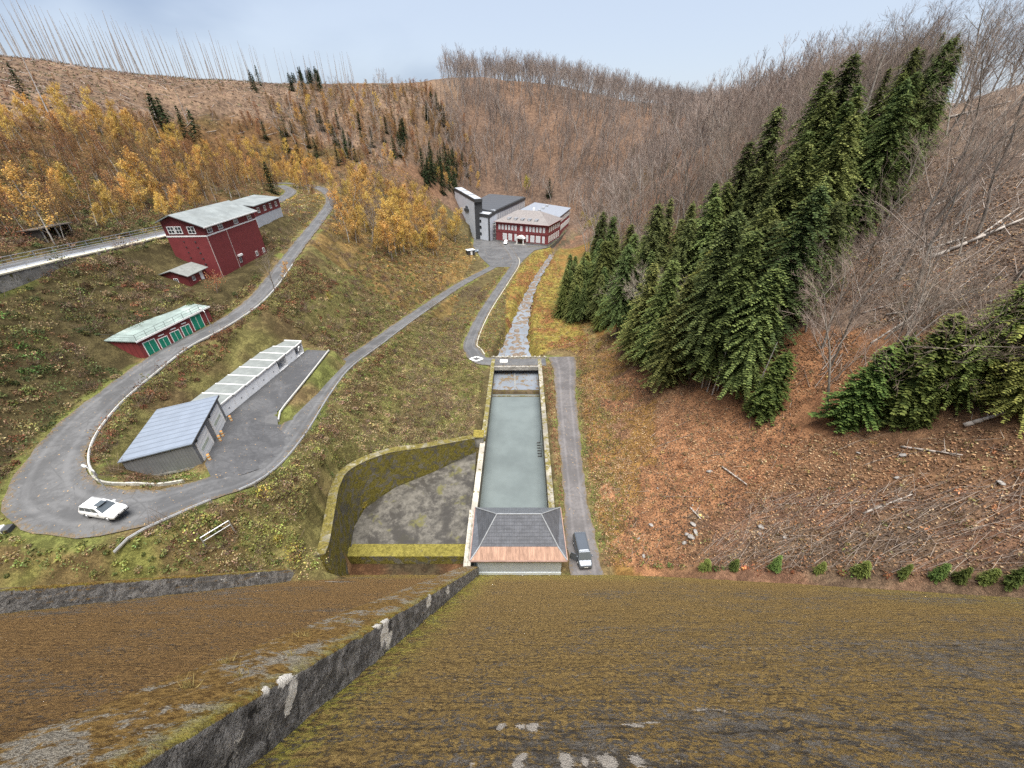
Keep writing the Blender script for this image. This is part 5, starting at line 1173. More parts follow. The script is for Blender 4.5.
def branchy(seed,h,spread=.38,clear=.3,lv=(11,5,4,3),r0=None,up=.75,twig=.018,bend=.1,multi=1):
    """bare broadleaf: returns segment lists by level and twig ends"""
    r=np.random.default_rng(seed); out=[[],[],[],[]]; ends=[]
    r0=r0 or h*.0135
    def grow(p,d,L_,rad,lev,nseg):
        pts=[p]; dirs=[]
        for i in range(nseg):
            d=d+r.normal(0,bend,3)+np.array((0,0,.05 if lev else .03)); d=d/np.linalg.norm(d); p=p+d*(L_/nseg); pts.append(p); dirs.append(d)
        tap=.25 if lev==0 else .35
        for i in range(nseg):
            a=rad*(1-(1-tap)*i/nseg); b=rad*(1-(1-tap)*(i+1)/nseg); out[min(lev,3)].append((pts[i],pts[i+1],a,b))
        if lev>=len(lv): ends.append((pts[-1],dirs[-1])); return
        n=lv[lev]
        for k in range(n):
            t=(clear+(1-clear)*(k+r.uniform(.1,.9))/n) if lev==0 else r.uniform(.25,1.)
            x=t*nseg; i=min(int(x),nseg-1); q=pts[i]+(pts[i+1]-pts[i])*(x-i); dd=dirs[i]
            az=r.uniform(0,6.28) if lev else k*2.4+r.normal(0,.4)
            o=np.cross(dd,(math.cos(az),math.sin(az),.13)); o/=np.linalg.norm(o)+1e-9
            ang=r.uniform(.55,.95) if lev==0 else r.uniform(.4,.85)
            nd_=dd*math.cos(ang)+o*math.sin(ang)+np.array((0,0,up*.25)); nd_/=np.linalg.norm(nd_)
            l=(h*spread*(1.15-.65*t) if lev==0 else L_*r.uniform(.38,.62)); rr=max(rad*(1-.7*t)*(.5 if lev==0 else .45),twig*.8)
            grow(q,nd_,l,rr,lev+1,3 if lev==0 else 2)
    for m_ in range(multi):
        d0=np.array((r.normal(0,.06+.12*(multi>1)),r.normal(0,.06+.12*(multi>1)),1.)); grow(np.array((0,0,-.3)),d0/np.linalg.norm(d0),h*r.uniform(.82,.95),r0*(1 if multi==1 else .7),0,7)
    return out,ends
def bare_tree(seed,h,colr=(.20,.175,.15),**kw):
    out,ends=branchy(seed,h,**kw); r=np.random.default_rng(seed+1); tw=kw.get('twig',.018)
    tr=tubes(out[0],7); pr=[]
    c=np.array(colr)
    if out[1]: v,f=tubes(out[1],4); pr.append((v,f,c*.95))
    if out[2]: v,f=tubes([(a,b,max(x,tw),max(y,tw*.7)) for a,b,x,y in out[2]],3); pr.append((v,f,c*.9))
    if out[3]: v,f=tubes([(a,b,max(min(x,tw*1.1),tw*.7),tw*.45) for a,b,x,y in out[3]],3); pr.append((v,f,c*np.array((.88,.80,.76))))
    V,F,K=join(pr); return (V,F,K*r.uniform(.75,1.25,(len(V)//1,1))),tr,ends
def leafy_tree(seed,h,cols,nleaf,leaf,colr=(.30,.28,.25),cone=False,R=.2,clear=.25,twig=.02):
    """thin autumn birch or larch: branches plus scattered leaf faces"""
    r=np.random.default_rng(seed)
    out,ends=branchy(seed,h,spread=R*1.5,clear=clear,lv=(16,3) if not cone else (26,3),up=.9 if not cone else .1,twig=twig,bend=.08,r0=h*.010)
    tr=tubes(out[0],6); pr=[]
    c=np.array(colr)*.6
    v,f=tubes(out[1],3); pr.append((v,f,c)); v,f=tubes([(a,b,max(x,twig),twig*.6) for a,b,x,y in out[2]],3); pr.append((v,f,c))
    s1=out[1]+out[2]+out[2]; A_=np.array([s[0] for s in s1]);B_=np.array([s[1] for s in s1]); i=r.integers(0,len(s1),nleaf); t=r.uniform(.1,1.1,(nleaf,1))
    p=A_[i]*(1-t)+B_[i]*t+r.normal(0,.16+.01*h,(nleaf,3))
    # bare patches: drop leaves by branch so that gaps show
    keep=r.random(len(s1))<.72; p=p[keep[i]]; m=len(p)
    u=rand_dirs(r,m)*leaf*r.uniform(.6,1.3,(m,1)); w=np.cross(u,rand_dirs(r,m)); w=w/np.linalg.norm(w,axis=1,keepdims=True)*leaf*.55
    V,F=quads(p,u,w); cols=np.array(cols); k=r.random((m,1)); ii=r.integers(0,len(cols),m); kk=cols[ii]*(.7+.6*k)
    bc=np.array([h*.0,0,0])
    pr.append((V,F,np.repeat(kk,4,0)))
    return join(pr),tr
def pole(seed,h):
    r=np.random.default_rng(seed); segs=[]; p=np.array((0,0,-.4)); d=np.array((r.normal(0,.02),r.normal(0,.02),1.))
    n=6
    for i in range(n):
        q=p+d*(h/n); segs.append((p,q,.19*(1-i/n*.8),.19*(1-(i+1)/n*.8))); p=q
    st=[]
    for k in range(46):
        z=r.uniform(.25,.98)*h; a=r.uniform(0,6.28); l=r.uniform(.3,1.5)*(1.1-z/h); st.append((np.array((d[0]*z,d[1]*z,z)),np.array((d[0]*z+l*math.cos(a),d[1]*z+l*math.sin(a),z-.25*l)),.035,.012))
    segs=[(a_,b_,x_*1.5,y_*1.9) for a_,b_,x_,y_ in segs]
    return tubes(segs,6),tubes([(a_,b_,x_*1.4,y_*1.6) for a_,b_,x_,y_ in st],3)

M_needle=tinted('spruce_needles',.8,trans=.28,rand=.28,hue=.022); M_bark=plain('bark',(.16,.135,.11),.95,.3,2,bmp=.02); M_greybark=plain('grey_bark',(.23,.205,.175),.95,.3,1.2)
M_twig=tinted('twigs',.9,rand=.2,hue=.01); M_leaf=tinted('autumn_leaves',.7,trans=.3,rand=.22,hue=.014); M_birchbark=plain('birch_bark',(.42,.39,.34),.9,.3,1.5,dirt=(.16,.14,.12)); M_deadwood=plain('bleached_wood',(.40,.375,.35),.9,.2,1.5)
M_foli=tinted('undergrowth_leaves',.8,trans=.2)
kinds={}
def reg(kind,crown,trunk,mc,mt):
    kinds.setdefault(kind,[]).append((mesh_np(kind+'_crown',crown[0],crown[1],mc,col=crown[2]),mesh_np(kind+'_trunk',trunk[0],trunk[1],mt,smooth=True),crown,trunk))
# spruces: dark and yellowish, tall and young
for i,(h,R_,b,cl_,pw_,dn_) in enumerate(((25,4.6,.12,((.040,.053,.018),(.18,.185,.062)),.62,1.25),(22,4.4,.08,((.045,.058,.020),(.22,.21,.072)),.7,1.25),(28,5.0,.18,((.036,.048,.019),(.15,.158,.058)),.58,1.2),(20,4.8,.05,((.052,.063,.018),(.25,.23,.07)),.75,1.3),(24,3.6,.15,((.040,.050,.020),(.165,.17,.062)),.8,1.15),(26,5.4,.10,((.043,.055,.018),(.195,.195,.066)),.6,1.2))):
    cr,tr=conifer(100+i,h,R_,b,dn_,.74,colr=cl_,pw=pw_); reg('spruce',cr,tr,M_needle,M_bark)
for i,(h,R_) in enumerate(((9,2.3),(11,2.4))):
    cr,tr=conifer(120+i,h,R_,.02,1.7,.58,((.040,.062,.018),(.15,.165,.048))); reg('young_spruce',cr,tr,M_needle,M_bark)
for i in range(2):
    cr,tr=conifer(130+i,15,3.0,.03,.62,1.6,((.022,.032,.015),(.062,.072,.032))); reg('far_spruce',cr,tr,M_needle,M_bark)
for i in range(4):
    cr,tr,_=bare_tree(200+i,19+i,(.225,.19,.16),spread=.40,clear=.28,lv=(12,5,4,3),twig=.017,multi=1+(i==2)); reg('bare_tree',cr,tr,M_twig,M_greybark)
for i in range(2):
    cr,tr,_=bare_tree(215+i,13,(.36,.325,.28),spread=.5,clear=.12,lv=(14,6,4,3),twig=.017,up=.5); reg('lichen_tree',cr,tr,M_twig,M_greybark)
for i in range(3):
    cr,tr,_=bare_tree(220+i,22,(.27,.225,.195),spread=.36,clear=.34,lv=(10,4,3),twig=.045,up=.95); reg('far_bare',cr,tr,M_twig,M_greybark)
GOLD=[(.60,.385,.095),(.53,.32,.075),(.64,.47,.16),(.36,.21,.075)]; RUST=[(.33,.18,.075),(.27,.14,.065),(.40,.23,.09),(.22,.125,.065)]; BROWN=[(.20,.115,.06),(.16,.10,.055),(.25,.15,.07)]; YEL=[(.42,.36,.06),(.34,.30,.05),(.30,.24,.04)]
for i in range(3):
    cr,tr=leafy_tree(300+i,13+i,GOLD,2900,.18,R=.20,clear=.16); reg('golden_birch',cr,tr,M_leaf,M_birchbark)
for i in range(3):
    cr,tr=leafy_tree(310+i,14+i,BROWN+RUST[:1]+GOLD[3:],1200,.17,(.26,.21,.17),R=.17,twig=.028); reg('brown_birch',cr,tr,M_leaf,M_birchbark)
for i in range(3):
    cr,tr=leafy_tree(320+i,11+i,RUST,1500,.17,(.2,.14,.1),cone=True,R=.13,clear=.1); reg('rusty_larch',cr,tr,M_leaf,M_greybark)
for i in range(2):
    cr,tr=leafy_tree(330+i,8,YEL,1700,.17,R=.30,clear=.12); reg('yellow_bush',cr,tr,M_leaf,M_greybark)
for i in range(2):
    cr,tr=leafy_tree(340+i,3.2,RUST+[(.30,.08,.03)],800,.10,R=.42,clear=.05,twig=.012); reg('rusty_shrub',cr,tr,M_leaf,M_greybark)
for i in range(4):
    a,b=pole(400+i,24+i*1.4); kinds.setdefault('dead_trunk',[]).append((mesh_np('stubs',b[0],b[1],M_deadwood),mesh_np('dead_trunk_trunk',a[0],a[1],M_deadwood,smooth=True),(b[0],b[1],np.full(b[0].shape,.33)),a))

tree_no=0
def plant(kind,x,y,label,cat,group=None,s=1.,v=None,name=None,whole=True,z=None,lean=0.):
    """one tree: an empty with trunk and crown; small far copies are one mesh with both"""
    global tree_no; tree_no+=1
    if kind=='dead_trunk': return plant_far(kind,x,y,label,cat,group,s,name,lean)
    vs=kinds[kind]; cr,tr,_,_=vs[(tree_no*7+int(abs(x)*3))%len(vs) if v is None else v]
    name=name or kind
    zz=(Zf(x,y) if z is None else z)-.15
    o=thing(name,label,cat,(x,y,zz),RND.uniform(0,6.28),group); o.scale=(s*RND.uniform(.92,1.08),)*2+(s,)
    if lean: o.rotation_euler=(RND.uniform(-lean,lean),RND.uniform(-lean,lean),o.rotation_euler[2])
    link('trunk',tr,o); link('crown' if kind!='dead_trunk' else 'stub_branches',cr,o); return o
flatcache={}
def plant_far(kind,x,y,label,cat,group,s=1.,name=None,lean=0.):
    global tree_no; tree_no+=1
    vs=kinds[kind]; v=(tree_no*5)%len(vs)
    if (kind,v) not in flatcache:
        cr,tr=vs[v][2],vs[v][3]; V=np.concatenate([cr[0],tr[0]]); F=np.concatenate([cr[1],tr[1]+len(cr[0])])
        K=np.concatenate([cr[2],np.full(tr[0].shape,.2)]); mi=np.r_[np.zeros(len(cr[1]),int),np.ones(len(tr[1]),int)]
        flatcache[(kind,v)]=mesh_np(kind+'_far',V,F,[vs[v][0].materials[0],vs[v][1].materials[0]],midx=mi,col=K)
    o=link(name or kind,flatcache[(kind,v)],None,(x,y,Zf(x,y)-.2)); o.rotation_euler=(RND.uniform(-lean,lean),RND.uniform(-lean,lean),RND.uniform(0,6.28)); o.scale=(s*RND.uniform(.9,1.12),)*2+(s*RND.uniform(.92,1.08),)
    return tag(o,label,cat,group)

foot=[]                                      # circles kept free of plants: (x,y,r)
def clearings(x,y,mg=1.2):
    ok=samp(road_edge,x,y)>mg
    for (a,b,r_) in foot: ok&=np.hypot(x-a,y-b)>r_
    ok&=~inpoly(x,y,[(-25.3,29),(-26.2,38.6),(-25.6,42.9),(-21.2,48.0),(-14.6,52.1),(-7.3,57.4),(-7,92),(8,92),(7.6,28),(-24.6,28)])
    ok&=~inpoly(x,y,[(-47,31),(-37,34),(-41,47),(-41.2,72),(-49,72),(-51,43)])&~inpoly(x,y,[(-66,51),(-56,51),(-52,65),(-61,68)])&~inpoly(x,y,[(-71,72),(-56,72),(-59,103),(-71,103)])&~inpoly(x,y,[(-76,106),(-65,106),(-67.5,128),(-78,128)])
    ok&=~inpoly(x,y,[(-42,246),(-22,226),(24,222),(48,290),(50,300),(12,318),(-20,328)])
    D,_,H=road_near(x,y,stream); ok&=(D-H)>.3
    ok&=y>dy_(Z(x,y))+1.2
    return ok
def scatter(poly, spacing, seed, world=None, mg=1.2, jit=.48, pxmargin=True):
    """jittered grid of ground points whose foot shows inside the picture polygon (or lies in the world box)"""
    r=np.random.default_rng(seed)
    x0,x1,y0,y1=world; X,Y=np.meshgrid(np.arange(x0,x1,spacing),np.arange(y0,y1,spacing)); X=X.ravel()+r.uniform(-jit,jit,X.size)*spacing; Y=Y.ravel()+r.uniform(-jit,jit,Y.size)*spacing
    zz=Z(X,Y); k=clearings(X,Y,mg)
    if poly is not None: a,b,_=project(X,Y,zz); k&=inpoly(a,b,poly)
    else: a,b,_=project(X,Y,zz); k&=(a>-120)&(a<1144)&(b<720)
    k&=(Y*cP-zz*sP)>3
    return X[k],Y[k],zz[k]
# ------------------------------------------------------------------ trees: the right slope
def at(px,py): 
    g_=ground_hit(px,py); return g_
SPR=0
# explicitly placed near trees, surveyed at their feet
hero=[('spruce',650,372,.95,0,'tall dark spruce at the lower left corner of the spruce stand'),('spruce',664,386,1.0,1,'tall spruce on the lower edge of the stand, second from its left corner'),('spruce',690,378,1.05,2,'tall spruce with bare lower trunk on the edge of the brown clearing'),
 ('spruce',706,386,1.05,0,'tall spruce behind the thin pale dead stems at the clearing edge'),('spruce',733,392,.95,1,'spruce directly left of the small bright green spruce'),('young_spruce',763,411,1.15,0,'small bright green spruce standing apart at the foot of the stand'),
 ('young_spruce',846,424,1.0,1,'low bushy dark spruce left of the fallen pale log'),('young_spruce',868,410,1.15,0,'bushy spruce beside the grey bare tree on the brown slope'),('young_spruce',893,414,1.15,1,'wide bushy spruce in the middle of the low spruce group'),('young_spruce',915,405,1.1,0,'bushy spruce at the right end of the low spruce group'),
 ('young_spruce',913,428,.42,1,'tiny spruce on the brown slope below the low spruce group'),('spruce',952,398,.72,3,'yellowish broad spruce above the fallen pale log'),('spruce',985,382,.85,3,'large yellow green spruce at the right edge of the picture'),('spruce',1012,412,.6,3,'yellow green spruce cut by the right picture edge above the bare ground'),('spruce',1050,380,.9,3,'yellow green spruce reaching in from beyond the right edge')]
heropos=[]
for kd,px,py,s_,v_,lb in hero:
    g_=at(min(px,1023),py)
    if px>1023: g_=(g_[0]+3,g_[1]+1,Zf(g_[0]+3,g_[1]+1))
    plant(kd,g_[0],g_[1],lb,'spruce tree',None,s_,v_); heropos.append((g_[0],g_[1],2.0))
g_=at(828,413); plant('bare_tree',g_[0],g_[1],'big grey bare beech with spreading limbs on the brown slope','bare tree',None,.86,2); heropos.append((g_[0],g_[1],3))
g_=at(622,322); plant('lichen_tree',g_[0],g_[1],'pale lichen covered bare tree at the lower left of the spruces','bare tree',None,1.15,0); heropos.append((g_[0],g_[1],2))
g_=at(648,330); plant('lichen_tree',g_[0],g_[1],'pale bare tree leaning among the spruces on the valley side','bare tree',None,1.25,1); heropos.append((g_[0],g_[1],2))
for px,py,s_,lb in ((668,352,1.0,'pale bare tree at the front of the spruces, left of the middle'),(716,340,1.05,'pale bare tree in front of the middle of the spruce stand'),(806,332,1.1,'pale bare tree between the spruce stand and the big grey beech'),(850,318,1.0,'pale bare tree uphill to the right of the big grey beech'),(884,340,.9,'pale bare tree above the low spruce group')):
    g_=at(px,py); plant('lichen_tree',g_[0],g_[1],lb,'bare tree',None,s_); heropos.append((g_[0],g_[1],2.4))
foot+=heropos
stand=[(572,318),(598,322),(640,372),(700,384),(742,390),(792,330),(826,276),(884,220),(918,170),(930,140),(925,122),(905,118),(872,150),(840,175),(790,215),(720,262),(660,290),(618,300),(590,290)]
X,Y,zz=scatter(stand,4.15,5,(14,120,40,190))
o_=np.argsort(project(X,Y,zz)[2])[::-1][:225]
for k,i in enumerate(o_):
    near=project(X[i],Y[i],zz[i])[2]>3.2
    plant('spruce',X[i],Y[i],'dark green spruce inside the dense stand on the steep right hillside','spruce tree','dense spruce stand on the right hillside',RND.uniform(.62,1.1)*(1 if zz[i]<-14 else .74),lean=.04)
lowst=[(560,318),(604,330),(606,300),(590,288),(566,296)]
X,Y,zz=scatter(lowst,3.0,6,(14,50,90,150))
for x,y in zip(X,Y): plant('spruce',x,y,'small dark spruce in the clump beside the grassy stream bank','spruce tree','dark spruce clump by the stream',RND.uniform(.5,.62))
# thin dead stems at the clearing edge
for i,(px,py) in enumerate(((702,388),(707,392),(712,395),(717,391),(722,388),(752,400))):
    g_=at(px,py); plant('dead_trunk',g_[0],g_[1],'thin pale dead stem on the edge of the clearing under the spruces','dead tree','dead stems under the spruces',RND.uniform(.34,.5),name='dead_tree',lean=.06)
g_=at(757,300); plant('dead_trunk',g_[0]-1,g_[1],'white broken dead spruce trunk sticking out of the stand','dead tree',None,1.0,1,'dead_tree')
# bare trees: upper right slope, mid right, ridge
rb=[(800,420),(1030,380),(1030,60),(985,78),(955,95),(930,160),(880,225),(815,300)]
X,Y,zz=scatter(rb,4.6,8,(24,135,20,120))
k=project(X,Y,zz)
i_=np.argsort(k[2])[::-1][:150:2]
for i in i_: plant('bare_tree',X[i],Y[i],'bare grey broadleaf tree on the steep upper right slope','bare tree','bare trees on the upper right slope',RND.uniform(.55,.95),lean=.10)
for px,py,s_ in ((955,84,1.0),(968,78,1.15),(985,70,1.1),(1003,60,1.0),(935,92,.95),(908,100,.9)):
    g_=at(px,py+16)
    if g_: plant('bare_tree',g_[0]+RND.uniform(-1,1),g_[1],'tall bare tree standing against the sky on the right crest','bare tree','bare trees on the right crest',s_,lean=.05)
mr=[(585,255),(600,290),(660,285),(720,255),(800,200),(880,140),(945,90),(935,70),(880,85),(800,90),(740,95),(700,150),(640,200),(600,225)]
X,Y,zz=scatter(mr,6.2,9,(35,220,100,330))
k=project(X,Y,zz)[2]; i_=np.argsort(k)[::-1]
for i in i_[:125]: plant_far('bare_tree' if k[i]>1.2 else 'far_bare',X[i],Y[i],'bare greyish tree in the wood on the right valley side','bare tree','bare wood on the right valley side',RND.uniform(.6,1.3),name='bare_tree',lean=.05)
def mass(name,label,cat,kind,pts,smin=.75,smax=1.1,seed=3):
    r=np.random.default_rng(seed); VV=[];FF=[];KK=[];MI=[];n0=0
    for x,y,z_ in pts:
        v=r.integers(0,len(kinds[kind])); cr,tr=kinds[kind][v][2],kinds[kind][v][3]; s=r.uniform(smin,smax); a=r.uniform(0,6.28); ca_,sa_=math.cos(a)*s,math.sin(a)*s
        sub_=r.random(len(cr[1]))<1.; 
        for part,kc in ((cr,cr[2]),(tr,np.full(tr[0].shape,.2)*np.array((1.05,.95,.85)))):
            p=part[0]; q=np.c_[p[:,0]*ca_-p[:,1]*sa_+x,p[:,0]*sa_+p[:,1]*ca_+y,p[:,2]*s+z_]; VV.append(q.astype(np.float32)); FF.append(part[1]+n0); KK.append((kc*r.uniform(.75,1.25)).astype(np.float32)); n0+=len(q)
    me=mesh_np(name,np.concatenate(VV),np.concatenate(FF),M_twigm,col=np.concatenate(KK)); return tag(link(name,me),label,cat,kind='stuff')
M_twigm=tinted('wood_twigs',.9)
rest=[(X[i],Y[i],zz[i]-.2) for i in i_[125:]]
if rest: mass('bare_wood','hazy grey bare wood beyond the spruces on the right','woodland','far_bare',rest[:900],.55,1.25,seed=31)

# ------------------------------------------------------------------ far hill behind the power station
fw=[(392,84),(430,70),(470,60),(560,60),(700,72),(790,92),(760,110),(700,150),(640,205),(600,235),(575,215),(530,200),(480,190),(440,150),(400,112)]
X,Y,zz=scatter(fw,5.2,12,(-60,260,265,520))
k=project(X,Y,zz)[2]; i_=np.argsort(k)[::-1]
ax_=project(X,Y,zz)[0]; gap=fbm(X,Y,26,77,3)-.5*(1-smooth((ax_-395)/110))*rng.random(len(X))
rest=[(X[i],Y[i],zz[i]-.2) for i in i_ if gap[i]+RND.uniform(-.12,.12)>.385][:3000]
mixd=[i for i in i_ if gap[i]<.40 and zz[i]<40]
for i in mixd[:70]:
    if RND.random()<.3: plant_far('far_spruce',X[i],Y[i],'dark spruce among the leafless trees of the far hill','spruce tree','spruces in the far wood',RND.uniform(.5,.9),name='spruce')
    else: plant_far('rusty_larch',X[i],Y[i],'rust coloured tree in a gap of the far bare wood','larch tree','rusty trees in the far wood',RND.uniform(.6,1.),name='larch')
mass('far_wood','brown leafless wood covering the far hill up to the skyline','woodland','far_bare',rest,.52,1.08,seed=32)
for px,py,s_,lb in ((632,163,.9,'single dark spruce in the bare wood on the far hill, highest one'),(549,197,.95,'slim dark spruce standing behind the grey hall roof')):
    g_=at(px,py); plant_far('far_spruce',g_[0],g_[1],lb,'spruce tree',None,s_)
g_=at(526,193); plant('yellow_bush',g_[0],g_[1],'yellow green tree behind the dark hall roof','tree',None,1.5,0,'yellow_tree')
X,Y,zz=scatter([(540,205),(600,205),(600,235),(575,232),(560,200)],5,41,(10,90,230,340))
for x,y in zip(X[:18],Y[:18]): plant_far('yellow_bush',x,y,'low straw coloured bush beside the power station wing','bush','bushes by the power station wing',RND.uniform(.5,.8),name='bush')

# ------------------------------------------------------------------ left hillside
LW=(-330,-40,20,300)
gz_=[(-60,250),(-60,120),(60,122),(150,128),(230,146),(300,156),(335,178),(318,196),(270,188),(225,205),(165,222),(90,240),(0,262)]
X,Y,zz=scatter(gz_,3.9,15,(-260,-66,25,240),mg=1.0)
k=project(X,Y,zz); i_=np.argsort(k[2])[::-1]; ng=nb=nr=0
tone=fbm(X,Y,22,55,3)
for i in i_[:900]:
    up_=k[1][i]<178+.06*k[0][i]; t_=tone[i]+RND.uniform(-.14,.14)+(.07 if up_ else -.09)
    if t_>.565 and ng<250: plant('golden_birch',X[i],Y[i],'golden yellow birch in the wood above the elevated road','birch tree','golden birches on the left hillside',RND.uniform(.36,.66),lean=.04); ng+=1
    elif t_<.46 and nb<240: plant('brown_birch',X[i],Y[i],'nearly leafless brown birch in the wood above the elevated road','birch tree','brown birches on the left hillside',RND.uniform(.38,.7),lean=.04); nb+=1
    elif nr<285: plant('rusty_larch',X[i],Y[i],'rust coloured larch in the wood above the elevated road','larch tree','rusty larches on the left hillside',RND.uniform(.38,.7)); nr+=1
for px,py,s_,v_,lb in ((158,206,1.0,1,'brightest yellow birch just behind the red tower house'),(205,196,.6,0,'low yellow birch behind the red annex roof'),(55,245,.8,2,'yellow green birch beside the left end of the elevated road')):
    g_=at(px,py)
    if g_: plant('golden_birch',g_[0],g_[1],lb,'birch tree',None,s_,v_)
g_=at(273,192); plant_far('far_spruce',g_[0],g_[1],'single dark spruce at the end of the red annex','spruce tree',None,.75)
# orange larch hill in the middle
oz=[(230,130),(300,95),(430,92),(470,130),(480,190),(440,190),(420,170),(360,170),(330,165),(300,152)]
X,Y,zz=scatter(oz,5.4,16,(-190,-10,150,430)); k=project(X,Y,zz)[2]; i_=np.argsort(k)[::-1]
for n_,i in enumerate(i_[:430]):
    if RND.random()<.48: plant_far('rusty_larch',X[i],Y[i],'orange brown larch on the open hill left of the far wood','larch tree','larches on the middle hill',RND.uniform(.5,.95),name='larch')
    elif RND.random()<.30: plant_far('far_bare',X[i],Y[i],'thin bare tree among the larches on the middle hill','bare tree','bare trees among the larches',RND.uniform(.45,.75),name='bare_tree')
    elif RND.random()<.55: plant_far('brown_birch',X[i],Y[i],'brown leafless looking birch among the larches on the middle hill','birch tree','brown birches among the larches',RND.uniform(.4,.75),name='brown_birch')
    else: plant_far('golden_birch',X[i],Y[i],'small golden birch among the larches on the middle hill','birch tree','birches among the larches',RND.uniform(.4,.7),name='birch')
for poly,sp,lb,gr,s0,s1 in (([(395,130),(415,128),(412,160),(392,158)],7,'dark spruce in the small clump on the middle hill','spruces on the middle hill',.6,.9),([(418,165),(458,160),(458,196),(425,196)],6.,'dark spruce in the clump left of the stair tower','spruces left of the stair tower',.7,1.0),([(252,88),(262,84),(262,92),(252,96)],9,'dark spruce in the left pair on the skyline clearing','spruces on the skyline',.5,.75),([(286,88),(322,82),(322,94),(288,98)],9,'dark spruce in the right group on the skyline clearing','spruce group on the skyline',.5,.8),
    ([(168,140),(204,138),(204,152),(170,152)],6,'dark spruce in the clump inside the golden birch wood','spruces among the birches',.8,1.1),([(340,150),(352,150),(352,170),(342,170)],7,'dark spruce beside the top of the upper road','spruces by the upper road',.6,.8),([(255,130),(300,125),(305,150),(265,155)],9,'dark spruce on the slope under the clearcut','spruces under the clearcut',.5,.8),([(262,150),(300,118),(390,125),(380,160),(300,175)],11.5,'lone dark spruce scattered among the larches','spruces scattered among the larches',.4,.7)):
    X,Y,zz=scatter(poly,sp,17,(-230,0,100,430))
    for x,y in zip(X[:40],Y[:40]): plant_far('far_spruce',x,y,lb,'spruce tree',gr,RND.uniform(s0,s1),name='spruce')
for px,py,s_,lb in ((26,98,.6,'lone dark spruce on the bare clearcut at the far left'),(165,133,.95,'tall dark spruce at the upper edge of the golden birches')):
    g_=at(px,py); plant_far('far_spruce',g_[0],g_[1],lb,'spruce tree',None,s_)
X,Y,zz=scatter([(-20,100),(-20,72),(120,82),(300,98),(300,128),(150,118)],12,116,(-300,-80,60,300))
for x,y in zip(X[:90],Y[:90]): plant_far('rusty_larch',x,y,'small orange sapling dotted over the open clearcut hillside','larch tree','saplings on the clearcut',RND.uniform(.18,.42),name='larch')
# golden wood on the slope between the upper road and the power station
mg_=[(338,200),(360,188),(420,200),(452,200),(462,238),(440,256),(415,258),(395,262),(350,248),(335,225)]
X,Y,zz=scatter(mg_,4.6,18,(-110,-16,110,270)); i_=np.argsort(project(X,Y,zz)[2])[::-1]
for n_,i in enumerate(i_[:140]):
    if n_%5 in (0,2,3): plant('golden_birch',X[i],Y[i],'golden birch on the slope between upper road and power station','birch tree','golden birches above the forecourt',RND.uniform(.65,1.1))
    elif n_%5==1: plant('bare_tree',X[i],Y[i],'bare tree among the golden birches above the forecourt','bare tree','bare trees above the forecourt',RND.uniform(.45,.7))
    else: plant('brown_birch',X[i],Y[i],'brown thin birch among the golden birches above the forecourt','birch tree','brown birches above the forecourt',RND.uniform(.5,.85))
for px,py,s_ in ((404,252,1.0),):
    g_=at(px,py); plant('golden_birch',g_[0],g_[1],'large golden birch in front of its wood with a pale trunk','birch tree',None,1.2,2)
# skyline of dead trunks: along the crest as seen from the valley
dn=0
for cx_ in np.arange(-12,352,2.5):
    cx=cx_+RND.uniform(-2.,2.)
    if RND.random()<.10 or 232<cx_<300 and RND.random()<.35: continue
    u=(cx-512)/FPX; best=None
    # walk outward along this bearing and find the crest (highest elevation angle)
    yy=np.linspace(120,520,500)
    ylim=np.linspace(60,520,700); w0=(ylim); 
    xx=u*ylim/1.29; zz_=Z(xx,ylim); a_,b_,_=project(xx,ylim,zz_); j=int(np.argmin(b_)); j=max(0,j-RND.randint(0,14))
    o_d=plant('dead_trunk',float(xx[j]),float(ylim[j]),'thin grey dead spruce trunk on the skyline of the left ridge','dead tree','dead trunks along the left ridge',RND.uniform(.55,.85)*(1. if cx<230 else .95),name='dead_tree',lean=.045); q_=RND.uniform(.55,1.5); o_d.scale=(q_*o_d.scale[0],q_*o_d.scale[1],o_d.scale[2]); dn+=1
# single dead trunks scattered on the hill
X,Y,zz=scatter([(0,110),(300,120),(330,170),(200,150),(0,160)],26,19,(-260,-60,60,300))
for x,y in zip(X[:26],Y[:26]): plant('dead_trunk',x,y,'pale dead trunk standing among the birches on the left hillside','dead tree','dead trunks among the birches',RND.uniform(.4,.75),name='dead_tree',lean=.08)
# single shrubs and small trees near the buildings
for kd,px,py,s_,lb,ct,nm in (('rusty_shrub',217,293,1.15,'rust red shrub on the path side below the red building','shrub','rusty_shrub'),('rusty_shrub',228,268,1.2,'pale orange shrub in front of the red tower wall','shrub','rusty_shrub'),('bare_tree',275,292,.42,'slender bare tree on the verge of the upper road','bare tree','bare_tree'),
    ('yellow_bush',332,372-70,.3,'small yellow bush on the slope between the two roads','bush','yellow_bush'),('golden_birch',288,296-14,.3,'small golden birch sapling by the upper road guard rail','birch tree','golden_birch'),('rusty_shrub',680,470,.5,'orange fern clump low on the brown slope','shrub','fern_shrub'),('yellow_bush',598,352,.34,'golden bush beside the footpath under the spruces','bush','yellow_bush'),('yellow_bush',364,510,.22,'pale green bush growing at the foot of the curved basin wall','bush','yellow_bush')):
    g_=at(px,py)
    if g_: plant(kd,g_[0],g_[1],lb,ct,None,s_,name=nm)
for i,(px,py) in enumerate(((706,577),(735,577),(775,578),(820,581),(862,583),(905,585),(940,586),(962,590),(990,590),(1015,594))):
    g_=at(px,py-6)
    if g_: plant('young_spruce',g_[0],g_[1]+.3,'low green conifer seedling in the row along the dam foot on the right','bush','green seedlings along the dam foot',RND.uniform(.15,.24),name='seedling')
X,Y,zz=scatter([(600,255),(640,245),(660,285),(610,300)],4.5,45,(20,110,110,260))
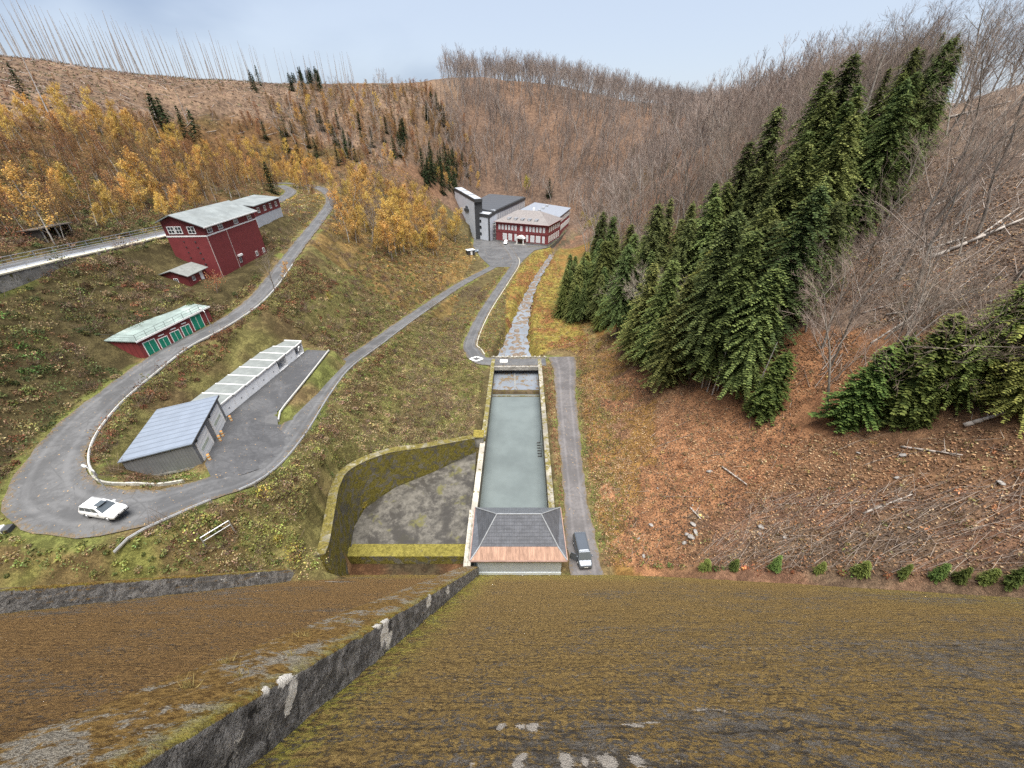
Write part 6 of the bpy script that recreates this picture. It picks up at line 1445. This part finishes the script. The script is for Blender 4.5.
for x,y in zip(X[:22],Y[:22]): plant('bare_tree',x,y,'slender bare birch between the stream and the right hillside','bare tree','bare birches by the stream',RND.uniform(.45,.75))
HAZE=0.
# ------------------------------------------------------------------ ground cover nobody could count
def clumps(name,label,X,Y,zz,rad,hgt,cols,nleaf,leaf,seed,cat='undergrowth',weights=None,patch=7.,twig=0):
    r=np.random.default_rng(seed); n=len(X); cols=np.array(cols)
    pn=fbm(X,Y,patch,seed,3)+r.normal(0,.15,n); ci=np.clip(((pn-.28)/.44*len(cols)).astype(int),0,len(cols)-1)
    big=np.exp(r.normal(-.12,.42,n)); R_=rad*big*r.uniform(.8,1.2,n); H_=hgt*big*r.uniform(.7,1.3,n)
    cl=np.repeat(np.arange(n),nleaf); m=len(cl); d=rand_dirs(r,m); d[:,2]=np.abs(d[:,2]); q=r.uniform(.35,1.,(m,1))**.6
    p=np.c_[X[cl],Y[cl],zz[cl]]+d*q*np.c_[R_[cl],R_[cl],H_[cl]]; p[:,2]=np.maximum(p[:,2],Z(p[:,0],p[:,1])+.03)
    u=rand_dirs(r,m)*leaf*r.uniform(.5,1.4,(m,1)); w=np.cross(u,rand_dirs(r,m)); w/=np.linalg.norm(w,axis=1,keepdims=True)+1e-9; w*=leaf*.6*r.uniform(.6,1.2,(m,1))
    V,F=quads(p,u,w); k=1.38*cols[ci][cl]*r.uniform(.55,1.45,(m,1))*np.exp(r.normal(0,.29,(n,1)))[cl]; k=k*(1+r.normal(0,.10,(m,3)))
    parts_=[(V,F,np.repeat(np.clip(k,.004,.8),4,0))]
    if twig:
        ct=np.repeat(np.arange(n),twig); mt=len(ct); dd=rand_dirs(r,mt); dd[:,2]=np.abs(dd[:,2])+.5; dd/=np.linalg.norm(dd,axis=1,keepdims=True)
        a=np.c_[X[ct],Y[ct],zz[ct]]+r.normal(0,.4,(mt,3))*np.array((1,1,0)); L_=(H_[ct]*r.uniform(.7,1.5,mt))[:,None]
        b=a+dd*L_; sd=np.cross(dd,rand_dirs(r,mt)); sd/=np.linalg.norm(sd,axis=1,keepdims=True); sd*=.017
        V2=np.stack([a-sd,a+sd,b+sd*.4,b-sd*.4],1).reshape(-1,3); parts_.append((V2,np.arange(len(V2)).reshape(-1,4),np.repeat(np.array((.16,.12,.09))*r.uniform(.5,1.6,(mt,1)),4,0)))
    V,F,K=join(parts_); return tag(link(name,mesh_np(name,V,F,M_foli,col=K)),label,cat,kind='stuff')
BR=(.105,.066,.036);OL=(.13,.118,.045);GR=(.095,.108,.036);DG=(.055,.068,.026);ST=(.20,.168,.078);YE=(.26,.215,.05);RB=(.13,.058,.032);TAN=(.19,.148,.08);YG=(.145,.15,.045);PK=(.16,.11,.08)
def area(world,sp,seed,poly=None,mg=.7):
    X,Y,zz=scatter(poly,sp,seed,world,mg); return X,Y,zz
# left scrub slope: two tiers
X,Y,zz=area((-120,-55,18,110),1.25,61); clumps('scrub','tangled brown and olive scrub on the slope below the elevated road',X,Y,zz,1.1,.62,(DG,OL,TAN,BR,BR,RB,ST,OL,TAN,GR,OL),62,.13,61,twig=5)
X,Y,zz=area((-118,-57,18,105),2.1,161); kk=fbm(X,Y,11,171,4)>.50; X,Y,zz=X[kk],Y[kk],zz[kk]; clumps('thicket','larger dark and russet bushes standing in the scrub slope',X,Y,zz,1.05,1.25,((.065,.08,.03),BR,RB,OL,(.11,.07,.045),(.075,.085,.03),BR,TAN,(.15,.11,.075)),200,.12,161,patch=9,twig=14)
X,Y,zz=area((-50,-9,24,150),2.3,162); kk=fbm(X,Y,9,172,4)>.52; X,Y,zz=X[kk],Y[kk],zz[kk]; clumps('thicket','larger brown and olive bushes on the bank left of the channel',X,Y,zz,.85,.95,(BR,OL,(.10,.055,.035),GR,TAN,(.15,.15,.045),BR,OL),170,.105,162,patch=9,twig=12)
X,Y,zz=area((-100,-58,30,80),1.6,163,[(-20,318),(30,315),(58,345),(62,385),(20,412),(-20,415)]); clumps('green_thicket','dark green evergreen thicket at the far left of the scrub slope',X,Y,zz,.95,1.2,(DG,(.05,.085,.025),DG,GR),90,.15,163,patch=6)
X,Y,zz=area((-118,-9,18,150),2.3,164); kk=fbm(X,Y,10,174,4)>.49; X,Y,zz=X[kk],Y[kk],zz[kk]
clumps('leafless_shrubs','dark leafless shrubs and dry stalks standing on the banks left of the channel',X,Y,zz,.8,1.15,((.13,.085,.06),(.10,.07,.05),(.17,.12,.08),(.15,.08,.055)),16,.10,164,patch=9,twig=46)
# bank behind the garages
X,Y,zz=area((-56,-46,30,100),.9,62); clumps('shrub_bank','dense reddish brown shrubs on the bank between upper road and garages',X,Y,zz,.75,.95,(OL,BR,RB,RB,(.085,.045,.028),BR,OL),64,.125,62,twig=6)
X,Y,zz=area((-47,-28,60,215),1.35,63); clumps('slope_shrubs','mixed low shrubs on the slope between the two roads',X,Y,zz,.7,.7,(GR,OL,BR,TAN,RB,BR,YG,TAN),52,.13,63,twig=5)
# green bushy triangle between lower road and channel
X,Y,zz=area((-40,-6.5,24,112),.95,64); X,Y,zz=[a[X>-40] for a in (X,Y,zz)]
clumps('bramble_bank','green and yellow bramble thicket on the bank left of the channel',X,Y,zz,.85,.5,(OL,GR,ST,BR,YG,TAN,GR,PK,ST,OL,TAN),52,.115,64,twig=3)
X,Y,zz=area((-34,-18,26,44),1.2,65,[(180,530),(240,500),(330,440),(350,470),(325,540),(315,572),(215,575)]); clumps('yellow_thicket','bright yellow leaved thicket on the bank beside the curved basin wall',X,Y,zz,.7,.95,(YG,YE,OL,GR,YG,OL,BR,YG,OL),90,.12,65,twig=6)
X,Y,zz=area((-62,-28,17,30),.8,66); clumps('rough_grass','tufted green and straw grass along the dam below the hairpin',X,Y,zz,.42,.36,(GR,YG,TAN,GR,OL,TAN),44,.11,66)
X,Y,zz=area((-56,-33,22,72),.8,67,[(276,416),(330,352),(352,352),(300,405)]); clumps('island_grass','mown green grass on the island between yard and road',X,Y,zz,.4,.2,((.085,.13,.028),GR,YG,OL),16,.10,67)
X,Y,zz=area((-56,-36,25,48),.8,68,[(70,470),(88,430),(125,410),(150,440),(122,470),(205,482),(190,494),(110,494)]); clumps('bend_grass','rough green grass inside the hairpin bend',X,Y,zz,.45,.28,(GR,(.085,.125,.03),OL,BR,TAN),18,.11,68)
# valley floor banks
X,Y,zz=area((-36,24,92,235),1.25,69,[(430,330),(470,300),(520,255),(560,248),(600,300),(610,352),(545,356),(480,352)],.4); clumps('bank_grass','yellow and russet grass on the banks of the stream',X,Y,zz,.55,.42,(YG,(.24,.19,.05),TAN,RB,(.17,.09,.04),YG,(.22,.15,.05)),20,.14,69)
X,Y,zz=area((6.8,11.5,30,90),.55,70,None,.15); X,Y,zz=[a[(X>6.9+chx(Y))] for a in (X,Y,zz)] if False else (X,Y,zz); clumps('verge_heather','russet heather strip between channel wall and service road',X,Y,zz,.38,.35,(RB,(.17,.075,.05),TAN,OL,(.16,.08,.055)),16,.10,70)
X,Y,zz=area((-80,-18,128,262),1.9,71); clumps('slope_grass','brown and golden rough grass on the slope above the forecourt',X,Y,zz,.9,.6,(TAN,(.22,.13,.045),BR,(.20,.11,.04),OL,(.26,.16,.05)),16,.22,71)
# right slope: fallen leaves, twigs, brushwood
def flat_leaves(name,label,X,Y,zz,leaf,cols,seed,per=10,spread=.9,cat='leaf litter'):
    r=np.random.default_rng(seed); n=len(X); cl=np.repeat(np.arange(n),per); m=len(cl); px_=X[cl]+r.normal(0,spread,m); py_=Y[cl]+r.normal(0,spread,m); ok=clearings(px_,py_,.2); px_,py_,cl=px_[ok],py_[ok],cl[ok]; m=len(px_)
    p=np.c_[px_,py_,Z(px_,py_)+r.uniform(.03,.16,m)]; u=rand_dirs(r,m)*leaf*r.uniform(.4,1.4,(m,1)); u[:,2]*=.5; w=np.cross(u,rand_dirs(r,m)*.6+np.array((0,0,1))); w/=np.linalg.norm(w,axis=1,keepdims=True)+1e-9; w*=leaf*.6
    V,F=quads(p,u,w); cols=np.array(cols); pn=fbm(px_,py_,6,seed,3)+r.normal(0,.16,m); ci=np.clip(((pn-.2)/.6*len(cols)).astype(int),0,len(cols)-1); K=cols[ci]*r.uniform(.55,1.5,(m,1))
    return tag(link(name,mesh_np(name,V,F,M_foli,col=np.repeat(np.clip(K,.004,.8),4,0))),label,cat,kind='stuff')
X,Y,zz=area((12,75,12,100),.85,72); flat_leaves('leaf_litter','orange brown beech leaves covering the steep clearing on the right',X,Y,zz,.15,((.07,.048,.035),(.25,.135,.07),(.18,.10,.055),(.30,.185,.10),(.14,.088,.058),(.27,.15,.08),(.22,.135,.08),(.36,.26,.155)),72,16)
X,Y,zz=area((11.5,60,14,95),1.5,73); kk=fbm(X,Y,8,74,3)>.40; clumps('brown_scrub','low brown bramble and dry grass tufts on the right clearing',X[kk],Y[kk],zz[kk],.6,.45,(BR,TAN,(.21,.10,.05),(.27,.19,.075),(.19,.085,.045),BR,OL,TAN),22,.12,73,twig=6)
X,Y,zz=area((13,19,28,92),.9,75,None,.1); clumps('ivy_strip','green weeds along the right edge of the service road',X,Y,zz,.5,.35,(GR,YG,OL,TAN,GR,BR),18,.11,75)
def sticks(name,label,X,Y,zz,L_,rad,cols,seed,cat='brushwood',up=.15,dirn=None):
    r=np.random.default_rng(seed); n=len(X); a=r.uniform(0,6.28,n) if dirn is None else r.normal(dirn,.5,n); l=L_*r.uniform(.4,1.5,n)
    dx=np.cos(a)*l;dy=np.sin(a)*l; x1=X+dx;y1=Y+dy; P_=np.c_[X,Y,zz+r.uniform(.05,.3,n)]; Q_=np.c_[x1,y1,Z(x1,y1)+r.uniform(.05,.3,n)+up*l*r.random(n)]
    rr=rad*r.uniform(.6,1.5,n); V,F=tubes([(P_[i],Q_[i],rr[i],rr[i]*.5) for i in range(n)],4); c_=np.array(cols)[r.integers(0,len(cols),n)]*r.uniform(.7,1.3,(n,1))
    return tag(link(name,mesh_np(name,V,F,M_twigm,col=np.repeat(c_,8,0))),label,cat,kind='stuff')
X,Y,zz=area((16,80,12,95),1.5,76); sticks('brushwood','scattered dead twigs and small branches on the right slope',X,Y,zz,1.2,.022,((.30,.25,.20),(.18,.14,.11),(.12,.09,.07)),76)
X,Y,zz=area((22,60,14,45),.46,77,[(690,560),(760,500),(1030,480),(1030,592),(700,575)]); sticks('brush_pile','grey tangle of felled branches lying above the dam foot',X,Y,zz,1.7,.016,((.36,.30,.25),(.18,.14,.115),(.30,.25,.21),(.12,.09,.075)),77,dirn=.1)
X,Y,zz=area((40,130,20,130),1.35,78,[(800,400),(1030,330),(1030,60),(950,90),(880,230)]); sticks('fallen_branches','pale fallen branches strewn over the upper right slope',X,Y,zz,2.6,.035,((.34,.30,.27),(.24,.20,.17),(.15,.12,.10)),78,dirn=.55)
X,Y,zz=area((18,45,10,32),.6,79,[(600,562),(700,566),(1030,582),(1030,602),(600,582)]); clumps('weed_fringe','green weeds and ferns growing along the foot of the dam on the right',X,Y,zz,.45,.5,(GR,DG,OL,(.07,.11,.03),BR,(.20,.08,.04)),30,.13,79)
X,Y,zz=area((-330,-70,40,430),5.,86,[(-60,140),(-60,40),(120,55),(330,85),(300,152),(150,130)]); sticks('felled_branches','grey dead branches left lying on the clearcut hillside',X,Y,zz,4.2,.09,((.26,.22,.19),(.16,.12,.10),(.34,.30,.27)),86,up=.05)
# stones
M_stone=plain('grey_stone',(.25,.235,.22),.9,.3,1.2,bmp=.04)
def stone_mesh(seed):
    r=np.random.default_rng(seed); m=MB(); bm_=[]
    import bmesh
    b=bmesh.new(); bmesh.ops.create_icosphere(b,subdivisions=2,radius=.5)
    for v_ in b.verts: v_.co*= .75+.5*vnoise(np.array([v_.co.x*2.3+seed]),np.array([v_.co.y*2.3+v_.co.z*1.7]),seed)[0]; v_.co.z*=.65
    me=bpy.data.meshes.new('stone'); b.to_mesh(me); b.free(); me.materials.append(M_stone); return me
stm=[stone_mesh(i) for i in range(4)]
def stones(poly,sp,seed,world,label,group,s0,s1,cap,mg=.3):
    X,Y,zz=scatter(poly,sp,seed,world,mg)
    for i,(x,y,z_) in enumerate(zip(X[:cap],Y[:cap],zz[:cap])):
        o=link('stone',stm[i%4],None,(x,y,z_+.05)); s=RND.uniform(s0,s1); o.scale=(s*RND.uniform(.8,1.5),s,s*RND.uniform(.6,1)); o.rotation_euler=(RND.uniform(-.4,.4),RND.uniform(-.4,.4),RND.uniform(0,6.28)); tag(o,label,'stone',group)
stones([(600,480),(1020,420),(1020,560),(640,560)],5.5,81,(16,60,14,70),'pale grey stone lying in the leaf litter of the right clearing','stones on the right clearing',.25,.7,60)
stones([(680,520),(700,520),(700,545),(680,545)],1.2,82,(16,40,20,50),'pale boulder in the rocky outcrop above the road end','boulders of the outcrop',.5,1.1,14)
stb=[]
M_wet=plain('wet_rock',(.15,.115,.085),.7,.3,1.2)
for q_ in stm:
    q2=q_.copy(); q2.materials.clear(); q2.materials.append(M_wet); stb.append(q2)
# rocks in the stream bed
r=np.random.default_rng(5); L5=len(stream)
for i in range(170):
    p_=stream[r.integers(6,int(L5*.62))]; x=p_[0]+r.normal(0,p_[3]*.55); y=p_[1]+r.normal(0,.7)
    o=link('stone',stb[i%4],None,(x,y,-52.68+r.uniform(-.05,.12))); s=r.uniform(.5,1.7); o.scale=(s*1.3,s,s*.6); o.rotation_euler=(0,0,r.uniform(0,6)); tag(o,'brown rock breaking the surface of the stream','stone','rocks in the stream bed')
# logs
M_log=plain('pale_log',(.34,.305,.27),.9,.22,1.3,dirt=(.25,.2,.17)); M_log2=plain('brown_log',(.20,.155,.12),.9,.25,1.3)
def log(label,a,b,rad,mat,group=None,branches=5):
    A_=at(*a);B_=at(*b)
    if not A_ or not B_: return
    A_=Vector(A_)+Vector((0,0,rad));B_=Vector(B_)+Vector((0,0,rad+.15)); t=thing('log',label,'log',tuple(A_),0,group); d=B_-A_
    m=MB(); n=5
    for i in range(n): m.tube(d*(i/n),d*((i+1)/n),rad*(1-.5*i/n),rad*(1-.5*(i+1)/n),8)
    m.build('trunk',mat,t,smooth=True)
    for k in range(branches):
        f=RND.uniform(.2,.95); v_=Vector((RND.uniform(-1,1),RND.uniform(-1,1),RND.uniform(.2,1.2))).normalized()*RND.uniform(.4,1.6)
        m=MB(); m.tube(d*f,d*f+v_,rad*.28,rad*.1,5); m.build('branch_stub',mat,t)
log('long pale fallen trunk on the bare ground below the yellow spruces',(962,428),(1006,416),.24,M_log)
log('pale log slanting up beside the yellow spruces',(930,260),(1022,222),.26,M_log); log('white log low in the brown slope under the small bright spruce',(722,468),(746,486),.14,M_log)
log('thin grey log in the middle of the brown slope',(900,448),(960,458),.12,M_log); log('brown log above the brush pile',(800,508),(905,500),.07,M_log2,None,12)
log('pale branch leaning downhill above the brush pile',(862,515),(910,497),.10,M_log); log('short grey log at the edge of the rocky outcrop',(690,508),(700,520),.12,M_log)
log('thin bleached log on the right slope over the fallen log',(985,395),(1020,350),.10,M_log); log('bleached log lying across the upper right slope, higher of two',(945,120),(1010,104),.22,M_log); log('bleached log lying across the upper right slope, lower of two',(930,250),(965,240),.2,M_log)
M_log3=plain('grey_log',(.27,.24,.215),.9,.3,1.3)
for i in range(34):
    a=(RND.uniform(850,1012),RND.uniform(115,345)); L_=RND.uniform(14,46); log('bleached fallen trunk among the bare trees on the upper right slope',a,(min(1022,a[0]+L_),a[1]-L_*RND.uniform(.1,.75)),RND.uniform(.07,.15),M_log3 if i%3 else M_log,'fallen trunks on the upper right slope',3)
for i in range(16):
    a=(RND.uniform(610,1000),RND.uniform(440,560)); L_=RND.uniform(12,40); log('thin brown dead branch lying on the leaf covered clearing',a,(min(1022,a[0]+L_),a[1]+L_*RND.uniform(-.4,.35)),RND.uniform(.04,.08),M_log2,'dead branches on the clearing',3)
# upper left clearcut and forest floor
X,Y,zz=area((-330,-70,40,430),3.0,83,[(-60,140),(-60,40),(120,55),(330,85),(440,85),(480,190),(340,185),(300,152),(150,130)]); clumps('clearcut_heath','brown heath and dead brush on the clearcut hillside',X,Y,zz,1.2,.7,((.09,.065,.045),(.16,.12,.085),(.145,.098,.07),(.12,.07,.05),(.075,.055,.04),(.18,.135,.095),(.085,.08,.04)),13,.3,83)
X,Y,zz=area((-200,-78,20,260),2.0,84,[(-60,300),(-60,120),(300,150),(335,185),(280,200),(160,235),(0,275)]); clumps('forest_floor','brown bracken and low bushes under the birches',X,Y,zz,1.0,.9,(DG,OL,BR,BR,(.20,.12,.05),DG,TAN),15,.2,84)
X,Y,zz=area((-150,-60,90,260),2.2,85,[(255,215),(300,190),(345,200),(345,250),(300,330),(270,300)],.5); clumps('road_verge_bushes','olive bushes on both verges of the upper road',X,Y,zz,.9,.7,(OL,YG,BR,TAN,OL,(.25,.17,.05)),16,.18,85)
# fallen leaves on the road sides
def roadleaves():
    r=np.random.default_rng(9); P=[]
    for rd in (switch_road,):
        i=r.integers(0,len(rd)-1,1500); s=np.sign(r.normal(size=1500)); f=1-np.abs(r.normal(0,.16,1500)); d=rd[np.minimum(i+1,len(rd)-1)][:,:2]-rd[i][:,:2]; d/=np.linalg.norm(d,axis=1,keepdims=True)+1e-9
        P.append(np.c_[rd[i][:,0]-d[:,1]*s*f*rd[i][:,3],rd[i][:,1]+d[:,0]*s*f*rd[i][:,3],rd[i][:,2]+.12])
    p=np.concatenate(P); m=len(p); u=rand_dirs(r,m)*.07; u[:,2]*=.1; w=np.cross(u,(0,0,1)); V,F=quads(p,u,w*.8); K=np.array([(.36,.22,.10),(.28,.15,.07),(.45,.33,.16)])[r.integers(0,3,m)]
    tag(link('fallen_leaves',mesh_np('fallen_leaves',V,F,M_foli,col=np.repeat(K,4,0))),'small tan leaves lying along the edges of the switchback road','leaf litter',kind='stuff')
roadleaves()
# tufts on the guide wall
X=np.array([-5.4,-5.9,-5.2,-6.3,-5.9,-5.6]);zv=np.array([-9.6,-9.1,-10.9,-10.4,-12.6,-14.6])
r=np.random.default_rng(4)
V=[];K=[]
for x,z_ in zip(X,zv):
    b=np.array((x,dy_(z_)+1.07*.823,z_+1.07*.568))
    for k in range(46):
        d=r.normal(0,.45,3)+np.array((0,.25,1.)); d/=np.linalg.norm(d); l=r.uniform(.10,.28); a=b+r.normal(0,.07,3)*np.array((1,.6,.3)); sd=np.cross(d,rand_dirs(r,1)[0]); sd/=np.linalg.norm(sd); sd*=.006
        V+= [a-sd,a+sd,a+d*l+sd*.3,a+d*l-sd*.3]; K+= [np.array((.30,.24,.09))*r.uniform(.5,1.3)]*4
V=np.array(V); tag(link('grass_tufts',mesh_np('grass_tufts',V,np.arange(len(V)).reshape(-1,4),M_foli,col=np.array(K))),'dry straw tufts growing on top of the spillway wall','grass',kind='stuff')

# ------------------------------------------------------------------ damp autumn air over the valley
hz,hnt,hb=new_mat('haze'); hnt.nodes.remove(hb); pv=nd(hnt,'ShaderNodeVolumePrincipled'); pv.inputs['Density'].default_value=HAZE; pv.inputs['Color'].default_value=(.86,.90,.97,1); pv.inputs['Anisotropy'].default_value=.2
hnt.links.new(pv.outputs['Volume'],hnt.nodes['Material Output'].inputs['Volume'])
if HAZE>0:
    m=MB(); m.box(-640,580,-60,920,-75,90); tag(m.build('haze',hz),kind='stuff',label='thin pale haze filling the valley air',cat='haze')
# ------------------------------------------------------------------ light, sky, camera
w=bpy.data.worlds.new('World'); S.world=w; w.use_nodes=True; nt=w.node_tree; bg=nt.nodes['Background']
sky=nd(nt,'ShaderNodeTexSky',sky_type='NISHITA'); sky.sun_disc=False; SE,SR=math.radians(77),math.radians(170)
sky.sun_elevation=SE; sky.sun_rotation=SR; sky.altitude=500; sky.air_density=1.2; sky.dust_density=2.5; sky.ozone_density=1.2
tc=nd(nt,'ShaderNodeTexCoord'); mp=nd(nt,'ShaderNodeMapping'); mp.inputs['Scale'].default_value=(1,1,2.6); nt.links.new(tc.outputs['Generated'],mp.inputs['Vector'])
n1_=noise(nt,mp.outputs[0],1.15,3,.5,.2); n2_=noise(nt,mp.outputs[0],3.2,5,.55,.2)
f_=math_(nt,'ADD',math_(nt,'MULTIPLY',n1_,.78),math_(nt,'MULTIPLY',n2_,.22))
cloud=mix(nt,ramp(nt,f_,.41,.60),(.78,.93,1.36),(1.66,1.83,2.16))
skyc=mix(nt,.82,sky.outputs[0],cloud)
nt.links.new(skyc,bg.inputs['Color']); bg.inputs['Strength'].default_value=.052
sun=bpy.data.lights.new('sun','SUN'); sun.energy=1.5; sun.angle=math.radians(55); sun.color=(1,.955,.89)
so=bpy.data.objects.new('sun',sun); C.objects.link(so); so.rotation_euler=(PI/2-SE,0,PI-SR) ; 
az=SR; dvec=Vector((math.sin(az)*math.cos(SE),math.cos(az)*math.cos(SE),math.sin(SE))); so.rotation_euler=dvec.to_track_quat('Z','Y').to_euler()
cam=bpy.data.cameras.new('camera'); co=bpy.data.objects.new('camera',cam); C.objects.link(co); S.camera=co
cam.sensor_width=36; cam.lens=36*FPX/1024; cam.clip_start=.1; cam.clip_end=3000; co.location=(0,0,0); co.rotation_euler=(PI/2-PITCH,0,0)
S.view_settings.view_transform='Standard'; S.view_settings.look='None'; S.view_settings.exposure=2.74; S.view_settings.gamma=1; S.view_settings.use_curve_mapping=False
S.render.engine='CYCLES'; S.cycles.sample_clamp_indirect=6; S.cycles.max_bounces=5; S.cycles.diffuse_bounces=3; S.cycles.glossy_bounces=2; S.cycles.transmission_bounces=2; S.cycles.transparent_max_bounces=4; S.cycles.use_denoising=False; S.cycles.denoiser='OPENIMAGEDENOISE'; S.cycles.denoising_input_passes='RGB_ALBEDO_NORMAL'; S.cycles.denoising_prefilter='ACCURATE'
